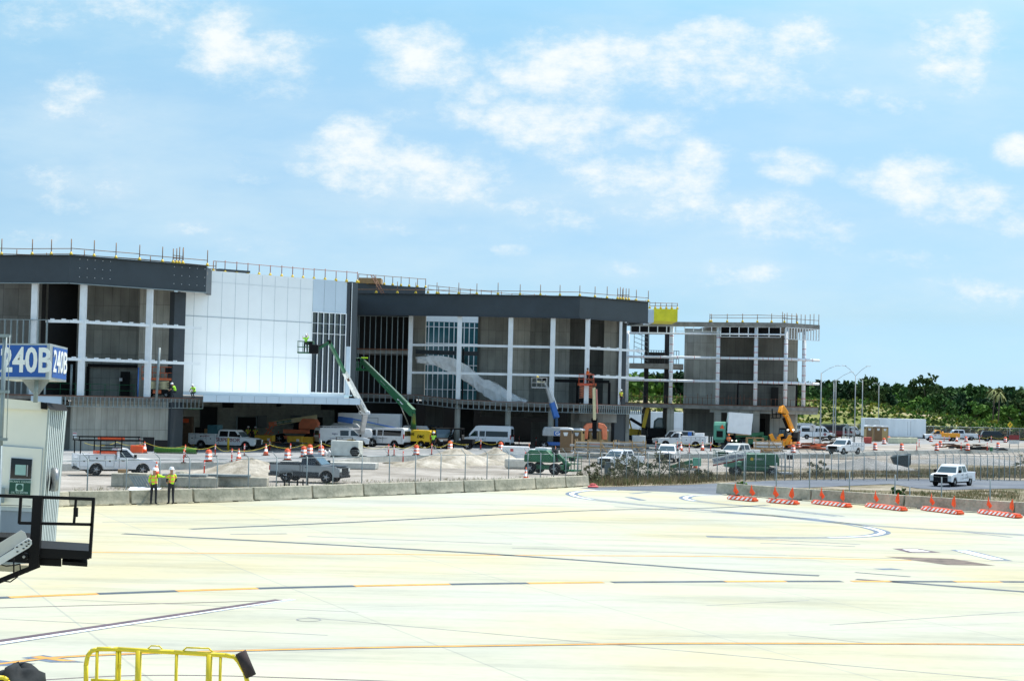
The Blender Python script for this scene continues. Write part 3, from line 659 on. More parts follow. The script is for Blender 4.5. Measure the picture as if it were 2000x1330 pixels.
def guardrail(label, pts, sp, hp=1.4, rails=(.5,), base=True, jit=.1, seed=0, tall_every=1, short=.75, pipe=PIPE, rail_r=.035):
    """roof edge guard rail: posts in weighted yellow feet with pipe rails; pts are (x,y,z)"""
    rr = random.Random(seed); P = [Vector(p) for p in pts]
    t = thing('roof_guardrail', label, 'guardrail', P[0], 0, 'guardrails along the roof edges')
    mb = MB()
    for z in rails:
        for a, b in zip(P, P[1:]): mb.tube(a + Vector((0, 0, z + rr.uniform(-.05, .05))), b + Vector((0, 0, z + rr.uniform(-.05, .05))), rail_r, 5)
    wb(mb, 'rail', pipe, t)
    k = 0
    for a, b in zip(P, P[1:]):
        n = max(1, round((b - a).length / sp))
        for i in range(n + (1 if b is P[-1] else 0)):
            q = a.lerp(b, min(1, (i + (rr.uniform(-jit, jit) if 0 < i < n else 0)) / n)); h = hp if k % tall_every == 0 else short; k += 1
            po = wb(MB().tube(q, q + Vector((0, 0, h * rr.uniform(.93, 1.07))), .045, 6), 'post', pipe, t)
            if base: wb(MB().lathe([(.16, 0), (.16, .12), (.07, .32)], q, 8), 'base', YEL, po)
    return t

# ---------------- left pavilion
F1 = [plan(-70, 525, 154.5), plan(0, 525, 153), plan(60, 525, 152.2), plan(136, 527, 151), plan(270, 536, 155.5), plan(403, 545, 160.4)]
T = thing('terminal_pavilion', 'unfinished concrete pavilion at the left with charcoal fascia and white columns, open front', 'building', (F1[2][0], F1[2][1], 0))
mb = MB(); mb.wall(F1, 15.6, 18.05, .45); mb.wall([F1[-1], (F1[-1][0] - .6, F1[-1][1] + 9)], 15.6, 18.05, .4); wb(mb, 'fascia', FASC, T)
mb = MB()
for a, b in zip(F1, F1[1:]):
    mb.beam((a[0], a[1] - .03, 18.08), (b[0], b[1] - .03, 18.08), .6, .06)
    mb.beam((a[0], a[1] + .05, 15.56), (b[0], b[1] + .05, 15.56), .34, .07, 1)
wb(mb, 'fascia_trim', [FASC2, GALV], T)
mb = MB(); rr = random.Random(4)
for (xa, xb) in ((155, 215), (340, 400)):
    for r_ in range(3):
        for c_ in range(5):
            p = on_line(F1, xa + (xb - xa) * c_ / 4, 545); mb.cbox((p[0], p[1] - .02, 16.2 + r_ * .8), (.05, .04, .05))
wb(mb, 'fascia_bolts', PANEL, T)
mb = MB(); mb.plate(back(F1, .5) + [(F1[-1][0] - 3, 186), (F1[0][0], 186)], 17.3, 17.6); wb(mb, 'roof', SLABC, T)
S1 = sub_line(F1, -70, 396, 787)
mb = MB(); mb.plate(back(S1, .25) + [(S1[-1][0] - 1, 180), (S1[0][0], 180)], 5.05, 5.46); wb(mb, 'floor_slab', SLABC, T)
mb = MB(); studs(mb, sub_line(S1, 121, 396, 787), 4.5, 5.38, .42); wb(mb, 'slab_edge_studs', GALV, T)
mb = MB(); mb.wall(sub_line(S1, 60, 121, 787), 4.6, 5.4, .1); wb(mb, 'slab_edge_board', PANEL2, T)
Lm = MB()
q = S1
for a, b in zip(q, q[1:]): Lm.beam((a[0], a[1] - .03, 5.43), (b[0], b[1] - .03, 5.43), .1, .1)
wb(Lm, 'slab_lip', RUST, T)
mb = MB(); a, b = sub_line(S1, 368, 396, 787)[0], S1[-1]; mb.beam((a[0], a[1] - .1, 4.44), (b[0], b[1] - .1, 4.44), .08, .05); wb(mb, 'green_edge_strip', GRN, T)
for px in (62, 157, 287):
    p = on_line(back(F1, .75), px); wb(MB().cbox((p[0], p[1], 10.5), (.56, .5, 10.2)), 'column', COLW, T, bevel=.02)
for z in (12.15, 8.75):
    p = sub_line(back(F1, .55), 88 if z > 10 else 100, 391, 700)
    mb = MB()
    for a, b in zip(p, p[1:]):
        mb.beam((a[0], a[1], z), (b[0], b[1], z), .2, .26)
    n = 12
    for i in range(n):
        qx = on_line(p, 100 + i * 22, 700); mb.cbox((qx[0], qx[1], z + .18), (.35, .22, .1))
    wb(mb, 'cross_beam', COLW, T)
W1 = [plan(-70, 650, 163), plan(88, 650, 161)]
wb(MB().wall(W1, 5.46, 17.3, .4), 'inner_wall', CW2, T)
wb(MB().wall([plan(150, 650, 166.5), plan(276, 650, 167)], 5.46, 17.3, .4), 'inner_wall', CW1, T)
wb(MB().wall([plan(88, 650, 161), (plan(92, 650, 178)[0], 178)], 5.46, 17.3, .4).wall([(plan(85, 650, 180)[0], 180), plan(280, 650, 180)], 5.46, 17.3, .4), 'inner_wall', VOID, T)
wb(MB().wall([plan(272, 650, 162), plan(338, 650, 163)], 5.46, 17.3, .5).wall([plan(272, 650, 167), plan(272.5, 650, 162.3)], 5.46, 17.3, .4), 'inner_wall', CW3, T)
wb(MB().wall([plan(337, 725, 160.3), plan(359, 725, 161.2)], .5, 15.58, .8), 'pier', FASC2, T)
fr_ = MB(); a = plan(171, 750, 166.2); b = plan(270, 750, 166.2)
fr_.cbox((a[0], a[1], 6.9), (.25, .25, 2.9)).cbox((b[0], b[1], 6.9), (.25, .25, 2.9)).beam((a[0], a[1], 8.45), (b[0], b[1], 8.45), .25, .3); wb(fr_, 'portal_frame', BLKP, T)
a = plan(244, 750, 166.2); wb(MB().cbox((a[0], a[1], 6.7), (.9, .2, 2.4)), 'door', VOID, T)
a = plan(235.5, 750, 165.8); wb(MB().cbox((a[0], a[1], 7.1), (.3, .05, .3)), 'notice', REFL, T)
mb = MB(); p = back(sub_line(F1, -60, 88, 700), .3); studs(mb, p, 5.46, 12.25, .62, .09, .15); wb(mb, 'stud_wall', GALV, T)
a = plan(307, 725, 153.2); wb(MB().tube((a[0], a[1], 5.2), (a[0] + .15, a[1], 10.0), .12, 8), 'standing_pipe', GALV, T)
a = plan(139, 745, 153.5); wb(MB().tube((a[0], a[1], 5.46), (a[0], a[1], 8.3), .1, 8), 'standing_pipe', GALV, T)
a = plan(270, 745, 156.5); wb(MB().tube((a[0], a[1], 5.46), (a[0], a[1], 8.2), .06, 8), 'standing_pipe', BLU, T)
# lower wall
L1 = [plan(141, 830, 152.8), plan(333, 830, 158.3)]
wb(MB().wall(L1, .5, 5.1, .5), 'lower_wall', CW3, T)
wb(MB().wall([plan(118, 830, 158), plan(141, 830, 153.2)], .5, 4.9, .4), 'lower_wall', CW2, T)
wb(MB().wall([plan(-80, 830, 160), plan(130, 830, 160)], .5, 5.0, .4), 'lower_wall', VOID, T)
wb(MB().wall([plan(333, 830, 158.0), plan(357, 830, 159.5)], .5, 5.0, .5), 'lower_pier', FASC2, T)
a = plan(146, 850, 152.3); wb(MB().cbox((a[0], a[1], 1.9), (.35, .03, .5)).cbox((a[0], a[1] - .02, 2.05), (.33, .03, .08), 1), 'small_notice', [REFL, REDL], T)
gr = thing('safety_railing', 'thin green safety railing on the slab behind the gate sign and columns', 'railing', (*plan(200, 750, 158), 5.46))
mb = MB(); a = plan(88, 760, 156); b = plan(262, 760, 160)
for z in (.55, 1.1): mb.tube((*a, 5.46 + z), (*b, 5.46 + z), .025, 5)
wb(mb, 'rail', GRN, gr)
for i in range(7):
    p = lerp2(a, b, i / 6); wb(MB().tube((*p, 5.46), (*p, 6.6), .03, 5), 'post', GRN, gr)
guardrail('brown pipe guardrail on the roof of the left pavilion, tall spikes in yellow feet', [(x, y + .3, 18.1) for x, y in F1], 2.55, 1.55, (.62, .12), seed=1, tall_every=1)
guardrail('second lower guardrail set back on the left pavilion roof', [(x, y + 5, 18.0) for x, y in F1[1:]], 3.2, 1.0, (.5, .15), seed=2, tall_every=2, base=False)
guardrail('crowded bundle of pipes and posts at the right corner of the left pavilion roof', [(*on_line(F1, 338, 510), 18.1), (*on_line(F1, 357, 510), 18.1)], .32, 1.5, (.3, .5, .75), seed=3)

# ---------------- white hall
WH = [plan(350, 650, 162.6), plan(609, 655, 173), plan(675, 660, 176)]
T = thing('terminal_hall', 'white panelled terminal hall between the two dark pavilions, with a long pale canopy', 'building', (WH[1][0], WH[1][1], 0))
wb(MB().wall(WH[:2], 6.1, 18.0, .5), 'wall', PANEL, T)
wb(MB().wall(WH[1:], 14.65, 18.0, .5), 'upper_wall', PANEL2, T)
# seams
mb = MB(); A = Vector((*WH[0], 0)); B = Vector((*WH[1], 0)); n = 10
for i in range(1, n):
    p = A.lerp(B, i / n); mb.cbox((p.x, p.y - .004, 12.05), (.02, .03, 11.7), 0, math.atan2((B - A).y, (B - A).x))
for z, w in ((13.45, .09), (9.75, .025), (16.9, .015)): mb.beam((A.x, A.y - .012, z), (B.x, B.y - .012, z), .03, w)
B2 = Vector((*WH[2], 0))
for i in range(0, 4):
    p = B.lerp(B2, i / 3.0); mb.cbox((p.x, p.y - .012, 16.3), (.03, .03, 3.2), 0, .2)
mb.beam((B.x, B.y - .012, 13.45), (B2.x, B2.y - .012, 13.45), .03, .07)
wb(mb, 'panel_seams', SEAM, T)
wb(MB().wall(back(WH[1:], .12), 6.25, 14.65, .3), 'glazing', DGLZ, T)
mb = MB()
for i in range(7):
    p = B.lerp(B2, i / 6); mb.cbox((p.x, p.y - .03, 10.45), (.09, .14, 8.35), 0, .25)
for z in (6.27, 14.6, 12.4): mb.beam((B.x, B.y - .02, z), (B2.x, B2.y - .02, z), .12, .1 if z != 12.4 else .05)
wb(mb, 'mullions', COLW, T)
wb(MB().wall([plan(675, 600, 176.2), plan(683.5, 600, 176.6)], 11.2, 18.0, .4), 'dark_strip', FASC2, T)
wb(MB().wall([plan(675, 735, 176.2), plan(684, 735, 176.6)], 6.1, 11.2, .4), 'pale_strip', PANEL2, T)
wb(MB().wall([plan(686, 600, 177.5), plan(698, 600, 178.5)], 6.1, 18.1, .4), 'dark_strip', FASC, T)
a = plan(685.5, 650, 176.4); wb(MB().cbox((a[0], a[1], 12.0), (.06, .06, 11.8)), 'downpipe', COLW, T)
CN = [plan(397.5, 780, 153.5), plan(704, 783, 167)]
wb(MB().plate(CN + [plan(704, 783, 176.5), WH[1], plan(397.5, 780, 164)], 5.2, 5.74), 'canopy', PANEL, T)
mb = MB()
for a, b in zip(CN, CN[1:]): mb.wall([(a[0], a[1] - .05), (b[0], b[1] - .05)], 5.16, 5.80, .06)
wb(mb, 'canopy_edge', PANEL2, T)
mb = MB(); A3 = Vector((*CN[0], 0)); B3 = Vector((*CN[1], 0))
for i in range(14):
    p = A3.lerp(B3, i / 13); mb.cbox((p.x, p.y - .07, 5.48), (.03, .03, .6))
wb(mb, 'canopy_seams', SEAM, T)
wb(MB().wall([(WH[0][0], WH[0][1] + .1), (WH[1][0], WH[1][1] + .1), (WH[2][0], WH[2][1] + .1)], 5.74, 6.2, .3), 'base_course', PANEL2, T)
wb(MB().plate([(x, y + .5) for x, y in WH] + [(WH[2][0] - 1.5, 200), (WH[0][0] - 3, 212)], 17.4, 17.7), 'roof', SLABC, T)
BW = [plan(350, 830, 197), plan(705, 830, 207)]
wb(MB().wall(BW, .5, 5.3, .4), 'back_wall', BLK, T)
wb(MB().wall([plan(352, 830, 182), plan(389, 830, 183)], .5, 5.2, .4), 'block_pier', BLK, T)
wb(MB().plate([plan(357, 780, 163), plan(700, 780, 178), plan(706, 780, 207), plan(352, 780, 197)], 5.25, 5.6), 'soffit', SLABC, T)
def opening(px0, px1, py0, py1, m, name='opening', d=-.35):
    a = on_line(back(BW, d), px0, 830); b = on_line(back(BW, d), px1, 830); dd = a[1]
    hz = 781 + .0235 * (px0 - 1000); z1 = 6 - (py0 - hz) * dd / FPX; z0 = max(.52, 6 - (py1 - hz) * dd / FPX)
    wb(MB().wall([a, b], z0, z1, .3), name, m, T)
opening(391, 424, 794, 880, VOID, 'doorway'); opening(434, 455, 785, 796, VOID, 'duct_hole'); opening(540, 548, 786, 794, VOID, 'duct_hole')  # near-black panels proud of the wall stand in for the shade of openings
opening(464, 500, 814, 880, VOID, 'doorway'); opening(503, 521, 811, 835, WIN2, 'window'); opening(569, 588, 811, 830, WIN2, 'window'); opening(600, 630, 814, 880, VOID, 'doorway'); opening(628, 700, 786, 800, INT, 'duct'); opening(655, 706, 796, 880, VOID, 'doorway')
opening(462, 464, 812, 880, GALV, 'door_frame', -.4); opening(500, 501.5, 812, 880, GALV, 'door_frame', -.4)
opening(357, 372, 812, 816, HIORG, 'stacked_cartons', -5)
hall_r = [(WH[0][0] + 2.6, WH[0][1] + 2.9, 17.95), (WH[1][0], WH[1][1] + .5, 17.95), (WH[2][0] + 1, WH[2][1] + .7, 17.95)]
guardrail('long thin guardrail on the white hall roof with evenly spaced yellow feet', hall_r, 1.27, 1.15, (1.08,), seed=4, jit=.02, pipe=mat('red_brown_pipe', (.30, .12, .08), .7), rail_r=.03)
o = wb(MB().beam((WH[0][0] + 2.9, WH[0][1] + 3.6, 18.2), (WH[0][0] + 5.6, WH[0][1] + 5.8, 18.2), .8, .2), 'roof_duct', FASC, T)

# ---------------- middle pavilion
F2 = [plan(694, 597, 197), plan(895, 600, 194.5), plan(1132, 602, 193), plan(1266, 613, 201)]
T = thing('terminal_pavilion', 'unfinished middle pavilion with charcoal fascia, white columns and a draped escalator inside', 'building', (F2[1][0], F2[1][1], 0))
mb = MB(); mb.wall(F2, 15.6, 18.05, .45); mb.wall([F2[-1], (F2[-1][0] - 1.5, F2[-1][1] + 9)], 15.6, 18.05, .4); wb(mb, 'fascia', FASC, T)
mb = MB()
for a, b in zip(F2, F2[1:]): mb.beam((a[0], a[1] - .03, 18.08), (b[0], b[1] - .03, 18.08), .6, .06); mb.beam((a[0], a[1] + .05, 15.56), (b[0], b[1] + .05, 15.56), .34, .07)
wb(mb, 'fascia_trim', FASC2, T)
x0 = plan(680, 600, 197)[0]
wb(MB().plate(back(F2, .5) + [(F2[-1][0] - 3, 213), (F2[1][0] - 1, 213), (F2[1][0] - 6, 205), (F2[0][0], 205)], 17.4, 17.6), 'roof', SLABC, T)
wb(MB().plate([plan(676, 560, 198.5), plan(831, 560, 205), plan(831, 560, 222), plan(676, 560, 222)], 17.6, 19.45), 'roof_block', FASC2, T)
# floor edge (its left part lies higher)
E2 = [(697, 197.6, 6.3), (808, 197.0, 6.3), (893, 194.4, 5.85), (1000, 193.8, 5.7), (1132, 192.9, 5.68), (1256, 200.2, 5.62)]
E2p = [(*plan(px, 780, d), z) for px, d, z in E2]
mb = MB(); ms = MB(); ml = MB()
for (a, b) in zip(E2p, E2p[1:]):
    right = a[0] > plan(1128, 780, 193)[0] - .1
    A = Vector(a); Bb = Vector(b); L_ = (Bb - A).length; n = int(L_ / (.36 if right else .62)); ang = math.atan2((Bb - A).y, (Bb - A).x)
    for i in range(n):
        p = A.lerp(Bb, i / n); ms.cbox((p.x, p.y, p.z - .5), (.09, .12, .86), 0, ang)
    for k in (.04, .96): ms.beam(A - Vector((0, 0, k)), Bb - Vector((0, 0, k)), .15, .06)
    ml.beam(A + Vector((0, -.03, .04)), Bb + Vector((0, -.03, .04)), .12, .09)
    v0 = [(A.x, A.y + .3, A.z - .45), (Bb.x, Bb.y + .3, Bb.z - .45), (Bb.x, Bb.y + 20, Bb.z - .45), (A.x, A.y + 20, A.z - .45)]
    mb.add(v0 + [(x, y, z + .42) for x, y, z in v0], [(0, 3, 2, 1), (4, 5, 6, 7), (0, 1, 5, 4), (1, 2, 6, 5), (2, 3, 7, 6), (3, 0, 4, 7)])
wb(mb, 'floor_slab', SLABC, T); wb(ms, 'slab_edge_studs', GALV, T); wb(ml, 'slab_lip', RUST, T)
C2 = [(x, y + .6) for x, y, z in E2p]
for px, z0, w in ((799, 6.32, .5), (894.5, 5.9, .54), (994.5, 5.72, .56), (1077, 5.7, .56), (1145, 5.7, .54), (1209.5, 5.65, .34)):
    p = on_line(C2, px, 775); wb(MB().cbox((p[0], p[1], (z0 + 15.6) / 2), (w, .5, 15.6 - z0)), 'column', COLW, T, bevel=.02)
for z in (12.2, 8.95):
    p = sub_line(C2, 801, 1258, 700); mb = MB()
    for a, b in zip(p, p[1:]): mb.beam((a[0], a[1] + .05, z), (b[0], b[1] + .05, z), .2, .27)
    for i in range(6): qx = on_line(p, 1150 + i * 19, 700); mb.cbox((qx[0], qx[1], z + .18), (.4, .22, .1))
    wb(mb, 'cross_beam', COLW, T)
SW = sub_line([(x, y + .5) for x, y, z in E2p], 697, 797, 700)
mb = MB(); studs(mb, SW, 6.35, 15.5, .62, .075, .15); wb(mb, 'stud_wall', GALV, T)
mb = MB(); mb.plate([SW[0], SW[-1], (SW[-1][0], SW[-1][1] + 9), (SW[0][0], SW[0][1] + 9)], 11.1, 11.5); wb(mb, 'mezzanine_slab', SLABC, T)
wb(MB().beam((SW[0][0], SW[0][1] - .15, 11.6), (SW[-1][0], SW[-1][1] - .15, 11.6), .12, .12), 'mezzanine_lip', RUST, T)
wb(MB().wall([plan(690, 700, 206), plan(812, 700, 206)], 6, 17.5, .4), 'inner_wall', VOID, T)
wb(MB().wall([plan(806, 700, 204), plan(829, 700, 204.3)], 6.3, 17.4, .4).wall([plan(829, 700, 204.3), plan(831, 700, 212)], 6.3, 17.4, .3), 'inner_wall', CW1, T)
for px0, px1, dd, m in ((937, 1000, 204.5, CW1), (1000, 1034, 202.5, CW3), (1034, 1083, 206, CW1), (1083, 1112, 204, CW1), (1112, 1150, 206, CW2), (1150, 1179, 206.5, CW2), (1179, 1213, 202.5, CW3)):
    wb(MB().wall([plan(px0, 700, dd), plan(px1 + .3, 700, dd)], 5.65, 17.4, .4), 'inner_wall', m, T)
wb(MB().wall([plan(937, 700, 204.5), plan(938, 700, 212)], 5.6, 17.4, .3), 'inner_wall', CW2, T)
wb(MB().wall([plan(1212, 700, 201.5), plan(1223, 700, 202)], .5, 15.58, .5), 'pier', FASC2, T)
wb(MB().wall([plan(1217, 700, 202.1), plan(1222, 700, 214)], .5, 17.4, .3), 'inner_wall', PANEL2, T)
for px0, px1, z1 in ((1084, 1190, 8.3),):
    a = plan(px0, 750, 201.8); b = plan(px1, 750, 201.8)
    wb(MB().cbox((b[0], b[1], 7), (.3, .3, 2.7)).cbox((plan(1128, 750, 201.8)[0], a[1], 7), (.3, .3, 2.7)).beam((*a, 8.45), (*b, 8.45), .3, .35), 'portal_frame', BLKP, T)
# draped escalator
up = [(812, 696), (850, 694), (888, 700), (915, 716), (940, 738), (965, 747), (1000, 768), (1030, 782)]
lo = [(815, 708), (850, 713), (885, 729), (905, 742), (935, 764), (958, 780), (985, 790), (1025, 790)]
rr = random.Random(8); vs = []; nn = 28
def ip(l, t):
    k = t * (len(l) - 1); i = min(int(k), len(l) - 2); f = k - i; return (l[i][0] + (l[i + 1][0] - l[i][0]) * f, l[i][1] + (l[i + 1][1] - l[i][1]) * f)
for i in range(nn + 1):
    t = i / nn; a = ip(up, t); b = ip(lo, t); dfar, dn = 201.5, 199.8
    P4 = [D(a[0], a[1], dfar), D(a[0], a[1] + .6, dn), D((a[0] + b[0]) / 2, (a[1] + b[1]) / 2, dn - .15), D(b[0], b[1], dn), D(b[0], b[1], dfar)]
    vs += [p + Vector((rr.uniform(-.12, .12), rr.uniform(-.12, .12), rr.uniform(-.1, .1))) for p in P4]
mb = MB(); mb.add(vs, [(i * 5 + j, (i + 1) * 5 + j, (i + 1) * 5 + (j + 1) % 5, i * 5 + (j + 1) % 5) for i in range(nn) for j in range(5)], 0, False)
wb(mb, 'draped_escalator', mat('crumpled_plastic_sheet', (.88, .89, .89), .35, var=.2, scale=1.5, bump=.4), T)
a = D(905, 690, 201); wb(MB().beam((a.x, a.y, 5.8), (a.x, a.y, 12), .18, .18, 0), 'inner_post', BLKP, T)
a = D(812, 687, 203); b = D(935, 691, 203); wb(MB().beam(a, b, .4, .5), 'inner_beam', FASC2, T)
# lower level
for px in (893, 992, 1076):
    p = on_line(C2, px, 820); wb(MB().tube((p[0], p[1] + .4, .5), (p[0], p[1] + .4, 5.3), .34, 14), 'lower_column', CW3, T)
wb(MB().wall([plan(680, 830, 214.5), plan(812, 830, 214.5)], .5, 6.0, .3), 'lower_wall', VOID, T); wb(MB().wall([plan(690, 830, 222), plan(1225, 830, 222)], .5, 5.6, .4), 'lower_wall', VOID, T)  # black backing walls carry the darkness of the depth in their colour
for px0, px1, dd, z0, z1, m in ((829, 865, 206, .5, 5.2, CW2), (899, 925, 211, .5, 5.2, INT), (938, 1095, 206, 3.9, 5.2, CW2), (1037, 1072, 204, .5, 3.4, CW2), (1115, 1201, 199.5, .5, 4.9, CW3), (1108, 1116, 201, .5, 5, CW2), (1130, 1204, 198.8, 3.6, 4.7, CW1)):
    wb(MB().wall([plan(px0, 830, dd), plan(px1, 830, dd)], z0, z1, .4), 'lower_wall', m, T)
wb(MB().wall([plan(1200, 830, 199), plan(1217, 830, 200)], .5, 4.75, .5), 'lower_pier', FASC2, T)
wb(MB().wall([plan(1222, 830, 203), plan(1229, 830, 203)], .5, 5.3, .5), 'lower_pier', CW1, T)
# glazed rear wing seen through it
T3 = thing('glazed_wing', 'teal curtain wall seen through the middle pavilion, white band on top', 'building', (*plan(890, 700, 226), 0))
wb(MB().wall([plan(826, 700, 226), plan(945, 700, 227)], .6, 16.3, .4), 'glazing', TEAL, T3)
mb = MB()
for i in range(13):
    p = lerp2(plan(826, 700, 225.85), plan(945, 700, 226.85), i / 12); mb.cbox((*p, 8.5), (.12, .16, 15.5))
for z in (15.6, 13.4, 10.5, 7.2): mb.beam((*plan(826, 700, 225.85), z), (*plan(945, 700, 226.85), z), .1, .1)
wb(mb, 'mullions', COLW, T3)
wb(MB().wall([plan(826, 700, 225.9), plan(945, 700, 226.9)], 16.3, 18.0, .5), 'parapet', PANEL, T3)
guardrail('guardrail at the front roof edge of the middle pavilion, tall spikes in yellow feet', [(x, y + .3, 18.1) for x, y in F2], 2.35, 1.35, (.45,), seed=5)
guardrail('rear guardrail of the middle pavilion roof, short yellow footed posts on a rising line', [(*plan(700, 560, 199.5), 19.45), (*plan(831, 565, 205.5), 19.45)], 1.25, 1.15, (1.05,), seed=6, jit=.02)
guardrail('pale rear guardrail running on from the dark roof block to the yellow box', [(*plan(836, 565, 207), 18.9), (*plan(1000, 572, 212), 18.4), (*plan(1262, 585, 213), 18.0)], 1.4, 1.1, (1.0, .5), seed=7, jit=.03)
guardrail('bundle of loose posts at the right corner of the middle pavilion roof', [(*on_line(F2, 1206, 590), 18.1), (*on_line(F2, 1228, 590), 18.1)], .45, 1.4, (.3, .6), seed=8)
bx = thing('plywood_box', 'brown plywood box on the roof above the dark block', 'crate', (*plan(722, 545, 201), 19.45))
wb(MB().box(plan(700, 545, 200)[0], plan(744, 545, 200)[0], 200, 203, 19.48, 20.15), 'panel_box', PLY, bx)
lad = thing('roof_ladder', 'dark red ladder leaning from the lower roof up beside the plywood box', 'ladder', D(742, 574, 196.5))
a, b = D(745, 574, 196), D(724, 537, 200); mb = MB(); off_ = Vector((.35, 0, 0))
mb.tube(a, b, .05, 5); mb.tube(a + off_, b + off_, .05, 5)
for i in range(11): p = a.lerp(b, (i + .5) / 11); mb.tube(p, p + off_, .03, 4)
wb(mb, 'ladder_frame', RUST, lad)
ch = thing('penthouse', 'bright yellow sheathed rooftop box between the middle pavilion and the open frame', 'rooftop box', (*plan(1300, 615, 212), 15))
wb(MB().box(plan(1277, 615, 212)[0], plan(1323.5, 615, 212)[0], 212, 220, 16.4, 17.95), 'yellow_sheathing', YINS, ch)
wb(MB().box(plan(1266, 615, 212)[0], plan(1277, 615, 212)[0] - .01, 211.8, 220, 16.2, 17.8), 'grey_side', PANEL2, ch)
guardrail('short guardrail on top of the yellow rooftop box', [(*plan(1269, 600, 212.4), 17.95), (*plan(1323, 600, 212.4), 17.95)], .75, .8, (.75, .4), seed=9, jit=.02)

# ---------------- right open frame
F3 = [plan(1222, 700, 224), plan(1389, 700, 221), plan(1479, 700, 219), plan(1532, 700, 218), plan(1600, 700, 222)]
T = thing('concrete_frame_building', 'open concrete and steel frame at the right end, columns wrapped in white plastic', 'building', (F3[2][0], F3[2][1], 0))
def tr(mb, pts, z0, z1, dp):
    for a, b in zip(pts, pts[1:]): mb.wall([a, b], z0, z1, dp)
    return mb
wb(tr(MB(), F3, 16.25, 16.85, .35), 'roof_edge', SLABC, T)
wb(MB().plate(back(F3[1:], .4) + [(F3[-1][0] - 1, 236), (F3[1][0], 236)], 16.3, 16.6), 'roof', SLABC, T)
mb = MB(); studs(mb, back(sub_line(F3, 1232, 1320, 640), .1), 15.3, 16.25, 1.15, .1, .12); studs(mb, back(sub_line(F3, 1408, 1525, 640), .1), 14.95, 16.25, 1.05, .1, .12)
studs(mb, sub_line(F3, 1535, 1600, 640), 14.75, 16.25, .52, .1, .14); studs(mb, back(sub_line(F3, 1320, 1408, 640), .1), 15.6, 16.25, 1.15, .09, .12); wb(mb, 'hanging_frames', COLW, T)
wb(MB().wall(back(sub_line(F3, 1232, 1310, 640), 1.2), 15.2, 16.3, .2), 'hanging_panel', BLKP, T); wb(MB().wall(back(sub_line(F3, 1408, 1526, 640), 1.2), 14.9, 16.3, .2), 'hanging_panel', BLKP, T)
wb(MB().plate(F3 + [(F3[-1][0] - 1, 238), (F3[0][0], 232)], 5.42, 5.98), 'floor_slab', SLABC, T)
wb(tr(MB(), [(x, y - .04) for x, y in F3], 5.93, 6.03, .1), 'slab_lip', RUST, T)
wb(tr(MB(), back(F3[1:], .5), 5.0, 5.42, .3), 'edge_beam', CW1, T)
for px in (1223.5, 1309.5, 1401, 1475, 1533.5, 1569):
    p = on_line(back(F3, .45), px, 775); o = wb(MB().tube((p[0], p[1], 5.98), (p[0], p[1], 16.2 if px > 1230 else 15.6), .26, 10), 'wrapped_column', WRAP, T)
    mb = MB(); rr = random.Random(int(px))
    if px > 1300:
        for i in range(8): zz = 6.9 + i * 1.15 + rr.uniform(-.3, .3); mb.tube((p[0], p[1], zz), (p[0], p[1], zz + .07), .272, 10)
        tp = wb(mb, 'tape', REDL, o)
for z, a_, b_, r_ in ((15.3, 1228, 1533, .11), (12.15, 1224, 1600, .17), (9.05, 1224, 1600, .17)):
    p = back(sub_line(F3, a_, b_, 700), .05); mb = MB(); mt = MB()
    for a, b in zip(p, p[1:]):
        mb.tube((*a, z), (*b, z), r_, 8)
        if z < 15:
            for i in range(1, 5): q = Vector((*a, z)).lerp(Vector((*b, z)), i / 5); mt.tube(q, q + Vector((.06, 0, 0)), r_ + .02, 8)
    o = wb(mb, 'wrapped_beam', WRAP, T)
    if z < 15: wb(mt, 'tape', REDL, o)
for px0, px1, dd, z0, z1, m in ((1337, 1399, 229, .5, 16.3, CW1), (1399, 1478, 234, .5, 16.3, CW2), (1478, 1531, 232.5, 5.9, 16.3, CW2), (1531, 1558, 226, .5, 16.3, CW3), (1504, 1549, 221.3, .5, 5.0, CW3), (1478, 1506, 228, .5, 5.4, CW2)):
    wb(MB().wall([plan(px0, 700 if z1 > 6 else 830, dd), plan(px1, 700 if z1 > 6 else 830, dd)], z0, z1, .4), 'inner_wall', m, T)
wb(MB().wall([plan(1553, 830, 226), plan(1549, 830, 221.3)], .5, 5.0, .3), 'inner_wall', CW3, T)
wb(MB().cbox((*plan(1488, 840, 227.6), 2.4), (.8, .2, 3.8)), 'doorway', VOID, T)
wb(MB().cbox((*plan(1513, 770, 232.2), 7.3), (1.0, .2, 2.6)), 'doorway', VOID, T)
for a_, b_, zt in ((1441, 1556, 9.1),):
    a = plan(a_, 750, 225); b = plan(b_, 750, 225)
    wb(MB().cbox((*a, 7.4), (.22, .22, 2.9)).cbox((*b, 7.4), (.22, .22, 2.9)).beam((*a, 8.9), (*b, 8.9), .22, .22), 'portal_frame', BLKP, T)
for px in (1309, 1401, 1476):
    p = on_line(back(F3, .8), px, 830); wb(MB().cbox((*p, 2.95), (.9, .8, 4.9)), 'lower_column', CW3, T, bevel=.05)
for px, w in ((1261.5, 1.2), (1301, .95)):
    p = plan(px, 760, 229); wb(MB().cbox((*p, 8.2), (.6, .6, 16)), 'steel_column', INT, T)
    p = plan(px, 830, 226.5); wb(MB().cbox((*p, 2.9), (w, .6, 4.8)), 'lower_pier', CW2, T)
wb(MB().plate([plan(1229, 710, 224.5), plan(1335, 710, 223), plan(1335, 710, 232), plan(1229, 710, 232)], 10.7, 11.3), 'mezzanine_slab', SLABC, T)
mb = MB(); a = plan(1262, 690, 226); b = plan(1326, 690, 226)
for z in (12.0, 13.1): mb.beam((*a, z), (*b, z), .06, .06)
for i in range(14): p = lerp2(a, b, i / 13); mb.cbox((*p, 12.2), (.07, .07, 1.9))
wb(mb, 'balcony_rail', BLKP, T)
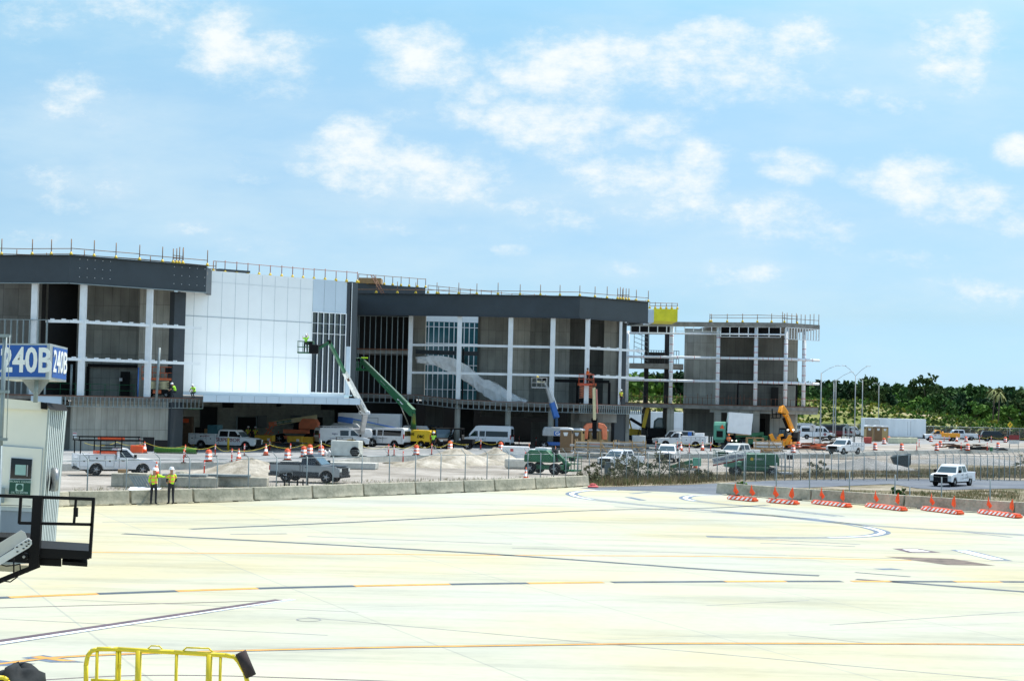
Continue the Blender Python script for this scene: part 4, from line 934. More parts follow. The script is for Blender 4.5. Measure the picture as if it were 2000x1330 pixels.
wb(MB().wall([plan(1262, 690, 227), plan(1298, 690, 227)], 11.3, 12.9, .1), 'mesh_screen', INT, T)
mb = MB()
for i in range(7): mb.beam(D(1238, 640 + i * 9, 227), D(1268, 652 + i * 9, 227), .07, .07); 
for px in (1239, 1254, 1267): mb.tube((*plan(px, 650, 227), 11.3), (*plan(px, 650, 227), 16.2), .05, 5)
wb(mb, 'stair_scaffold', GALV, T)
mb = MB(); rr = random.Random(2)
for i in range(44):
    px = 1230 + i * 8.3 + rr.uniform(-3, 3); p = on_line(back(F3, .9), min(px, 1598), 775); mb.tube((*p, 5.98), (*p, 5.98 + rr.uniform(.8, 1.5)), .035, 4)
for a, b in zip(back(F3, .9), back(F3, .9)[1:]): mb.tube((*a, 6.9), (*b, 6.9), .025, 4)
wb(mb, 'rebar_starters', RUST, T)
guardrail('brown guardrail with leaning posts on the roof of the open frame', [(x, y + .5, 16.85) for x, y in sub_line(F3, 1387, 1558, 640)], 1.9, 1.15, (.62, .95), seed=10)
guardrail('crowded tall posts at the right corner of the open frame roof', [(*on_line(back(F3, .4), 1528, 640), 16.85), (*on_line(back(F3, .4), 1599, 640), 16.85)], .8, 1.35, (.6,), base=False, seed=11)
# ================================================================= vehicles (x forward, y left, z up; origin on the ground)
def arcs(xs, r, zb):
    """underside points from front to rear with round wheel arches"""
    out = []
    for x in sorted(xs, reverse=True):
        for k in range(0, 9):
            a = math.pi * k / 8; out.append((x + r * math.cos(a), max(zb, .38 + r * math.sin(a))))
    return out
def wheel(t, x, y, r, w, tm=None, rim=CHROME, name='wheel', hub=.55):
    s = 1 if y > 0 else -1
    h = MB(); h.lathe([(r * .5, 0), (r * .96, .0), (r, .03), (r, w - .03), (r * .93, w), (r * .62, w - .015), (r * .5, w - .02)], n=20); o = h.build(name, tm or BLACK, t)
    o.rotation_euler = (-math.pi / 2 * s, 0, 0); o.location = (x, y - s * w, r)
    g = MB(); g.lathe([(r * hub * 1.12, w - .05), (r * hub * 1.1, w - .015), (r * hub * .85, w - .05), (r * .22, w - .01), (r * .1, w + .01)], n=16)
    for k in range(5):
        a = k * 2 * math.pi / 5; g.cbox((math.cos(a) * r * hub * .6, math.sin(a) * r * hub * .6, w - .03), (r * hub * .9, .05, .03), 0, a)
    q = g.build('rim', rim, o); return o
def hw(z, W, belt, roof, tp): return W / 2 * (1 - (1 - tp) * max(0, z - belt) / (roof - belt)) - (.02 if z > belt else 0)
def vehicle(name, label, cat, loc, rz, L=5.9, W=2.0, belt=1.2, roof=1.93, front=2.95, rear=-2.95, wheels=(1.95, -1.75), wr=.40, lower=None, cabin=None, tp=.80,
            paint=WHITE, lowpaint=None, trim=BLKP, wins=(), shield=None, rearwin=None, zb=.42, grille=(.55, 1.05), bumper=None, group=None, scale=1.0, taillight=None, cabpaint=None, lampz=.9, mirror=True, gl=GLASS):
    t = thing(name, label, cat, loc, rz, group); t.scale = (scale,) * 3
    poly = [(rear, zb + .06)] + lower + [(front - .03, zb)] + arcs(wheels, wr + .09, zb) + [(rear + .05, zb)]
    mb = MB(); mb.prism(poly, -W / 2, W / 2); mb.build('body', paint, t, bevel=.06)
    if lowpaint:                      # two-tone rocker band
        mb = MB(); xs = sorted(wheels); mb.box(xs[0] + wr + .12, xs[1] - wr - .12, -W / 2 - .012, W / 2 + .012, zb - .02, zb + .32); mb.box(rear + .05, xs[0] - wr - .12, -W / 2 - .012, W / 2 + .012, zb - .02, zb + .3)
        mb.build('rocker_panel', lowpaint, t)
    if cabin:
        vs = []
        for s in (-1, 1): vs += [(x, s * hw(z, W, belt, roof, tp), z) for x, z in cabin]
        n = len(cabin); mb = MB(); mb.add(vs, [(i, (i + 1) % n, n + (i + 1) % n, n + i) for i in range(n)] + [tuple(range(n - 1, -1, -1)), tuple(range(n, 2 * n))])
        mb.build('cab', cabpaint or paint, t, bevel=.035)
    def sidewin(pl, nm='side_window'):
        for s in (-1, 1):
            vs = [(x, s * (hw(z, W, belt, roof, tp) + .014), z) for x, z in pl] + [(x, s * (hw(z, W, belt, roof, tp) - .05), z) for x, z in pl]
            n = len(pl); MB().add(vs, [(i, (i + 1) % n, n + (i + 1) % n, n + i) for i in range(n)] + [tuple(range(n)), tuple(range(2 * n - 1, n - 1, -1))]).build(nm, gl, t)
    for w in wins: sidewin(w)
    def scr(a, b, nm, g, mgn=.10):
        (xa, za), (xb, zb_) = a, b; wa = hw(za, W, belt, roof, tp) - mgn; w_b = hw(zb_, W, belt, roof, tp) - mgn
        dx, dz = xb - xa, zb_ - za; l = math.hypot(dx, dz); nx, nz = dz / l * .02, -dx / l * .02
        if nm != 'windscreen': nx, nz = -nx, -nz
        if nx * (1 if nm == 'windscreen' else -1) < 0: nx, nz = -nx, -nz
        MB().add([(xa + nx, -wa, za + nz), (xa + nx, wa, za + nz), (xb + nx, w_b, zb_ + nz), (xb + nx, -w_b, zb_ + nz), (xa - nx, -wa, za - nz), (xa - nx, wa, za - nz), (xb - nx, w_b, zb_ - nz), (xb - nx, -w_b, zb_ - nz)],
                 [(0, 1, 2, 3), (7, 6, 5, 4), (0, 4, 5, 1), (1, 5, 6, 2), (2, 6, 7, 3), (3, 7, 4, 0)]).build(nm, g, t)
    if shield: scr(*shield, 'windscreen', WSHLD)
    if rearwin: scr(*rearwin, 'rear_window', gl, .22)
    # doors, handles
    mb = MB()
    for w in wins[:3]:
        xm = min(p[0] for p in w) - .05
        for s in (-1, 1): mb.box(xm - .012, xm + .012, s * (W / 2 + .004) - .004, s * (W / 2 + .004) + .004, zb + .12, belt - .02)
    mb.build('door_gaps', BLKP, t)
    for w in wins[:2]:
        x = min(p[0] for p in w) + .12
        for s in (-1, 1): MB().box(x, x + .2, s * (W / 2 + .02) - .02, s * (W / 2 + .02) + .02, belt - .2, belt - .155).build('door_handle', trim, t)
    # front
    g0, g1 = grille
    mb = MB(); mb.box(front - .04, front + .03, -W * .33, W * .33, g0, g1)
    mb.build('grille', BLKP, t, bevel=.02)
    bm_ = bumper or trim
    MB().box(front - .15, front + .09, -W / 2 + .03, W / 2 - .03, zb - .05, g0 - .01).build('front_bumper', bm_, t, bevel=.04)
    MB().box(rear - .10, rear + .1, -W / 2 + .06, W / 2 - .06, zb - .02, zb + .2).build('rear_bumper', bm_, t, bevel=.03)
    for s in (-1, 1):
        MB().box(front - .12, front + .035, s * W * .42 - W * .075, s * W * .42 + W * .075, lampz - .11, lampz + .11).build('headlight', LAMP, t, bevel=.02)
        tz = taillight or (.8, 1.12); MB().box(rear - .02, rear + .06, s * (W / 2 - .07) - .085, s * (W / 2 - .07) + .085, *tz).build('tail_light', REDL, t, bevel=.01)
        if mirror and shield: MB().box(shield[0][0] - .28, shield[0][0] - .12, s * (W / 2 + .16) - .11, s * (W / 2 + .16) + .11, belt + .02, belt + .27).box(shield[0][0] - .22, shield[0][0] - .16, s * (W / 2 + .03) - .06, s * (W / 2 + .03) + .06, belt + .03, belt + .09).build('mirror', trim, t, bevel=.02)
        for x in wheels: wheel(t, x, s * (W / 2 - .01), wr, .26)
    MB().box(rear + .4, front - .4, -W / 2 + .3, W / 2 - .3, .3, zb + .25).build('underbody', BLKP, t)
    return t
def pickup(label, loc, rz, cab='crew', bed='open', paint=WHITE, **k):
    L_ = k.pop('L', 5.9); front = L_ / 2; rear = -L_ / 2; belt = 1.22; roof = k.pop('roof', 1.93)
    xs = front - 1.42                                # windscreen foot
    cb = xs - {'crew': 2.55, 'single': 1.45, 'super': 2.1}[cab]
    floor = .80 if bed == 'open' else 1.0
    lower = [(rear, floor), (cb - .02, floor), (cb - .02, belt), (xs, belt), (xs + .02, belt - .01), (front - .35, 1.14), (front - .06, 1.04), (front, .9)]
    cabin = [(cb, belt - .03), (cb + .06, roof - .12), (cb + .2, roof), (xs - .75, roof), (xs - .62, roof - .05), (xs + .06, belt - .03)]
    wz0, wz1 = belt + .04, roof - .14
    if cab == 'single': wins = [[(cb + .22, wz0), (cb + .24, wz1), (xs - .72, wz1), (xs - .22, wz0)]]
    else:
        m = (cb + xs) / 2 - .12; wins = [[(m + .06, wz0), (m + .06, wz1), (xs - .72, wz1), (xs - .22, wz0)], [(cb + .2, wz0), (cb + .24, wz1), (m - .06, wz1), (m - .06, wz0)]]
    t = vehicle('pickup_truck', label, 'pickup', loc, rz, L_, front=front, rear=rear, belt=belt, roof=roof, wheels=(front - 1.0, rear + 1.2), lower=lower, cabin=cabin, wins=wins, paint=paint,
                shield=((xs + .02, belt + .03), (xs - .62, roof - .09)), rearwin=((cb + .01, belt + .1), (cb + .06, roof - .16)), **k)
    if bed == 'open':
        W = 2.0; bt = 1.26; mb = MB(); mb.box(rear, cb - .05, -W / 2, -W / 2 + .1, floor - .02, bt); mb.box(rear, cb - .05, W / 2 - .1, W / 2, floor - .02, bt); mb.box(cb - .14, cb - .05, -W / 2 + .1, W / 2 - .1, floor, bt)
        mb.build('bed', paint, t, bevel=.03)
        MB().box(rear - .012, rear + .07, -W / 2 + .11, W / 2 - .11, floor, bt).build('tailgate', paint, t, bevel=.02)
        MB().box(rear + .08, cb - .16, -W / 2 + .11, W / 2 - .11, floor + .005, floor + .02).build('bed_liner', BLKP, t)
    elif bed == 'utility':
        W = 2.1; mb = MB(); top = 1.5
        poly = [(rear - .1, .55), (rear - .1, top), (cb - .12, top), (cb - .12, .55)] + arcs([rear + 1.2], .52, .55)
        mb.prism(poly, -W / 2, -W / 2 + .42); mb.prism(poly, W / 2 - .42, W / 2); mb.box(cb - .2, cb - .12, -W / 2 + .42, W / 2 - .42, .8, top); mb.box(rear - .08, cb - .2, -W / 2 + .42, W / 2 - .42, .82, .9)
        mb.build('service_body', paint, t, bevel=.02)
        MB().box(rear - .13, rear - .05, -W / 2 + .44, W / 2 - .44, .8, 1.25).build('tailgate', paint, t, bevel=.015)
        mb = MB(); ml = MB()
        for s in (-1, 1):
            for x0, x1, z0, z1 in ((rear, rear + .62, .62, top - .08), (rear + .66, rear + 1.75, 1.02, top - .08), (rear + 1.8, cb - .2, .62, top - .08)):
                y = s * (W / 2 + .004)
                for a, b, c_, d_ in ((x0, x0 + .015, z0, z1), (x1 - .015, x1, z0, z1), (x0, x1, z0, z0 + .015), (x0, x1, z1 - .015, z1)): mb.box(a, b, y - .005, y + .005, c_, d_)
                ml.box((x0 + x1) / 2 - .06, (x0 + x1) / 2 + .06, y - .02, y + .02, (z0 + z1) / 2 - .05, (z0 + z1) / 2 + .05)
        mb.build('locker_gaps', BLKP, t); ml.build('locker_latches', BLKP, t)
    t['xs'] = xs; t['cb'] = cb; del t['xs'], t['cb']
    return t, cb, xs, front, rear
def van(label, loc, rz, paint=WHITE, L=5.6, roof=2.1, hood=True, kind='wide', name='van', wins='pass', **k):
    front = L / 2; rear = -L / 2; belt = 1.18; xs = front - (.95 if kind == 'wide' else .75)
    lower = [(rear, belt), (xs + .05, belt), (front - .3, 1.08), (front - .03, .92)]
    cabin = [(rear + .01, belt - .04), (rear + .03, roof - .2), (rear + .15, roof - .03), (rear + .4, roof), (xs - 1.25, roof), (xs - .95, roof - .06), (xs + .08, belt - .04)]
    z0, z1 = belt + .1, min(roof - .28, belt + .72)
    if wins == 'pass': ws = [[(xs - 1.25, z0), (xs - 1.2, z1), (xs - .85, z1), (xs - .25, z0)], [(xs - 2.05, z0), (xs - 2.05, z1), (xs - 1.42, z1), (xs - 1.42, z0)], [(rear + .32, z0), (rear + .34, z1), (xs - 2.15, z1), (xs - 2.15, z0)]]
    elif wins == 'cargo': ws = [[(xs - 1.2, z0), (xs - 1.15, z1), (xs - .8, z1), (xs - .22, z0)], [(xs - 2.35, z0), (xs - 2.35, z1), (xs - 1.4, z1), (xs - 1.4, z0)]]
    elif wins == 'row': ws = [[(xs - 1.15, z0), (xs - 1.1, z1), (xs - .85, z1), (xs - .25, z0)], [(xs - 1.95, z0), (xs - 1.95, z1), (xs - 1.3, z1), (xs - 1.3, z0)], [(xs - 2.6, z0), (xs - 2.6, z1), (xs - 2.05, z1), (xs - 2.05, z0)], [(rear + .3, z0), (rear + .3, z1), (xs - 2.75, z1), (xs - 2.75, z0)]]
    else: ws = [[(xs - 1.2, z0), (xs - 1.15, z1), (xs - .8, z1), (xs - .22, z0)]]
    t = vehicle(name, label, 'van', loc, rz, L, front=front, rear=rear, belt=belt, roof=roof, wheels=(front - .95, rear + 1.15), wr=.37, lower=lower, cabin=cabin, wins=ws, paint=paint, tp=.86,
                shield=((xs + .04, belt + .04), (xs - .93, roof - .12)), rearwin=((rear + .012, belt + .12), (rear + .028, roof - .32)), grille=(.58, .86), lampz=.88, taillight=(1.0, 1.5), **k)
    return t
def suv(label, loc, rz, paint, L=5.2, roof=1.85, **k):
    front = L / 2; rear = -L / 2; belt = 1.12; xs = front - 1.4
    lower = [(rear, belt), (xs, belt), (front - .35, 1.05), (front - .04, .92)]
    cabin = [(rear + .02, belt - .04), (rear + .28, roof - .1), (rear + .5, roof), (xs - .9, roof), (xs - .75, roof - .04), (xs + .08, belt - .04)]
    z0, z1 = belt + .04, roof - .13; m = xs - 1.35
    ws = [[(m + .05, z0), (m + .05, z1), (xs - .8, z1), (xs - .25, z0)], [(m - .95, z0), (m - .9, z1), (m - .05, z1), (m - .05, z0)], [(rear + .25, z0), (rear + .42, z1), (m - 1.0, z1), (m - 1.05, z0)]]
    return vehicle('suv', label, 'car', loc, rz, L, W=1.95, front=front, rear=rear, belt=belt, roof=roof, wheels=(front - .95, rear + 1.05), wr=.39, lower=lower, cabin=cabin, wins=ws, paint=paint,
                   shield=((xs + .03, belt + .03), (xs - .75, roof - .08)), rearwin=((rear + .04, belt + .08), (rear + .27, roof - .14)), **k)
def sidetext(t, s, size, m, x, y, z, W=2.0, name='lettering', sx=1.0, bold=.0, sides=(-1, 1)):
    for sd_ in sides: text(s, size, m, t, onplane((x, sd_ * y, z), (-sd_, 0, 0), (0, 0, 1)), name, sx=sx, bold=bold)

DRED = mat('maroon_lettering', (.25, .02, .03), .5); NAVY = mat('navy_lettering', (.02, .03, .16), .5)
# 1 service truck with ladder rack behind the fence
t, cb, xs, fr1, re1 = pickup('white service truck with black ladder rack and orange gear, parked left behind the fence', G(224, 927), R(27), 'single', 'utility', L=5.5)
mb = MB()
for s in (-.95, .95):
    for x in (-2.7, -1.3, .2): mb.beam((x, s, 1.5), (x, s, 2.45), .07)
    mb.beam((-2.85, s, 2.45), (2.0, s, 2.45), .07); mb.beam((-2.85, s, 2.7), (2.0, s, 2.7), .05)
    for x in (-2.8, -1.3, .2, 1.9): mb.beam((x, s, 2.45), (x, s, 2.7), .05)
for x in (-2.7, -1.3, .2, 1.95): mb.beam((x, -.95, 2.45), (x, .95, 2.45), .06)
for z in (1.75, 1.95, 2.15): mb.beam((-1.3, -.96, z), (.2, -.96, z), .07)
mb.build('ladder_rack', BLKP, t)
for i in range(3): MB().box(-1.2, .5, -.6 + .4 * i, -.35 + .4 * i, 2.52, 2.66).build('orange_case', ORG, t)
MB().box(-1.5, .1, -.7, .4, 1.45, 1.7).build('orange_load', ORG, t)
# 2 silver and black pickup
SILV = mat('silver_paint', (.27, .29, .30), .35, .2, var=.05); DBLU = mat('black_blue_paint', (.015, .02, .028), .3)
t, cb, xs, fr1, re1 = pickup('two tone pickup, silver sides, black bonnet and roof, nearest behind the fence', G(604, 941), R(-14), 'single', 'open', paint=SILV, L=5.15, lowpaint=DBLU, cabpaint=DBLU, bumper=BLKP)
MB().box(xs + .02, 2.5, -.94, .94, 1.13, 1.20).build('bonnet', DBLU, t, bevel=.03)
MB().box(fr1 - .06, fr1 + .02, -.97, .97, .5, 1.05).build('dark_front_mask', DBLU, t, bevel=.02)
MB().box(re1, cb - .05, -1.01, -.9, 1.19, 1.30).box(re1, cb - .05, .9, 1.01, 1.19, 1.30).build('bed_rail_caps', DBLU, t)
# 3 lettered crew cab with utility body
t, cb, xs, fr1, re1 = pickup('white crew cab work truck with maroon lettering on its doors and a blue welder aboard', G(441, 877, .5), R(-14), 'crew', 'utility', L=6.9)
sidetext(t, 'SUPERIOR', .50, DRED, (cb + xs) / 2 - .1, 1.02, .93, sx=1.15, bold=.004)
MB().box(-1.7, -.6, -.75, .5, 1.5, 2.35).build('welder', mat('teal_welder', (.02, .10, .13), .5), t, bevel=.05)
MB().box(-3.0, -2.3, -.8, .3, 1.5, 2.1).build('tool_box', BLKP, t, bevel=.03)
MB().box(-2.2, -1.8, -.3, .3, 1.5, 1.95).build('carton', PLY, t)
sidetext(t, 'superior', .26, DRED, -1.75, 1.06, 1.28, sides=(-1,))
# 4 cargo van with roof rack
t = van('white cargo van with roof rack and blue logo, seen from behind left of the minibus', G(667, 874, .5), R(24), wins='cargo', roof=2.12, lowpaint=BLKP)
mb = MB()
for s in (-.7, .7): mb.beam((-2.4, s, 2.25), (1.0, s, 2.25), .05)
for x in (-2.3, -1.5, -.7, .1, .9): mb.beam((x, -.7, 2.25), (x, .7, 2.25), .05); mb.beam((x, -.7, 2.1), (x, -.7, 2.25), .04); mb.beam((x, .7, 2.1), (x, .7, 2.25), .04)
mb.build('roof_rack', WHITE, t)
sidetext(t, 'logics', .28, NAVY, -1.1, .985, 1.5, sides=(-1,)); sidetext(t, 'www.logics.com', .13, NAVY, -1.2, 1.02, 1.0, sides=(-1,))
# 5 passenger van
t = van('white passenger van with black side windows facing left, beside the cargo van', G(751, 873, .5), R(157), wins='pass', roof=2.16)
sidetext(t, 'LIKE WATER COMPANY', .19, mat('grey_lettering', (.25, .28, .32), .5), .1, 1.02, 1.0, sides=(1,), sx=.95)
# 6 yellow van
YV = mat('yellow_wrap', (.80, .52, .02), .4, var=.06)
t = van('yellow wrapped van with black lettering and pickup style tail, behind the white passenger van', G(806, 874, .5), R(157), paint=YV, wins='none', roof=1.95, L=5.2, bumper=BLKP, lowpaint=BLKP)
sidetext(t, 'dcCut', .5, BLKP, .0, .99, 1.55, sides=(1,), bold=.01); sidetext(t, 'DBC', .42, BLKP, -1.45, 1.02, 1.25, sides=(1,), bold=.02)
# 7 transit
t = van('white high roof minibus facing left with orange vests behind its windows', G(950, 874, .5), R(168), wins='pass', roof=2.5, L=6.0, lowpaint=BLKP, bumper=BLKP)
mb = MB()
for s in (-.65, .65): mb.beam((-2.4, s, 2.6), (1.0, s, 2.6), .05)
for x in (-2.3, -1.2, -.1, .9): mb.beam((x, -.65, 2.6), (x, .65, 2.6), .05); mb.beam((x, -.65, 2.48), (x, -.65, 2.6), .04)
mb.build('roof_rack', BLKP, t)
mb = MB(); rr = random.Random(4)
for i in range(13):
    x = -2.35 + i * .25; h = rr.uniform(.08, .22); mb.box(x, x + .22, .935, .955, 1.30, 1.30 + h)
mb.build('orange_vests', HIORG, t)
# 8 pickup behind the weeds, 9 front view pickup, others
pickup('white crew pickup with dark grille behind the bushes, front turned left', G(1213, 914), R(232), 'crew', scale=.88)
pickup('white pickup seen head on, right of the pickup behind the bushes', G(1305, 902), R(258), 'super', scale=.95)
t, cb, xs, fr1, re1 = pickup('white service truck facing left with a blue cooler in its bed, by the open frame', G(1333, 874, .5), R(165), 'single', 'utility', L=6.0, bumper=WHITE2)
MB().box(-1.1, -.7, -.2, .3, 1.45, 2.0).build('cooler', BLU, t, bevel=.04); MB().box(-2.7, -1.6, -.5, .5, 1.5, 1.9).build('white_case', WHITE, t, bevel=.03)
mb = MB(); mb.beam((-3.1, -.9, .6), (-3.7, -.9, .6), .08).beam((-3.1, .9, .6), (-3.7, .9, .6), .08).beam((-3.65, .9, .55), (-3.65, .9, 1.5), .09).beam((-3.65, -.9, .55), (-3.65, -.9, 1.5), .09).box(-3.7, -3.0, -.9, .9, .55, .62); mb.build('rear_step', WHITE2, t)
suv('grey van with tinted windows parked behind the white service truck', G(1318, 872, .5), R(168), mat('silver_grey_paint', (.42, .44, .45), .35, var=.05), L=5.6, roof=2.05)
pickup('silver crew pickup half hidden behind the green lift lying by the fence', G(1441, 901), R(230), 'crew', paint=WHITE2)
t, cb, xs, fr1, re1 = pickup('white utility truck with a rack, front turned to the camera, left of the gravel cone', G(1650, 887, .5), R(225), 'single', 'utility', L=5.4, scale=.95)
mb = MB()
for s in (-.9, .9): mb.beam((-2.4, s, 1.5), (-2.4, s, 2.3), .07); mb.beam((-.6, s, 1.5), (-.6, s, 2.3), .07); mb.beam((-2.4, s, 2.3), (-.6, s, 2.3), .06)
mb.build('rack', BLKP, t)
t = van('white minivan with a round badge on its door, facing right near the light poles', G(1597, 858, .5), R(-10), wins='row', roof=2.25, L=6.0)
text('o', .8, DRED, t, onplane((1.2, -1.02, .98), (1, 0, 0), (0, 0, 1)), 'badge', bold=.05)
van('white van behind the badged minivan, only its roof and windscreen showing', G(1578, 850, .5), R(-8), wins='row', roof=2.3)
van('long black minibus with a dark red lower side behind the badged minivan', G(1637, 853, .5), R(-4), paint=mat('dark_red_paint', (.12, .012, .015), .35), wins='row', roof=2.25, L=6.4, gl=VOID, cabpaint=DBLU)
pickup('white pickup nose showing left of the long trailer', G(1664, 852, .5), R(-12), 'crew', L=5.6)
OYEL = mat('orange_yellow_paint', (.78, .34, .02), .4, var=.06)
t, cb, xs, fr1, re1 = pickup('white pickup with orange roof and orange cargo bed facing left beside the long trailer', G(1838, 861, .5), R(180), 'single', L=6.2, cabpaint=OYEL)
MB().box(re1 - .02, cb - .04, -1.03, 1.03, .72, 1.42).build('orange_bed', OYEL, t, bevel=.03)
MB().lathe([(.22, 0), (.22, .15), (.1, .3)], (-.2, .2, 1.42), 10).build('beacon', OYEL, t)
text('W', .45, DRED, t, onplane((1.3, 1.02, .95), (-1, 0, 0), (0, 0, 1)), 'logo')
pickup('white crew cab pickup with a maroon logo, behind the orange bedded one', G(1874, 859.3, .5), R(178), 'crew', L=6.4)
suv('dark green black sports utility car with white roof bar, far right behind the site', G(1945, 862, .5), R(-6), mat('dark_green_paint', (.012, .022, .014), .25), L=5.4)
pickup('white crew pickup with black grille guard driving on the service road', G(1861, 948.5), R(234), 'crew', scale=.88, bumper=BLKP, grille=(.5, 1.12))

# small site carts
def cart(label, loc, rz, roofm=BLKP):
    t = thing('utility_cart', label, 'utility cart', loc, rz, 'black utility carts'); t.scale = (1.25, 1.2, 1.12)
    mb = MB(); mb.prism([(-1.5, .55), (-1.5, 1.0), (-.5, 1.0), (-.45, .6), (.55, .6), (.6, 1.05), (1.25, 1.0), (1.5, .8), (1.5, .5)], -.75, .75); mb.build('body', BLKP, t, bevel=.04)
    mb = MB()
    for s in (-.7, .7):
        mb.path([(-.5, s, 1.0), (-.45, s, 1.95), (.3, s, 1.95), (.65, s, 1.05)], .04)
    mb.tube((-.45, -.7, 1.9), (-.45, .7, 1.9), .04, 6)
    mb.build('roll_cage', BLKP, t)
    MB().box(-.55, .4, -.78, .78, 1.95, 2.03).build('roof', roofm, t, bevel=.02)
    MB().box(-.5, -.1, -.6, .6, .62, .85).box(-.55, -.42, -.6, .6, .85, 1.4).build('seat', INT, t, bevel=.03)
    MB().add([(.62, -.66, 1.1), (.62, .66, 1.1), (.33, .66, 1.9), (.33, -.66, 1.9)], [(0, 1, 2, 3)]).build('windscreen', WSHLD, t)
    for s in (-1, 1):
        MB().box(1.46, 1.53, s * .5 - .12, s * .5 + .12, .75, .9).build('headlight', LAMP, t)
        for x in (1.0, -1.0): wheel(t, x, s * .76, .34, .26)
    return t
cart('black utility cart facing the camera, right of the worker beside the yellow van', G(862, 876, .5), R(-70))
cart('black utility cart with load bed nosed against the high roof minibus', G(892, 877, .5), R(172))
cart('dark cart with a grey roof standing behind the other two carts', G(848, 868, .5), R(10), FASC)
# ================================================================= people
SKIN = mat('skin', (.38, .20, .13), .6, var=.05); TROUS = mat('dark_trousers', (.02, .022, .03), .85, var=.2); SHIRT = mat('black_shirt', (.02, .02, .025), .85, var=.2)
TAPE = mat('orange_vest_tape', (.85, .25, .12), .6); SILT = mat('silver_vest_tape', (.7, .72, .7), .4); HAT = mat('white_hard_hat', (.75, .78, .82), .35); BOOT = mat('black_boots', (.015, .013, .012), .7); HAIR = mat('dark_hair', (.02, .015, .012), .8)
def vestmat(name, base, tape, bands):
    """cloth with horizontal tape bands at given heights (object z)"""
    if name in MC: return MC[name]
    m = bpy.data.materials.new(name); m.use_nodes = True; MC[name] = m; t = m.node_tree; b = t.nodes['Principled BSDF']; b.inputs['Roughness'].default_value = .8
    c = t.nodes.new('ShaderNodeTexCoord'); sp = t.nodes.new('ShaderNodeSeparateXYZ'); t.links.new(c.outputs['Object'], sp.inputs[0])
    def M(op, a, bb, cc=None):
        n = t.nodes.new('ShaderNodeMath'); n.operation = op
        for i, v in enumerate((a, bb, cc)):
            if v is None: continue
            if hasattr(v, 'links'): t.links.new(v, n.inputs[i])
            else: n.inputs[i].default_value = v
        return n.outputs[0]
    f = None
    for z in bands:
        g = M('COMPARE', sp.outputs[2], z, .028); f = g if f is None else M('MAXIMUM', f, g)
    g = M('MULTIPLY', M('COMPARE', M('ABSOLUTE', sp.outputs[1], None), .115, .026), M('GREATER_THAN', sp.outputs[2], 1.0)); f = M('MAXIMUM', f, g)
    x = t.nodes.new('ShaderNodeMix'); x.data_type = 'RGBA'; t.links.new(f, x.inputs[0]); x.inputs[6].default_value = (*base, 1); x.inputs[7].default_value = (*tape, 1); t.links.new(x.outputs[2], b.inputs['Base Color'])
    return m
VEST = vestmat('striped_yellow_vest', (.50, .85, .02), (.85, .28, .12), (1.12, 1.32)); VESTO = vestmat('striped_orange_vest', (.9, .15, .03), (.9, .45, .2), (1.12, 1.32))
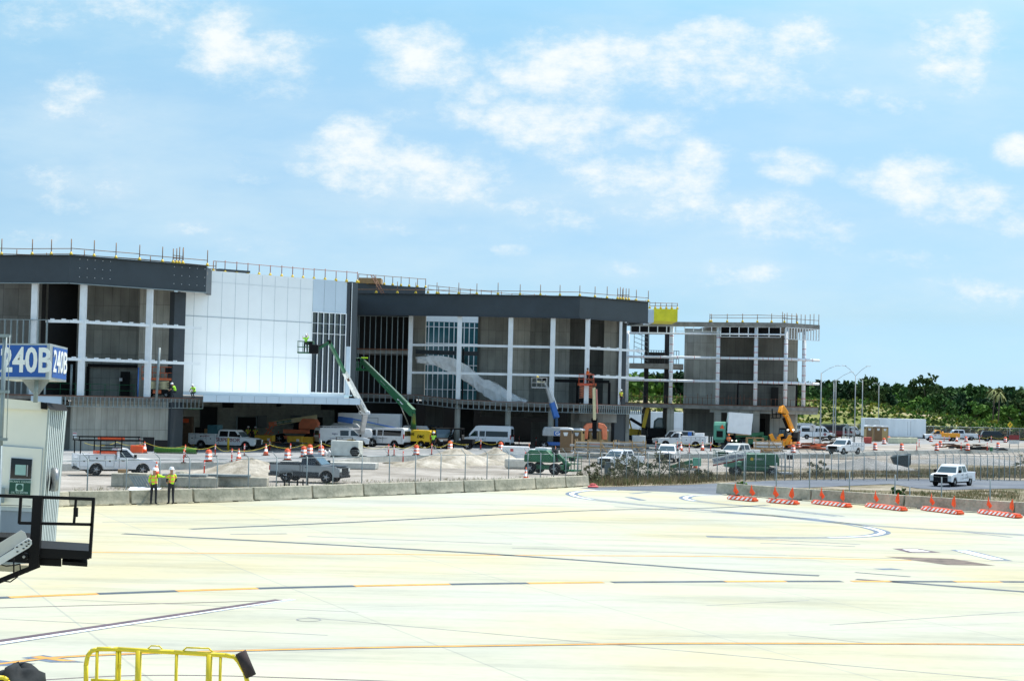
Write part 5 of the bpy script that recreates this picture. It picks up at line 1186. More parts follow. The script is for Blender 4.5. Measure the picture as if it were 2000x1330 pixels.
# default joints: x forward, y left
def pose(**k):
    J = dict(hip=(0, 0, .95), waist=(0, 0, 1.08), chest=(0, 0, 1.30), neck=(-.01, 0, 1.48), head0=(.01, 0, 1.56), head=(.02, 0, 1.67), top=(.01, 0, 1.76),
             ls=(0, .19, 1.43), le=(-.02, .24, 1.15), lw=(.06, .25, .92), rs=(0, -.19, 1.43), re=(-.02, -.24, 1.15), rw=(.06, -.25, .92),
             lh=(0, .10, .93), lk=(.02, .11, .50), la=(-.02, .12, .09), lt=(.15, .14, .04), rh=(0, -.10, .93), rk=(.02, -.11, .50), ra=(-.02, -.12, .09), rt=(.15, -.14, .04))
    J.update(k); return J
def person(label, loc, rz, J, top='vest', pants=TROUS, hat=HAT, sleeves=SHIRT, scale=1.0, vest=None, group=None):
    t = thing('person', label, 'person', loc, rz, group); t.scale = (scale,) * 3
    V = []; E = []; Rr = []; K = []
    def v(p, r, k): V.append(tuple(p)); Rr.append(r); K.append(k); return len(V) - 1
    def e(*ids):
        for a, b in zip(ids, ids[1:]): E.append((a, b))
    j = {k: Vector(p) for k, p in J.items()}
    hip = v(j['hip'], (.155, .12), 'p'); wa = v(j['waist'], (.145, .11), 't'); chv = v(j['chest'], (.165, .125), 't'); ne = v(j['neck'], (.06, .06), 's'); h0 = v(j['head0'], (.07, .075), 's'); hd = v(j['head'], (.085, .105), 's'); tp_ = v(j['top'], (.055, .07), 'h')
    e(hip, wa, chv, ne, h0, hd, tp_)
    # brow, nose and chin give the head a face
    fd = (j['chest'] - j['chest'] + Vector((1, 0, 0)))
    for s, n in ((1, 'l'), (-1, 'r')):
        sh = v(j[n + 's'], (.068, .068), 't'); el = v(j[n + 'e'], (.046, .046), 'a'); fo = v(j[n + 'e'].lerp(j[n + 'w'], .5), (.04, .04), 'f'); wr_ = v(j[n + 'w'], (.028, .028), 'f')
        e(chv, sh, el, fo, wr_)
        d = (j[n + 'w'] - j[n + 'e']).normalized(); pm = v(j[n + 'w'] + d * .06, (.038, .02), 'f'); e(wr_, pm)
        side = d.cross(Vector((0, s, .01))).normalized() if abs(d.y) < .9 else Vector((0, 0, 1))
        for q in range(4):
            off = side * (.027 * (q - 1.5) / 1.5); ln = (.075, .085, .08, .06)[q]
            a = v(j[n + 'w'] + d * .095 + off, (.010, .010), 'f'); b = v(j[n + 'w'] + d * (.095 + ln * .55) + off * 1.15 + Vector((0, -s * .008, 0)), (.009, .009), 'f'); c = v(j[n + 'w'] + d * (.095 + ln) + off * 1.15 + Vector((0, -s * .024, 0)), (.007, .007), 'f'); e(pm, a, b, c)
        a = v(j[n + 'w'] + d * .05 + side * .042, (.011, .011), 'f'); b = v(j[n + 'w'] + d * .095 + side * .062, (.009, .009), 'f'); e(pm, a, b)
        th = v(j[n + 'h'], (.10, .10), 'p'); kn = v(j[n + 'k'], (.065, .065), 'p'); ca = v(j[n + 'k'].lerp(j[n + 'a'], .4), (.062, .062), 'p'); an = v(j[n + 'a'], (.05, .05), 'p'); to = v(j[n + 't'], (.04, .035), 'b')
        e(hip, th, kn, ca, an, to)
    me = bpy.data.meshes.new('body'); me.from_pydata(V, E, []); o = bpy.data.objects.new('body', me); COL.objects.link(o)
    md = o.modifiers.new('skin', 'SKIN'); md.use_smooth_shade = True
    for i, r in enumerate(Rr): me.skin_vertices[0].data[i].radius = r; me.skin_vertices[0].data[i].use_root = (i == 0)
    sb = o.modifiers.new('sub', 'SUBSURF'); sb.levels = 1; sb.render_levels = 1
    dg = bpy.context.evaluated_depsgraph_get(); me2 = bpy.data.meshes.new_from_object(o.evaluated_get(dg)); bpy.data.objects.remove(o); bpy.data.meshes.remove(me)
    mats = [SKIN, sleeves, pants, BOOT, HAIR]; me2.materials.clear()
    for m in mats: me2.materials.append(m)
    idx = {'s': 0, 'f': 0, 't': 1, 'a': 1, 'p': 2, 'b': 3, 'h': 4}; VV = [Vector(p) for p in V]
    tor = []
    for f in me2.polygons:
        c = f.center; best = min(range(len(VV)), key=lambda i: (VV[i] - c).length - Rr[i][0] * .8); f.material_index = idx[K[best]]; f.use_smooth = True
        if K[best] == 't': tor.append(f.index)
    o = bpy.data.objects.new('body', me2); COL.objects.link(o); o.parent = t
    if top == 'vest':
        vs = {}; mb = MB(); fs = []
        for fi in tor:
            f = me2.polygons[fi]; q = []
            for vi in f.vertices:
                if vi not in vs: vs[vi] = len(mb.v); mb.v.append(tuple(me2.vertices[vi].co + me2.vertices[vi].normal * .016))
                q.append(vs[vi])
            mb.f.append(q); mb.m.append(0); mb.sm.append(True)
        mb.build('vest', vest or VEST, t)
    hp = j['top']; ax = (j['top'] - j['head']).normalized()
    if hat is not None:
        mb = MB(); mb.lathe([(.150, -.03), (.152, -.012), (.122, -.005), (.118, .05), (.085, .095), (.03, .115)], (0, 0, 0), 14); mb.box(.08, .185, -.07, .07, -.028, -.012)
        ho = mb.build('hard_hat', hat, t); ho.location = hp - ax * .045; ho.rotation_euler = ax.to_track_quat('Z', 'Y').to_euler() if ax.z < .95 else (0, 0, 0)
    # face: eyes and nose
    hc = j['head']; mb = MB(); mb.cbox(hc + Vector((.10, 0, -.01)), (.03, .022, .04)); mb.build('nose', SKIN, t)
    MB().cbox(hc + Vector((.092, .033, .015)), (.012, .024, .012)).cbox(hc + Vector((.092, -.033, .015)), (.012, .024, .012)).build('eyes', HAIR, t)
    return t
person('person in a yellow vest with orange tape pointing right, papers on the barrier beside them', G(299.5, 985.5), R(80), pose(rs=(.02, -.19, 1.44), re=(.16, -.44, 1.36), rw=(.24, -.68, 1.52), lw=(.20, .26, .93), le=(.02, .27, 1.16), lt=(.14, .16, .04), lk=(.04, .13, .5)), scale=1.08, sleeves=HIVIS)
person('person in yellow vest and white hard hat standing right of the pointing one', G(333.5, 985), R(128), pose(lw=(.24, .12, 1.05), rw=(.24, -.10, 1.05), le=(.0, .25, 1.14), re=(.0, -.25, 1.14)), scale=1.10)
person('worker in a hi-vis vest seen from behind beside the yellow van', G(846, 878, .5), R(85), pose(lw=(.2, .2, 1.1)), scale=1.05, vest=vestmat('lime_vest', (.45, .9, .05), (.55, .95, .2), (1.12,)))
person('left one of two hi-vis workers before the dark doorway of the hall', G(484, 866, .5), R(80), pose(), scale=1.06)
person('right one of two hi-vis workers before the dark doorway of the hall', G(498, 866, .5), R(95), pose(lw=(.2, .1, 1.1)), scale=1.04)
person('worker in a dark helmet and grey top left of the two hi-vis workers', G(473, 868, .5), R(60), pose(), top='none', hat=BLKP, scale=.9)
person('worker in hi-vis behind the black carts, half hidden by a concrete column', G(906, 858, .5) + Vector((0, 0, .9)), R(-100), pose(), scale=1.05)
sitp = pose(hip=(0, 0, .55), waist=(.02, 0, .68), chest=(.12, 0, .88), neck=(.2, 0, 1.04), head0=(.24, 0, 1.1), head=(.3, 0, 1.19), top=(.33, 0, 1.28), ls=(.14, .19, 1.0), rs=(.14, -.19, 1.0), le=(.28, .25, .8), re=(.28, -.25, .8), lw=(.45, .16, .7), rw=(.45, -.16, .7),
            lh=(0, .1, .53), rh=(0, -.1, .53), lk=(.38, .14, .52), rk=(.34, -.14, .5), la=(.12, .14, .09), ra=(.05, -.14, .09), lt=(.28, .15, .04), rt=(.22, -.15, .04))
VESTL = vestmat('plain_lime_vest', (.45, .9, .05), (.45, .9, .1), (5.0,))
def onslab(px, d, z): v = plan(px, 775, d); return Vector((v[0], v[1], z))
person('crouching hi-vis worker on the left slab at the foot of the dark pier', onslab(342, 157.5, 5.46), R(200), sitp, scale=1.05, vest=VESTL)
person('crouching hi-vis worker with tools at the right end of the left slab', onslab(379, 159.2, 5.46), R(-120), sitp, scale=1.0, vest=VESTL)
person('worker in a hi-vis vest standing on the middle slab by its last thin column', onslab(1213, 196.5, 5.75), R(-60), pose(), scale=.98)
person('worker in an orange top with arms folded in front of the white wrapped load', G(1423, 878, .5), R(-70), pose(lw=(.2, -.1, 1.22), rw=(.2, .1, 1.18), le=(.05, .26, 1.15), re=(.05, -.26, 1.15)), scale=1.05, sleeves=HIORG, vest=VESTO, hat=HIORG)

# ================================================================= lifts and machines
def chassis(t, m, L=2.6, W=2.2, wr=.48, zc=.75, rim=CHROME, ww=.36):
    MB().box(-L / 2 - .2, L / 2 + .2, -W * .28, W * .28, zc - .25, zc + .12).box(-L / 2 - .1, -L / 2 + .15, -W / 2 + .25, W / 2 - .25, zc - .3, zc).box(L / 2 - .15, L / 2 + .1, -W / 2 + .25, W / 2 - .25, zc - .3, zc).build('chassis', m, t, bevel=.03)
    for s in (-1, 1):
        for x in (L / 2, -L / 2): wheel(t, x, s * W / 2, wr, ww, rim=rim)
def hood(t, m, x0, x1, w, z0, z1, name='engine_hood', r=.3):
    mb = MB(); mb.prism([(x0, z0), (x0 + .02, z0 + (z1 - z0) * .55), (x0 + r, z1), (x1 - r, z1), (x1 - .02, z0 + (z1 - z0) * .6), (x1, z0)], -w / 2, w / 2); return mb.build(name, m, t, bevel=.1)
def basket(t, c, m, w=2.2, dp=.9, h=1.1, rz=0, name='basket'):
    M = Matrix.Rotation(rz, 3, 'Z'); c = Vector(c); P = lambda x, y, z: c + M @ Vector((x, y, z))
    mb = MB()
    for z in (0, .55, h):
        cs = [P(-w / 2, -dp / 2, z), P(w / 2, -dp / 2, z), P(w / 2, dp / 2, z), P(-w / 2, dp / 2, z)]
        for a, b in zip(cs, cs[1:] + cs[:1]): mb.tube(a, b, .03, 5)
    for x in (-w / 2, -w / 6, w / 6, w / 2):
        for y in (-dp / 2, dp / 2): mb.tube(P(x, y, 0), P(x, y, h), .025, 5)
    o = mb.build(name, m, t)
    mb = MB(); mb.cbox(c + Vector((0, 0, .0)), (w, dp, .14), 0, rz); mb.build('basket_floor', m, t)
    mb = MB(); mb.cbox(P(w * .28, -dp * .3, h * .85), (.5, .25, .35), 0, rz); mb.build('control_box', BLKP, t); return o
def machine(name, label, cat, base, group=None): return thing(name, label, cat, base, 0, group)
def rel(t, px, py, d): return D(px, py, d) - t.location
# A: white and green boom lift against the white wall
t = machine('boom_lift', 'tall boom lift with white lower and green upper boom reaching to the white wall', 'boom lift', G(703, 872, .5), 'boom lifts')
chassis(t, GRN, 2.8, 2.4); hood(t, WHITE, -1.6, 1.4, 2.2, 1.0, 2.0)
b0 = rel(t, 714, 806, 171.5); b1 = rel(t, 673, 727, 167); b2 = rel(t, 643, 668, 164); b3 = rel(t, 612, 687, 163)
MB().beam((.2, 0, 1.6), b0, .5, .6).build('riser', WHITE, t, bevel=.03)
MB().beam(b0 + Vector((.45, 0, .0)), b0 + Vector((-.7, 0, .0)), .7, .38).build('knuckle', WHITE, t, bevel=.12)
MB().beam(b0, b1, .42, .50, w2=.36, h2=.42).build('lower_boom', mat('dirty_white_boom', (.58, .60, .58), .5, var=.2), t, bevel=.02)
MB().beam(b1, b2, .26, .30).build('upper_boom', GRN, t, bevel=.02)
MB().tube(b0 + Vector((-.35, -.1, -.3)), b0.lerp(b1, .35) + Vector((-.4, -.1, -.2)), .05, 6).build('boom_cylinder', CHROME, t)
MB().beam(b2, b3, .22, .26).tube(b2 + Vector((0, 0, .1)), b3 + Vector((.2, 0, .35)), .05, 6, 1).build('jib', [GRN, BLKP], t)
MB().cbox(b2, (.35, .3, .4)).build('boom_head', BLKP, t, bevel=.05)
up_ = (b0 - b1).normalized(); text('JLG LIFT', .42, NAVY, t, onplane(b0.lerp(b1, .24) + Vector((0, -.235, 0)), up_, Vector((0, -1, 0)).cross(up_) * -1 if (Vector((0, -1, 0)).cross(up_)).x < 0 else Vector((0, -1, 0)).cross(up_)), bold=.015)
text('SUNBELT RENTALS', .22, NAVY, t, onplane(b0.lerp(b1, .66) + Vector((0, -.215, 0)), up_, Vector((0, -1, 0)).cross(up_) * -1 if (Vector((0, -1, 0)).cross(up_)).x < 0 else Vector((0, -1, 0)).cross(up_)))
MB().cbox(b0.lerp(b1, .87) + Vector((0, -.2, 0)), (.22, .06, .8), 0, 0, Matrix.Rotation(-.5, 3, 'Y')).build('hose_tray', RUST, t)
bc = rel(t, 597, 689, 162.8); basket(t, bc, GRN, 1.5, .9); MB().cbox(rel(t, 613, 682, 162.5), (.9, .5, .9)).build('basket_mount', BLKP, t, bevel=.08)
person('hi-vis worker with raised arm in the basket of the tall lift by the white wall', D(597, 688.5, 162.8), R(100), pose(rw=(.35, -.15, 1.75), re=(.2, -.25, 1.5), lw=(.3, .3, 1.5), le=(.15, .28, 1.3), head=(.1, 0, 1.66), top=(.12, 0, 1.75)), scale=1.0, vest=VESTL, sleeves=HIVIS)
# B: all green boom
t = machine('boom_lift', 'all green boom lift with its boom slanting up left to the stud wall', 'boom lift', G(812, 871, .5), 'boom lifts')
chassis(t, GRN, 2.8, 2.4); hood(t, LGR, -1.7, 1.5, 2.2, 1.1, 2.3); MB().add([(.0, -1.12, 1.6), (.5, -1.12, 1.6), (.25, -1.12, 2.05)], [(0, 1, 2)]).build('warning_triangle', ORG, t)
b0 = rel(t, 806, 806, 178); b1 = rel(t, 706, 703, 183)
MB().beam(b0, b1, .5, .86, w2=.34, h2=.5).build('boom', GRN, t, bevel=.03)
MB().beam(b0 + Vector((.05, .1, .1)), (-.2, 0, 1.9), .4, .5).beam(b0 + Vector((.1, -.1, 0)), (-.6, 0, 1.9), .2, .25).build('riser', GRN, t, bevel=.03)
MB().tube(b0.lerp(b1, .25) + Vector((0, 0, -.4)), (-.7, 0, 2.0), .07, 6).build('boom_cylinder', CHROME, t)
MB().tube(b0.lerp(b1, .1) + Vector((0, -.2, .5)), b1 + Vector((0, -.1, .3)), .04, 5).build('hose', GALV, t)
up_ = (b0 - b1).normalized(); yd = up_.cross(Vector((0, -1, 0))); yd = yd if yd.z > 0 else -yd
text('S-65', .58, REFL, t, onplane(b0.lerp(b1, .22) + Vector((0, -.26, 0)), up_, yd), bold=.02); text('SUNBELT RENTALS', .25, REFL, t, onplane(b0.lerp(b1, .5) + Vector((0, -.24, 0)), up_, yd))
MB().beam(rel(t, 685, 722, 183), rel(t, 730, 722, 182.5), .3, .22).beam(rel(t, 700, 722, 183), rel(t, 708, 705, 183), .3, .2).beam(rel(t, 694, 702, 183), rel(t, 710, 701, 183), .6, .35).build('jib', GRN, t, bevel=.03)
basket(t, rel(t, 694, 719, 183), GRN, 1.2, .8); MB().cbox(rel(t, 712, 699, 182.8), (.7, .3, .14)).build('boom_cap', HIVIS, t, bevel=.04)
# orange stowed lift
t = machine('boom_lift', 'faded orange boom lift with folded cream boom behind yellow crates', 'boom lift', G(575, 866, .5), 'boom lifts')
chassis(t, JORG, 3.2, 2.4, .55); MB().box(-1.2, 1.6, -.9, .9, 1.15, 1.6).build('turntable', JORG, t, bevel=.05)
hood(t, JORG, .55, 2.75, 2.0, 1.65, 2.85, 'counterweight', .35); MB().box(-.1, .5, -.6, .6, 1.5, 2.6).build('turret', BLKP, t, bevel=.05)
c0_ = rel(t, 534, 827, G(575, 866, .5).y - .7); c1 = rel(t, 619, 814, G(575, 866, .5).y - .7)
MB().beam(c0_, c1, .42, .5).build('boom', CRM, t, bevel=.03)
MB().beam(c0_ + Vector((-.5, 0, -.1)), c0_ + Vector((.4, 0, 0)), .45, .5).build('boom_nose', JORG, t, bevel=.04)
MB().beam(c0_.lerp(c1, .08) + Vector((0, -.22, 0)), c0_.lerp(c1, .42) + Vector((0, -.22, 0)), .02, .34).build('green_band', GRN, t)
dn = (c1 - c0_).normalized(); text('SUNBELT RENTALS', .26, REFL, t, onplane(c0_.lerp(c1, .25) + Vector((0, -.245, -.02)), dn, Vector((0, -1, 0)).cross(dn) if Vector((0, -1, 0)).cross(dn).z > 0 else dn.cross(Vector((0, -1, 0)))))
mb = MB(); q0 = rel(t, 518, 848, 170); 
for a_, b_ in (((519, 848), (531, 828)), ((525, 848), (536, 830)), ((519, 836), (534, 846)), ((516, 848), (532, 848))): mb.beam(rel(t, *a_, G(575, 866, .5).y - .6), rel(t, *b_, G(575, 866, .5).y - .6), .1)
mb.build('folded_jib', JORG, t)
# blue stowed lift behind the vans
t = machine('boom_lift', 'blue lift with lowered grey boom lying across the white trailer behind the vans', 'boom lift', G(672, 871, .5), 'boom lifts')
chassis(t, BLU, 2.6, 2.2); hood(t, LGR, -1.7, 1.8, 2.0, 1.4, 2.5, 'counterweight', .5)
a = rel(t, 660, 818, t.location.y - .8); b = rel(t, 690, 822, t.location.y - .8); c = rel(t, 775, 838, t.location.y - .8)
MB().beam(a, b, .5, .62).build('boom_foot', BLU, t, bevel=.1); MB().beam(b, c, .35, .42, w2=.25, h2=.22).build('boom', GALV, t, bevel=.02); MB().beam(b + Vector((0, -.22, .22)), c + Vector((0, -.16, .12)), .06, .12).build('boom_stripe', BLU, t)
# blue tall boom
t = machine('boom_lift', 'blue boom lift with grey tipped boom raised in front of the middle pavilion', 'boom lift', G(1086, 878, .5), 'boom lifts')
chassis(t, BLU, 2.8, 2.4, .5); hood(t, LGR, -1.6, 1.6, 2.2, 1.55, 2.55, r=.2); MB().box(-.3, 1.4, -1.16, -1.1, 1.6, 2.1).build('blue_panel', BLU, t)
text('Genie', .6, REFL, t, onplane((.55, -1.18, 1.85), (1, 0, 0), (0, 0, 1)), bold=.01)
dd = t.location.y; b0 = rel(t, 1087, 816, dd); b1 = rel(t, 1068, 756, dd - .5); b2 = rel(t, 1062, 745, dd - .8)
MB().beam((0, .25, 2.4), b0 + Vector((0, .25, .1)), .3, .6).beam((0, -.25, 2.4), b0 + Vector((0, -.25, .1)), .3, .6).build('riser', mat('dark_lift_blue', (.01, .05, .12), .5), t, bevel=.04)
MB().beam(b0, b0.lerp(b1, .5), .5, .62, w2=.44, h2=.52).build('boom', BLU, t, bevel=.03); MB().beam(b0.lerp(b1, .48), b1, .38, .42, w2=.3, h2=.3).beam(b1, b2, .2, .2).build('upper_boom', LGR, t, bevel=.02)
MB().beam(b0.lerp(b1, .3) + Vector((.45, 0, 0)), b1 + Vector((.3, 0, .3)), .08, .1).build('hose_carrier', WHITE, t)
basket(t, rel(t, 1053, 757, dd - 1), LGR, 1.7, .9); MB().lathe([(.02, -.15), (.15, -.1), (.15, .05), (.02, .12)], rel(t, 1050, 736, dd - 1), 10).build('work_lamp', YEL, t); MB().beam(rel(t, 1048, 745, dd - 1), rel(t, 1064, 747, dd - 1), .3, .15).build('basket_mount', CRM, t)
# orange tall boom
t = machine('boom_lift', 'orange lift with upright cream boom and a worker in its red basket', 'boom lift', G(1161, 878, .5), 'boom lifts')
chassis(t, JORG, 2.8, 2.4, .5); dd = t.location.y
MB().prism([(-1.4, 1.2), (-1.35, 2.6), (-1.0, 3.0), (-.35, 3.1), (-.35, 2.5), (-.75, 2.4), (-.85, 1.2)], -.8, .8).prism([(1.4, 1.2), (1.35, 2.6), (1.0, 3.0), (.35, 3.1), (.35, 2.5), (.75, 2.4), (.85, 1.2)], -.8, .8).build('counterweight', JORG, t, bevel=.08)
b0 = rel(t, 1161, 820, dd); b1 = rel(t, 1160, 757, dd - .3)
MB().beam((0, 0, 1.2), b0, .5, .5).build('riser', BLKP, t, bevel=.04); MB().cbox(b0, (.7, .5, .5)).build('knuckle', BLKP, t, bevel=.1)
MB().beam(b0, b1, .36, .5, w2=.33).build('boom', mat('pale_cream_boom', (.70, .64, .38), .5), t, bevel=.02); MB().beam(b0 + Vector((.32, 0, .8)), b1 + Vector((.32, 0, -.2)), .14, .16).build('side_beam', mat('pink_red_rail', (.70, .30, .26), .5), t)
MB().lathe([(.02, -.4), (.4, -.2), (.42, .1), (.02, .35)], b0 + Vector((1.0, .2, -1.0)), 12).build('tank', LGR, t)
MB().beam(b1, b1 + Vector((-.1, 0, .9)), .25, .3).beam(b1 + Vector((-.1, 0, .8)), b1 + Vector((-.9, 0, 1.0)), .25, .3).build('jib', RUST, t)
basket(t, rel(t, 1145, 750, dd - .3), mat('red_basket', (.55, .08, .03), .5), 1.7, .9); MB().cbox(rel(t, 1142, 751, dd - .3), (1.3, .95, .25)).build('basket_skirt', mat('red_basket', (.55, .08, .03), .5), t)
person('worker in orange with a dark helmet in the red basket of the upright lift', D(1147, 749, dd - .3), R(20), pose(lw=(.35, .1, 1.2), rw=(.35, -.1, 1.2), le=(.1, .25, 1.15), re=(.1, -.25, 1.15)), scale=.98, top='vest', vest=vestmat('plain_orange_vest', (.9, .16, .02), (.9, .16, .02), (5,)), sleeves=HIORG, hat=BLKP)
# green lift by the fence, seen from the rear
p0 = G(1068, 925); t = machine('boom_lift', 'bright green lift with rounded hood and fat tyres just behind the fence', 'boom lift', p0, 'boom lifts')
t.rotation_euler = (0, 0, R(155)); chassis(t, GRN, 2.2, 2.2, .46, .62, CHROME, .4)
hood(t, GRN, -.9, 1.7, 1.9, .95, 1.95, r=.55); MB().box(-.2, .9, -.5, .5, 1.9, 2.15).box(1.0, 1.4, -.7, .7, 1.85, 2.0).build('white_top_parts', REFL, t, bevel=.05); MB().box(-.9, -.5, -.3, .3, 1.0, 2.05).build('control_arm', BLKP, t, bevel=.04)
for i in range(9): pass
MB().beam((-.9, 0, 1.6), (-2.0, 0, .7), .3, .3).build('jib', GRN, t, bevel=.03); basket(t, (-2.3, 0, .35), GRN, .9, 1.6, 1.1)
for x, y, z in ((1.5, .4, 2.5), (-.5, -.5, 2.3), (.9, .85, 1.9)):
    MB().add([(x, y, z), (x + .05, y - .25, z - .1), (x, y - .05, z - .42)], [(0, 1, 2)]).build('flag', ORG, t); MB().tube((x, y, z), (x, y, z - .7), .015, 4).build('flag_pole', WOOD, t)
# long green lift with white lettered boom
p0 = G(1470, 930); t = machine('boom_lift', 'long green lift with a white lettered boom lying parallel to the fence', 'boom lift', p0, 'boom lifts')
chassis(t, GRN, 3.0, 2.3, .42, .66, CHROME, .34)
hood(t, GRN, -1.0, 2.1, 2.2, .95, 1.95, 'engine_hood', .18); MB().box(-2.4, -1.0, -.8, .8, .75, 1.25).build('front_housing', GRN2, t, bevel=.05); MB().box(-1.6, 1.3, -1.0, 1.0, .55, .95).build('skirt', GRN, t, bevel=.04)
a, b = Vector((-3.55, -1.05, 1.25)), Vector((-.8, -1.05, 1.85))
MB().beam(a, b, .35, .52).build('boom', WHITE2, t, bevel=.02); MB().beam(a + Vector((0, -.18, -.36)), b + Vector((0, -.18, -.36)), .04, .12).build('boom_stripe', DRED, t)
dn = (b - a).normalized(); text('SUNBELT RENTALS', .30, NAVY, t, onplane(a.lerp(b, .48) + Vector((0, -.19, 0)), dn, Vector((-dn.z, 0, dn.x))), bold=.002)
text('SUNBELT', .2, REFL, t, onplane((.35, -1.12, 1.5), (1, 0, 0), (0, 0, 1))); MB().lathe([(.14, 0), (.14, .02)], (0, 0, 0), 12).build('round_logo', YEL, t).matrix_local = Matrix.Translation((-.25, -1.11, 1.5)) @ Matrix.Rotation(R(90), 4, 'X')
mb = MB()
for i in range(6): mb.tube((-3.4 + i * .17, -.6, 1.5), (-3.4 + i * .17, -.6, 2.15), .03, 4)
mb.beam((-3.5, -.6, 2.15), (-2.4, -.6, 2.1), .05); mb.build('hose_rack', GRN, t)
basket(t, (2.75, -.2, .35), LGR, 1.0, 1.9, 1.6)
# green arm lying left of it
t = machine('folded_lift', 'small green jib arm with a square head, left of the long green lift', 'lift arm', G(1340, 917), 'lift parts')  # a lone jib arm with its head, no whole lift
a = rel(t, 1308, 913, t.location.y); b = rel(t, 1352, 901, t.location.y)
MB().beam(a, b, .3, .36).build('arm', GRN, t, bevel=.03); MB().beam(rel(t, 1328, 914, t.location.y), b + Vector((0, 0, -.35)), .2, .2).build('link', GRN, t); MB().cbox(rel(t, 1361, 902, t.location.y), (.75, .5, .75)).build('head', GRN2, t, bevel=.05); MB().cbox(rel(t, 1340, 917, t.location.y) + Vector((0, 0, 0)), (2.2, 1.2, .3)).build('base_plate', LGR, t)
# scissor lift on the left slab
t = machine('scissor_lift', 'orange scissor lift standing on the left slab beside a white column', 'scissor lift', onslab(309, 161.0, 5.46))
ORS = mat('scissor_orange', (.62, .13, .04), .5)
MB().box(-1.2, 1.2, -.6, .6, .25, .75).build('chassis', BLKP, t, bevel=.04)
for s in (-1, 1):
    for x in (-.85, .85): wheel(t, x, s * .62, .24, .2)
mb = MB()
for z in (.8, 1.05, 1.3):
    for s in (-.45, .45): mb.beam((-1.1, s, z), (1.1, s, z + .22), .06, .12); mb.beam((-1.1, s, z + .22), (1.1, s, z), .06, .12)
mb.build('scissor_arms', CRM, t); MB().box(-1.5, 1.4, -.6, .6, 1.62, 1.85).build('platform', ORS, t, bevel=.02); MB().box(-.4, .4, -.64, -.6, .35, .7).build('red_panel', ORS, t)
mb = MB()
for z in (2.35, 2.9):
    for s in (-.6, .6): mb.tube((-1.5, s, z), (1.4, s, z), .03, 5)
    for x in (-1.5, 1.4): mb.tube((x, -.6, z), (x, .6, z), .03, 5)
for x in (-1.5, -.75, 0, .7, 1.4):
    for s in (-.6, .6): mb.tube((x, s, 1.85), (x, s, 2.9), .03, 5)
mb.build('railing', ORS, t); MB().cbox((.9, -.5, 2.6), (.35, .3, .45)).build('control_box', BLKP, t)
t = machine('scissor_lift', 'second scissor lift inside the middle pavilion below the orange basket', 'scissor lift', onslab(1146, 198.5, 5.68))
MB().box(-1.0, 1.0, -.5, .5, .2, .7).build('chassis', BLKP, t); MB().box(-1.1, 1.1, -.5, .5, 2.2, 2.5).build('platform', ORS, t)
for s in (-1, 1):
    for x in (-.75, .75): wheel(t, x, s * .5, .2, .15)
mb = MB()
for k in range(5): z = .75 + k * .28; mb.beam((-.9, -.4, z), (.9, -.4, z + .26), .05, .09); mb.beam((-.9, -.4, z + .26), (.9, -.4, z), .05, .09)
mb.build('scissor_arms', JORG, t)
# telehandlers
def tele(t, m, boom, wr=.62, cabm=BLKP):
    MB().box(-2.2, 2.0, -.55, .55, .6, 1.25).box(-2.3, -1.4, -.9, .9, .9, 1.7).build('chassis', m, t, bevel=.06)
    MB().prism([(-.7, 1.2), (-.7, 2.5), (.35, 2.5), (.75, 1.6), (.75, 1.0), (-.3, 1.0)], -1.15, -.35).build('cab', cabm, t, bevel=.05)
    MB().prism([(-.58, 1.55), (-.58, 2.38), (.28, 2.38), (.6, 1.6)], -1.165, -1.15).build('cab_window', WSHLD, t)
    for s in (-1, 1):
        for x in (-1.5, 1.4): wheel(t, x, s * 1.2, wr, .42)
    a, b = boom; return MB().beam(a, b, .38, .5, w2=.3, h2=.38).build('boom', m, t, bevel=.03)
t = thing('telehandler', 'green telehandler carrying the tall white wrapped load', 'telehandler', G(1462, 876, .5) , R(200)); tele(t, GRN, ((-1.9, .3, 1.9), (2.3, .3, 1.55)))
MB().box(2.3, 2.45, -.8, .8, 1.1, 1.9).box(2.45, 3.7, -.55, -.4, 1.1, 1.17).box(2.45, 3.7, .4, .55, 1.1, 1.17).build('forks', BLKP, t)
for s in (-.6, .6): MB().lathe([(.1, 0), (.1, .05)], (0, 0, 0), 10).build('headlight', mat('lit_headlamp', (.9, .9, .85), .3, emit=(1, .95, .85, 2.0)), t).matrix_local = Matrix.Translation((2.06, s, 1.0)) @ Matrix.Rotation(R(90), 4, 'Y')
dd = t.location.y - .8
t = thing('wrapped_load', 'tall white plastic wrapped load raised between the two green machines', 'wrapped load', D(1446, 848, dd - .6))
vs = []; rr = random.Random(3); top_ = [(0, 0), (1, 0), (1, 1), (0, 1)]
cs = [(rel(t, *p, dd - .6)) for p in ((1420.5, 845), (1467, 849), (1471, 808), (1424, 805))]
mb = MB(); nx_, nz_ = 10, 8
for j_ in (0, 1):
    for a_ in range(nx_ + 1):
        for b_ in range(nz_ + 1):
            u_, v_ = a_ / nx_, b_ / nz_; p = cs[0] * (1 - u_) * (1 - v_) + cs[1] * u_ * (1 - v_) + cs[2] * u_ * v_ + cs[3] * (1 - u_) * v_; vs.append(p + Vector((rr.uniform(-.02, .02), j_ * 1.6 + rr.uniform(-.015, .015), rr.uniform(-.02, .02))))
st = (nx_ + 1) * (nz_ + 1); I = lambda j_, a_, b_: j_ * st + a_ * (nz_ + 1) + b_; fs = []
for j_ in (0, 1):
    for a_ in range(nx_):
        for b_ in range(nz_): fs.append((I(j_, a_, b_), I(j_, a_ + 1, b_), I(j_, a_ + 1, b_ + 1), I(j_, a_, b_ + 1)))
for a_ in range(nx_): fs.append((I(0, a_, 0), I(0, a_ + 1, 0), I(1, a_ + 1, 0), I(1, a_, 0))); fs.append((I(0, a_, nz_), I(0, a_ + 1, nz_), I(1, a_ + 1, nz_), I(1, a_, nz_)))
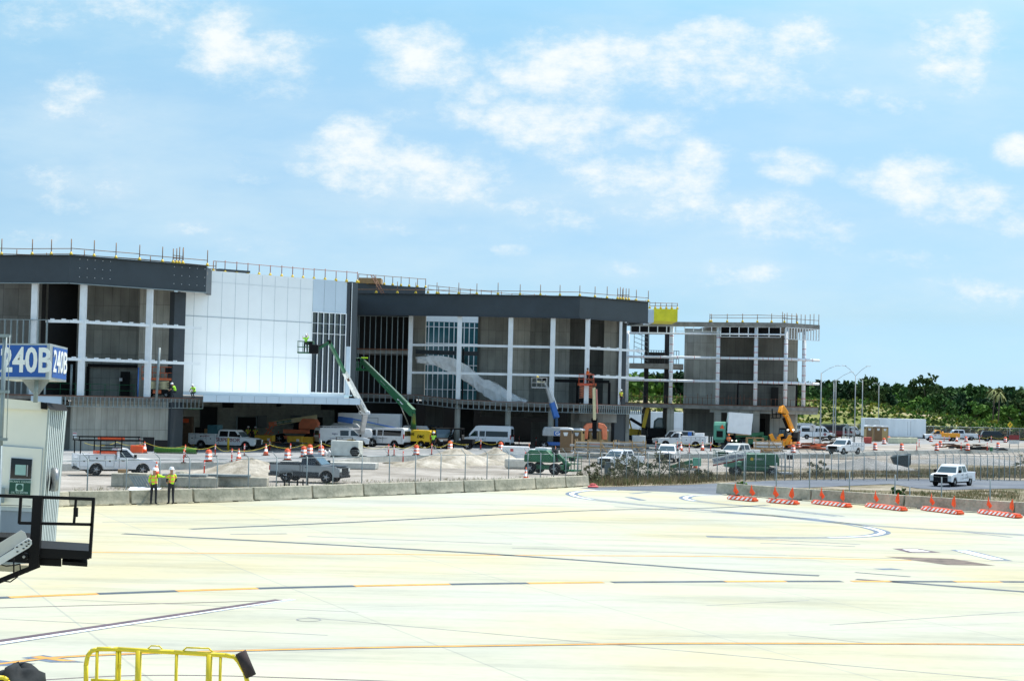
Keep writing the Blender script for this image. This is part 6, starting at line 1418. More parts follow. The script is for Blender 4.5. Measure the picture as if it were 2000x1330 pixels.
for b_ in range(nz_): fs.append((I(0, 0, b_), I(0, 0, b_ + 1), I(1, 0, b_ + 1), I(1, 0, b_))); fs.append((I(0, nx_, b_), I(0, nx_, b_ + 1), I(1, nx_, b_ + 1), I(1, nx_, b_)))
mb.add(vs, fs); mb.build('wrapping', mat('white_shrink_wrap', (.88, .88, .88), .35, var=.06, scale=1.2, bump=.35), t)
MB().cbox(cs[0].lerp(cs[1], .5) + Vector((0, .8, -.1)), (2.8, 1.5, .14)).build('pallet', WOOD, t)
t = thing('telehandler', 'faded green telehandler seen from the rear with an orange warning triangle', 'telehandler', G(1409, 874.5, .5), R(75)); 
MB().box(-1.8, 1.8, -.6, .6, .7, 1.5).build('chassis', GRN2, t, bevel=.06); MB().prism([(-2.2, 1.0), (-2.2, 2.9), (-1.9, 3.35), (-.3, 3.35), (-.3, 1.0)], -.75, .75).build('rear_body', GRN2, t, bevel=.12)
MB().box(-2.24, -2.19, -.45, .35, 1.4, 2.2).build('radiator_grille', BLKP, t); MB().add([(-2.25, -.05, 2.5), (-2.25, -.65, 2.5), (-2.25, -.35, 3.05)], [(0, 1, 2)]).build('warning_triangle', ORG, t)
for s in (-1, 1):
    for x in (-1.5, 1.4): wheel(t, x, s * 1.15, .65, .45, rim=LGR)
MB().lathe([(.5, 0), (.55, .3), (.45, .5)], (-1.2, -1.3, 2.3), 12).build('light_tank', GRN2, t)
t = thing('telehandler', 'bright orange telehandler with raised forks and spread stabiliser feet', 'telehandler', G(1541, 877, .5), R(250)); TORG = mat('telehandler_orange', (.85, .32, .01), .4, var=.08)
MB().box(-2.2, 2.0, -.55, .55, .6, 1.3).build('chassis', TORG, t, bevel=.06)
MB().prism([(-.8, 1.2), (-.8, 2.7), (.4, 2.7), (.85, 1.7), (.85, 1.0), (-.4, 1.0)], -1.25, -.35).prism([(-.8, 1.2), (-.8, 2.2), (.4, 2.2), (.85, 1.5), (.85, 1.0), (-.4, 1.0)], .35, 1.25).build('cab', BLKP, t, bevel=.05); MB().prism([(.45, 1.65), (.5, 2.5), (.56, 2.5), (.9, 1.7)], -1.15, -.45).build('cab_window', WSHLD, t)
for s in (-1, 1):
    for x in (-1.5, 1.4): wheel(t, x, s * 1.3, .66, .45)
t.rotation_euler = (0, 0, 0); t2 = t; Rz = R(250)
for c_ in t.children: c_.matrix_local = Matrix.Rotation(Rz, 4, 'Z') @ c_.matrix_local
dd = t.location.y - .6; b0 = rel(t, 1548, 842, dd); b1 = rel(t, 1536, 812, dd - 1); b2 = rel(t, 1526, 795, dd - 1.5)
MB().beam(b0, b1, .42, .55).build('boom', TORG, t, bevel=.03); MB().beam(b0 + Vector((-.4, 0, -.1)), b1 + Vector((-.35, 0, -.3)), .3, .3).build('boom_inner', BLKP, t)
MB().beam(b1 + Vector((0, 0, .1)), b2, .5, .8).beam(b2, rel(t, 1523, 807, dd - 2), .5, .5).build('boom_head', TORG, t, bevel=.1)
mb = MB()
for px, py, qx, qy in ((1508, 798, 1509, 816), (1508, 808, 1535, 808), (1506, 816, 1524, 816), (1516, 804, 1516, 816), (1524, 800, 1525, 816)): mb.beam(rel(t, px, py, dd - 2), rel(t, qx, qy, dd - 2), .12)
mb.build('fork_carriage', BLKP, t)
dd -= 2.0; mb = MB(); mb.beam(rel(t, 1505, 848, dd), rel(t, 1511, 862, dd), .35, .5).beam(rel(t, 1511, 862, dd), rel(t, 1534, 868, dd), .35, .7).beam(rel(t, 1534, 868, dd), rel(t, 1544, 850, dd), .35, .45).beam(rel(t, 1521, 851, dd - .3), rel(t, 1530, 849, dd - .3), .3, .3).beam(rel(t, 1520, 852, dd), rel(t, 1524, 866, dd), .3, .4); mb.build('stabiliser', TORG, t, bevel=.03)
for px in (1539, 1549.5): MB().lathe([(.04, -.1), (.13, -.05), (.13, .05), (.04, .1)], rel(t, px, 839.5, dd + 1.2), 10).build('headlight', mat('lit_headlamp', (.9, .9, .85), .3, emit=(1, .95, .85, 2.0)), t)
# excavator and grader behind
t = thing('excavator', 'black and yellow excavator seen under the floor of the open frame', 'excavator', G(1279, 868, .5)); dd = t.location.y
MB().box(-1.5, 1.5, -1.3, -.8, .1, .8).box(-1.5, 1.5, .8, 1.3, .1, .8).build('track', BLACK, t, bevel=.15); MB().box(-1.1, 1.4, -1.2, 1.2, .95, 2.2).build('house', BLKP, t, bevel=.08); MB().prism([(-.3, 2.2), (-.2, 3.2), (.3, 3.6), (.9, 3.6), (1.0, 2.2)], -1.2, -.2).build('cab', mat('dark_cab_green', (.02, .05, .05), .4), t, bevel=.06)
MB().prism([(-.1, 2.4), (-.05, 3.1), (.3, 3.4), (.8, 3.4), (.85, 2.4)], -1.22, -1.2).build('cab_window', WSHLD, t)
MB().beam((-.6, 0, 1.8), (-3.4, 0, 3.4), .3, .4).build('boom', BLKP, t, bevel=.05); MB().beam((-1.6, 0, 2.2), (-1.0, 0, 5.0), .4, .5).build('stick', YEL, t, bevel=.08)
t = thing('grader', 'yellow machine with a slanting arm between the dark pier and the excavator', 'construction machine', G(1252, 866, .5)); MB().prism([(-2.3, 1.0), (-2.3, 1.7), (-1.6, 2.0), (1.2, 1.8), (2.6, 1.2), (2.6, 1.0)], -.9, .9).build('body', YEL, t, bevel=.08)
MB().beam((-1.3, 0, 1.8), (-1.9, 0, 3.9), .12, .2).build('arm', YEL, t); mb = MB()
for x in (-.6, .2, 1.0): mb.beam((x, -.95, 1.0), (x + .4, -.95, 2.2), .08)
mb.build('guard_bars', BLKP, t)
for s in (-1, 1):
    for x in (-1.6, 1.6): wheel(t, x, s * 1.0, .55, .35)
# ================================================================= fences and barriers
def meshmat(name, dens, col):
    m = bpy.data.materials.new(name); m.use_nodes = True; t = m.node_tree; b = t.nodes['Principled BSDF']; b.inputs['Base Color'].default_value = (*col, 1); b.inputs['Roughness'].default_value = .5
    c = t.nodes.new('ShaderNodeTexCoord'); sp = t.nodes.new('ShaderNodeSeparateXYZ'); t.links.new(c.outputs['Object'], sp.inputs[0])
    def M(op, a, bb=None):
        n = t.nodes.new('ShaderNodeMath'); n.operation = op
        for i, v in enumerate((a, bb)):
            if v is None: continue
            if hasattr(v, 'links'): t.links.new(v, n.inputs[i])
            else: n.inputs[i].default_value = v
        return n.outputs[0]
    h = M('ADD', sp.outputs[0], sp.outputs[1]); f = None
    for op in ('ADD', 'SUBTRACT'):
        w = M('LESS_THAN', M('FRACT', M('MULTIPLY', M(op, h, sp.outputs[2]), 1 / .08)), dens); f = w if f is None else M('MAXIMUM', f, w)
    t.links.new(f, b.inputs['Alpha']); return m
MESH1 = meshmat('chain_link_wire', .035, (.34, .37, .38)); MESH2 = meshmat('dull_chain_link_wire', .15, (.12, .13, .115))
FP = [172, 248, 313, 371, 425, 486, 541, 600, 651, 707.5, 761, 812, 861.5, 909, 951.6, 994, 1031, 1056, 1082, 1105.5, 1128, 1151, 1175, 1200, 1223.6, 1246.6, 1265.6, 1288, 1307.8, 1326.8, 1346.5, 1365, 1383.5, 1401, 1419, 1437.6, 1457, 1476, 1495, 1514, 1533, 1549, 1564, 1581, 1595, 1610, 1624, 1638, 1652, 1666, 1688, 1711, 1732, 1753, 1775, 1795, 1816, 1831, 1847, 1862, 1876, 1889, 1903, 1915.5, 1928.7, 1940.5, 1951.5, 1962, 1972, 1982.6, 1993, 2004, 2020]
def dfence(px):
    ks = [(100, 90), (172, 93), (425, 98.5), (651, 106), (862, 115), (1105, 124), (1346, 130), (1581, 138), (2000, 147), (2100, 149)]
    for a, b in zip(ks, ks[1:]):
        if px <= b[0]: return a[1] + (b[1] - a[1]) * (px - a[0]) / (b[0] - a[0])
    return 150
FP = [100] + FP; P = [Vector((*plan(px, 900, dfence(px)), 0)) for px in FP]
t = thing('chain_link_fence', 'long galvanised chain link fence with angled barbed wire arms behind the concrete barriers', 'fence', P[1], 0)
mb = MB(); mb.path([p + Vector((0, 0, 2.12)) for p in P], .025, 5); wb(mb, 'top_rail', GALV, t)
for a, b, m in ((0, 22, MESH1), (21, len(P), MESH2)):
    mb = MB()
    for p, q in zip(P[a:b], P[a:b][1:]): mb.quad((p.x, p.y, .03), (q.x, q.y, .03), (q.x, q.y, 2.1), (p.x, p.y, 2.1))
    wb(mb, 'wire_mesh', m, t)
mb = MB()
for i, p in enumerate(P):
    a = Vector((-.30, -.12, .38)); po = MB(); po.tube(p, p + Vector((0, 0, 2.2)), .038, 6); po.tube(p + Vector((0, 0, 2.15)), p + Vector((0, 0, 2.15)) + a, .022, 4); wb(po, 'post', GALV, t)
for k in (.35, .65, .98): mb.path([p + Vector((0, 0, 2.15)) + Vector((-.30, -.12, .38)) * k for p in P], .006, 3)
wb(mb, 'barbed_wire', GALV, t)
# second fence of thin posts behind the right barriers
P2 = [(1453, 112, 2.6), (1516, 110, 2.3), (1581, 108.6, 2.1), (1659, 106.2, 2.0), (1748, 104.2, 1.95), (1777, 104.5, 1.2), (1839, 102, 1.95), (1934, 100.5, 1.95), (2040, 98, 1.95)]
t = thing('post_and_wire_fence', 'thin grey post fence with barely visible mesh just behind the flagged barricades', 'fence', Vector((*plan(1453, 950, 104.5), 0)), 0)
pts = []
for px, d, h in P2: p = Vector((*plan(px, 950, d), 0)); pts.append(p); wb(MB().tube(p, p + Vector((0, 0, h)), .04, 6), 'post', GALV, t)
mb = MB(); mb.path([p + Vector((0, 0, 1.95)) for p in pts], .005, 3); wb(mb, 'wire', GALV, t)
# far fence
t = thing('far_fence', 'far chain link fence at the foot of the scrubby bank', 'fence', H(1600, 318, .5), 0); mb = MB(); pp_ = [H(px, 318, .5) for px in range(1560, 2080, 24)]
for p in pp_: mb.tube(p, p + Vector((0, 0, 2.4)), .04, 5)
mb.path([p + Vector((0, 0, 2.4)) for p in pp_], .04, 5); wb(mb, 'posts', GALV, t); mb = MB()
for p, q in zip(pp_, pp_[1:]): mb.quad((p.x, p.y, .5), (q.x, q.y, .5), (q.x, q.y, 2.9), (p.x, p.y, 2.9))
wb(mb, 'wire_mesh', MESH2, t)
# concrete barriers
def barrier(a, b, label, h=.78, group='concrete barriers along the apron', seed=0):
    v = (b - a); L_ = v.length - .12; c = (a + b) / 2; rz = math.atan2(v.y, v.x)
    t = thing('concrete_barrier', label, 'barrier', c, rz, group)
    prof = [(-.30, .07), (-.30, .14), (-.17, .32), (-.085, h), (.085, h), (.17, .32), (.30, .14), (.30, .07)]
    prof = [(-.28, .06), (-.24, .25), (-.17, h - .02), (.17, h - .02), (.24, .25), (.28, .06)]
    mb = MB(); mb.prism(prof, -L_ / 2, L_ / 2, 0, 'yz'); mb.build('barrier_body', CONC, t, bevel=.025)
    for x in (-L_ * .33, L_ * .33): MB().box(x - .35, x + .35, -.27, .27, 0, .06).build('foot', CONC, t)
    return t
desc = ['cut off by the black platform', 'mottled, left of the two people', 'under the white paper sheets', 'right of the people', 'long and evenly grey', 'below the silver pickup', 'with faint rust marks', 'with an orange stain at its left', 'short and yellowish', 'shortest, streaked', 'with brown streaks', 'streaked with orange at its right end', 'rounded last one by the bushes']
PB = [G(*p) + Vector((0, .3, 0)) for p in BAR1[1:]]
PB = [G(-10, 998)] + PB
for i, (a, b) in enumerate(zip(PB, PB[1:])): barrier(a, b, f"concrete barrier {desc[min(i, 12)]}, {ORD[i]} in the long row")
PB = [G(x + 3, y) + Vector((0, .3, 0)) for x, y in BAR2]
for i, (a, b) in enumerate(zip(PB, PB[1:])): barrier(a, b, ['grey concrete barrier with chipped paint spots, behind the two leftmost flagged barricades', 'concrete barrier behind the third and fourth flagged barricades', 'brownish concrete barrier behind the fifth and sixth flagged barricades', 'concrete barrier cut off by the right edge of the picture'][i], group='concrete barriers on the right')
# low flagged barricades
BARR = [((1424, 975), (1477, 980)), ((1501, 981), (1558, 986)), ((1589, 983.5), (1660, 991.5)), ((1694, 989.5), (1768, 998.5)), ((1803, 996), (1878, 1005.5)), ((1914, 1002.5), (1992, 1012.5))]
def flag(t, x, y, z0, s):
    MB().tube((x, y, .15), (x + .02 * s, y, z0 + .62), .012, 5).build('flag_pole', WOOD, t)
    mb = MB(); w = [(x + .02 * s, y, z0 + .68), (x - s * -.34, y - .05, z0 + .17), (x + s * .26, y + .06, z0 + .05), (x - s * .02, y + .02, z0 - .0), (x - .22 * s, y - .03, z0 + .12), (x - .10 * s, y + .04, z0 + .42)]
    w = [(x, y, z0 + .70), (x + s * .16, y - .06, z0 + .42), (x + s * .33, y + .02, z0 + .16), (x + s * .05, y + .05, z0 - .02), (x - s * .16, y - .02, z0 + .20), (x - s * .08, y, z0 + .48)]
    n = len(w); vs = [(a, b - .006, c) for a, b, c in w] + [(a, b + .006, c) for a, b, c in w]; mb.add(vs, [tuple(range(n)), tuple(range(2 * n - 1, n - 1, -1))] + [(i, (i + 1) % n, n + (i + 1) % n, n + i) for i in range(n)])
    mb.build('flag', mat('fluorescent_flag', (.95, .10, .02), .7, var=.1, scale=3), t)
SO = mat('barricade_orange', (.88, .10, .015), .45, var=.06)
def stripes_mat():
    m, t, b = nodemat('orange_white_slanted_stripes'); b.inputs['Roughness'].default_value = .45
    c = t.nodes.new('ShaderNodeTexCoord'); sp = t.nodes.new('ShaderNodeSeparateXYZ'); t.links.new(c.outputs['Object'], sp.inputs[0])
    def M(op, a, bb):
        n = t.nodes.new('ShaderNodeMath'); n.operation = op
        for i, v in enumerate((a, bb)):
            if hasattr(v, 'links'): t.links.new(v, n.inputs[i])
            else: n.inputs[i].default_value = v
        return n.outputs[0]
    f = M('LESS_THAN', M('FRACT', M('MULTIPLY', M('ADD', sp.outputs[0], M('MULTIPLY', sp.outputs[2], -.9)), 1 / .42), 0), .5)
    x = t.nodes.new('ShaderNodeMix'); x.data_type = 'RGBA'; t.links.new(f, x.inputs[0]); x.inputs[6].default_value = (.88, .10, .015, 1); x.inputs[7].default_value = (.92, .90, .86, 1); t.links.new(x.outputs[2], b.inputs['Base Color']); return m
STR = stripes_mat()
bd = ['leftmost, before the chipped barrier', 'second from the left', 'third from the left, right of a barrier joint', 'fourth from the left', 'fifth from the left', 'rightmost, near the picture edge']
for i, (p, q) in enumerate(BARR):
    a, b = G(*p), G(*q); v = b - a; L_ = v.length; t = thing('flagged_barricade', f'low striped barricade with two orange flags, {bd[i]}', 'barricade', (a + b) / 2, math.atan2(v.y, v.x), 'low flagged barricades')
    MB().prism([(-.28, .03), (-.15, .26), (.15, .26), (.28, .03)], -L_ / 2 + .12, L_ / 2 - .12, 0, 'yz').build('barricade_body', SO, t, bevel=.03)
    MB().box(-L_ / 2, -L_ / 2 + .2, -.2, .2, .03, .16).build('end_lug', SO, t, bevel=.03); MB().box(L_ / 2 - .2, L_ / 2, -.2, .2, .03, .16).build('end_lug', SO, t, bevel=.03)
    yf = lambda z: -.28 + (z - .03) * .13 / .23 - .008
    MB().add([(-L_ / 2 + .16, yf(.06), .06), (L_ / 2 - .16, yf(.06), .06), (L_ / 2 - .16, yf(.23), .23), (-L_ / 2 + .16, yf(.23), .23)], [(0, 1, 2, 3)]).build('reflective_panel', STR, t)
    MB().box(-L_ * .35, -L_ * .2, -.24, .24, 0, .03).build('foot', BLACK, t); MB().box(L_ * .2, L_ * .35, -.24, .24, 0, .03).build('foot', BLACK, t)
    for x, s in ((-L_ * .30, 1 if i in (0, 1, 2, 4) else 1), (L_ * .30, -1 if i in (1, 3, 5, 2, 4) else 1)): flag(t, x, .05, .36, s)
# ================================================================= traffic devices
def stripe_lathe(mb, prof): pass
def drum_proto():
    t = thing('traffic_drum', 'drum', 'traffic drum', group='orange and white traffic drums')
    z = [0.06, .2, .34, .48, .62, .78, .9]; r = [.30, .29, .285, .275, .27, .255, .25]
    prof = []; mats = []
    for i in range(7): prof.append((r[i], z[i]))
    prof2 = [(.30, .05), (.29, .24), (.286, .24), (.28, .39), (.275, .39), (.27, .55), (.267, .55), (.26, .70), (.257, .70), (.25, .88), (.20, .97), (.08, 1.0)]
    mats = [0, 0, 1, 0, 0, 0, 1, 0, 0, 0, 0]
    MB().lathe(prof2, (0, 0, 0), 16, mats=mats).build('drum_body', [ORG, REFL], t)
    MB().lathe([(.42, 0), (.42, .05), (.34, .07)], (0, 0, 0), 12).build('rubber_base', BLACK, t)
    MB().path([(-.12, 0, .98), (-.08, 0, 1.06), (.08, 0, 1.06), (.12, 0, .98)], .018, 5).build('handle', ORG, t); return t
def cone_proto():
    t = thing('traffic_cone', 'cone', 'traffic cone', group='orange traffic cones')
    MB().lathe([(.17, .03), (.12, .27), (.115, .27), (.09, .42), (.085, .42), (.065, .52), (.06, .52), (.045, .62), (.03, .72)], (0, 0, 0), 14, mats=[0, 0, 1, 0, 0, 0, 1, 0]).build('cone_body', [ORG, REFL], t); MB().box(-.19, .19, -.19, .19, 0, .03).build('base', BLACK, t, bevel=.01); return t
def del_proto():
    t = thing('delineator_post', 'post', 'delineator post', group='red orange delineator posts')
    MB().lathe([(.055, .04), (.05, .62), (.053, .62), (.053, .72), (.05, .72), (.05, .78), (.053, .78), (.053, .88), (.05, .88), (.048, 1.02), (.03, 1.08)], (0, 0, 0), 10, mats=[0, 0, 1, 0, 0, 0, 1, 0, 0, 0]).build('post_body', [mat('post_red_orange', (.85, .06, .03), .5), REFL], t); MB().lathe([(.22, 0), (.20, .05), (.1, .06)], (0, 0, 0), 8).build('base', BLACK, t); return t
DP, CPr, LP_ = drum_proto(), cone_proto(), del_proto()
def put(proto, px, py, z, label, s=1.0, rz=None, tilt=0):
    o = place(proto, G(px, py, z), random.uniform(0, 6.28) if rz is None else rz); o['label'] = label; o.scale = (s,) * 3
    if tilt: o.rotation_euler = (tilt, 0, 0)
    return o
for px, py, lb in ((407, 902, 'alone left of the sand cone'), (561, 899, 'behind the tail of the silver and black pickup'), (593, 893, 'left one of the pair wound with yellow tape'), (605, 889, 'right one of the pair wound with yellow tape'), (627, 891, 'beside the white pole left of the white tank'),
                   (813, 889, 'in front of the yellow van'), (879, 879, 'half sunk behind the long sand heap'), (978, 881, 'before the rear wheel of the high roof minibus'), (1111, 884, 'against the brown portable toilet'), (1549, 884.5, 'left one of the pair below the orange telehandler'), (1559, 877, 'right one of the pair below the orange telehandler'),
                   (1709, 879.5, 'on the kerb right of the white utility truck'), (1726.5, 867.5, 'in front of the right portable toilet'), (1736, 863.5, 'right of the portable toilets'), (1761, 880, 'alone on the pavement below the long trailer'), (1818, 862.5, 'by the front wheel of the orange roofed pickup'), (1829.5, 880, 'nearer one of the pair right of the brown boards'),
                   (1836.5, 874, 'farther one of the pair right of the brown boards'), (1886.6, 863, 'behind the tail of the white crew pickup'), (1890, 880, 'in the middle of the black debris'), (1949, 877, 'right of the green bucket'), (1963.5, 864, 'by the front wheel of the dark car')):
    put(DP, px, py, .5, f'orange drum with white bands {lb}', .96)
for px, py, z, lb in ((282, 885, .5, 'tall, left of the leaning black panels'), (433.5, 869, .5, 'against the lettered truck door'), (519, 889.5, .5, 'alone on the pavement before the yellow crate'), (466, 901, .5, 'faded and half buried in the sand cone'), (1330, 881, .5, 'leftmost of three behind the head on pickup'), (1372, 880, .5, 'behind the white service truck tail'),
                      (1358, 917, 0, 'beside the green jib arm'), (1588, 873, .5, 'small, right of the black planks'), (305, 930, 0, 'faded, behind the pointing person'), (1868.5, 862.5, .5, 'maroon and large between the two pickups'), (1027, 940, 0, 'worn and leaning on the fence by the green lift')):
    put(CPr, px, py, z, f'orange traffic cone {lb}', 1.45 if 'small' not in lb else 1.0)
for i, (px, py, z, lb) in enumerate(((358.5, 903.5, .5, 'below the green turf roll'), (361.5, 893, .5, 'just behind the post below the turf roll'), (398.7, 926, 0, 'standing on the lower sand left of the sand cone'), (420, 891, .5, 'with a small white card on top'), (452.5, 902, .5, 'before the sand cone top'), (477, 890, .5, 'right of the yellow bollard by the lettered truck'),
                     (526.5, 880, .5, 'in front of the left yellow crate'), (567, 889, .5, 'between two drums'), (543.5, 860, .5, 'far back under the folded lift jib'), (616, 873, .5, 'at the right end of the yellow crate'), (758.5, 890, .5, 'left one of the pair by the passenger van wheel'), (769.5, 890, .5, 'right one of the pair by the passenger van wheel'),
                     (787, 904, 0, 'on the lower sand beside a dark puddle'), (843, 888, .5, 'in front of the hi-vis worker at the yellow van'), (938.7, 878, .5, 'below the front of the high roof minibus'), (1013.7, 869, .5, 'right of the high roof minibus'), (1046.7, 871, .5, 'left of the tall blue lift'), (1026, 905, 0, 'left of the green lift with flags'), (1280.6, 880, .5, 'before the front wheel of the white service truck'),
                     (1323, 880, .5, 'right of the head on pickup'), (1346, 885, .5, 'before the rear wheel of the white service truck'), (1388, 881, .5, 'left of the worker in orange'), (313.5, 876, .5, 'leaning, left of four by the grey pier'), (324, 875, .5, 'second of four by the grey pier'), (328, 875, .5, 'third of four by the grey pier'), (336, 875, .5, 'last of four by the grey pier'), (273, 880, .5, 'at the bonnet of the truck with the black rack'),
                     (1790.5, 880, .5, 'in line with the drum below the long trailer'), (1795, 873, .5, 'right end of the long trailer'), (1877, 880, .5, 'left in the black debris'), (1928, 880, .5, 'left of the green bucket'), (1844, 862, .5, 'at the orange cargo bed, left'), (1853.7, 862, .5, 'at the orange cargo bed, right'), (1913, 864, .5, 'at the tail of the dark car'), (1936, 864, .5, 'at the middle of the dark car'),
                     (1976, 864.5, .5, 'at the nose of the dark car'), (1718.5, 861, .5, 'between the portable toilets'), (1590, 872, .5, 'right of the orange planks'))):
    put(LP_, px, py, z, f'red orange delineator post {lb}', 1.0 if px < 1600 else 1.05)
# yellow rope between posts
ROPE = mat('yellow_rope', (.75, .60, .05), .7)
def rope(label, pts, sag=.25):
    P = [G(px, py, .5) + Vector((0, 0, .95)) for px, py in pts]; mb = MB()
    for a, b in zip(P, P[1:]):
        l = [a.lerp(b, k / 8) - Vector((0, 0, sag * 4 * (k / 8) * (1 - k / 8))) for k in range(9)]; mb.path(l, .014, 4)
    o = mb.build('rope', ROPE); tag(o, label, 'rope')
rope('yellow rope sagging from the truck rack to the posts by the turf roll', [(164, 886), (228, 884), (283, 885), (361, 893), (358, 903)], .3); rope('yellow rope from the card post over the sand cone to the taped drums', [(361, 893), (420, 891), (452, 901), (526, 889), (592, 889), (627, 886)], .3)
rope('yellow rope in front of the vans from the drums to the minibus', [(627, 884), (700, 886), (758, 889), (769, 889), (813, 884), (843, 887), (879, 880), (938, 877), (978, 879)], .4); rope('yellow rope around the white service truck', [(1280, 880), (1330, 878), (1346, 884), (1372, 879), (1388, 880), (1408, 886)], .25)
rope('yellow rope along the dark car', [(1913, 863), (1936, 863), (1963, 864), (1976, 864), (2010, 864)], .3)
# bollards
for px, py, lb in ((378.5, 870, 'left one of the pair by the tail of the lettered truck'), (385.8, 870, 'right one of the pair by the tail of the lettered truck'), (445.4, 879, 'alone in front of the lettered truck door')):
    t = thing('bollard', f'round yellow steel bollard {lb}', 'bollard', G(px, py, .5), 0, 'yellow bollards'); MB().lathe([(.11, 0), (.11, 1.1), (.08, 1.17), (.02, 1.2)], (0, 0, 0), 12).build('bollard_post', YEL, t)
# ================================================================= site goods
def box_thing(name, label, cat, px, py, z, w, d, h, m, rz=0, bevel=.03, group=None, part='box_body'):
    t = thing(name, label, cat, G(px, py, z), rz, group); MB().box(-w / 2, w / 2, -d / 2, d / 2, 0, h).build(part, m, t, bevel=bevel); return t
YCR = mat('yellow_plywood_crate', (.62, .38, .03), .6, var=.12)
t = box_thing('crate', 'yellow plywood crate right of the lettered truck bonnet', 'crate', 517, 872, .5, 1.9, 1.4, 1.2, YCR, R(-5)); MB().box(.4, .7, -.715, -.7, .6, .9).build('paper_label', REFL, t)
t = box_thing('crate', 'yellow plywood crate with white papers, in front of the orange lift', 'crate', 577, 873, .5, 1.55, 1.3, 1.15, YCR, R(-4)); MB().box(.2, .5, -.665, -.65, .6, .85).build('paper_label', REFL, t); t = box_thing('crate', 'second yellow crate touching the one with papers on its right', 'crate', 602, 873, .5, 1.15, 1.3, 1.1, YCR, R(-4))
rr = random.Random(12)
def debris(name, label, px, py, z, w, d, n, m, hmax=.5, ln=1.6, seed=0):
    r = random.Random(seed); t = thing(name, label, 'debris', G(px, py, z)); k = 0
    mb = MB()
    for i in range(n):
        x, y = r.uniform(-w / 2, w / 2), r.uniform(-d / 2, d / 2); a = r.uniform(-.5, .5); l = r.uniform(.4, 1) * ln; zz = r.uniform(.05, hmax)
        mb.beam((x - l / 2 * math.cos(a), y - l / 2 * math.sin(a), zz), (x + l / 2 * math.cos(a), y + l / 2 * math.sin(a), zz + r.uniform(-.1, .1) * hmax), r.uniform(.06, .22), r.uniform(.05, .14), r.randrange(len(m)))
    mb.build('scrap_pieces', m, t); tag(t, kind=None); return t
debris('scrap_heap', 'tangle of dark pipes and scrap in front of the yellow crates', 572, 877, .5, 8.5, 2, 60, [FASC, RUST, GALV, BLKP], .7, 1.8, 1)
debris('scrap_heap', 'low heap of black scrap among the drums on the right', 1884, 878, .5, 6.0, 1.6, 60, [BLKP, RUST, FASC], .8, 1.6, 2)
debris('scrap_heap', 'flat dark scrap beside the green bucket', 1933, 879, .5, 5, 1.2, 26, [BLKP, GALV, FASC], .35, 1.8, 3)
debris('timber_heap', 'heap of brown boards left of the black scrap', 1853, 874, .5, 3.6, 1.4, 26, [PLY, WOOD], .5, 2, 4)
debris('timber_heap', 'split yellow timbers lying by the wooden frame', 1486, 884, .5, 4.2, 1.2, 30, [WOOD, PLY], .5, 2.4, 5)
debris('plank_stack', 'stack of black planks with orange rails right of the taped drums', 1580, 879, .5, 4.4, 1.5, 30, [BLKP, RUST, JORG], .9, 3.2, 6)
debris('plank_stack', 'dark boards and brush left of the white utility truck', 1617, 868, .5, 3.5, 1.5, 30, [BLKP, PLY, FASC], 1.2, 2.2, 7)
debris('scrap_heap', 'grey and white scrap right of the minibus by the white bags', 1230, 880, .5, 7, 1.6, 40, [LGR, GALV, FASC], .5, 2.4, 8)
t = box_thing('bucket', 'green bucket on the kerb in the scrap, far right', 'bucket', 1936, 881, .5, .1, .1, .1, GRN); MB().lathe([(.2, 0), (.26, .55), (.24, .55), (.2, .1)], (0, 0, 0), 12).build('bucket_shell', GRN, t)
# leaning black mats and green turf roll
t = thing('black_panels', 'two black panels leaning against each other left of the grey pier', 'panel', G(300, 883, .5), R(8)); MB().prism([(-.1, 0), (.45, 1.35), (.5, 1.35), (0, 0)], -1.0, .0, 0, 'yz').build('left_panel', BLKP, t); MB().prism([(-.1, 0), (.35, 1.1), (.4, 1.1), (0, 0)], .05, 1.2, 0, 'yz').build('right_panel', BLKP, t); MB().box(-1.5, 1.2, -.1, .1, 0, .06).build('strip', WHITE, t)
t = thing('turf_roll', 'long bright green roll lying at the foot of the grey pier', 'roll', G(343, 886, .5), R(-4)); MB().tube((-1.9, 0, .28), (1.9, .0, .3), .27, 14).build('roll_body', mat('green_turf', (.05, .16, .02), .9, var=.4, scale=8), t); MB().tube((1.9, 0, .3), (1.96, 0, .3), .2, 12).build('roll_core', BLKP, t)
box_thing('water_barricade', 'small orange plastic block at the left end of the yellow rope', 'barricade', 267, 885, .5, 1.1, .4, .7, ORG, 0, .08, part='barricade_body')
t = box_thing('carton_stack', 'brown cartons stacked in the block doorway behind the yellow bollards', 'cartons', 364, 871, .5, 1.2, 1.2, 3.0, mat('brown_carton', (.13, .08, .05), .8, var=.3)); MB().box(-.3, .3, -.62, -.6, 2.4, 2.8).build('orange_mark', ORG, t)
# white tank trailer
t = thing('generator_box', 'dirty white box with a black hose reel in front of the cargo van', 'generator', G(677, 893, .5), R(-12)); MB().box(-1.3, 1.3, -.7, .7, .12, 1.5).build('box_body', mat('stained_white', (.60, .61, .55), .6, var=.2, scale=1.2), t, bevel=.06); MB().box(-1.4, 1.1, -.4, .4, 0, .14).build('skid', BLKP, t)
o = MB().lathe([(.1, 0), (.42, 0), (.45, .1), (.42, .22), (.1, .22)], (0, 0, 0), 18).build('hose_reel', BLKP, t); o.location = (1.0, -.7, .55); o.rotation_euler = (R(90), 0, 0); MB().beam((1.3, -.3, .2), (2.0, -.4, .15), .1).build('drawbar', BLKP, t)
MB().box(-.9, 1.0, -.5, -.44, 1.55, 1.62).box(-.9, -.85, -.5, -.44, 1.5, 1.8).box(.6, .65, -.5, -.44, 1.5, 1.8).box(-.9, .65, -.5, -.44, 1.78, 1.82).build('top_rack', BLKP, t); MB().box(.1, .7, -.3, .0, 1.52, 1.62).build('yellow_case', YEL, t)
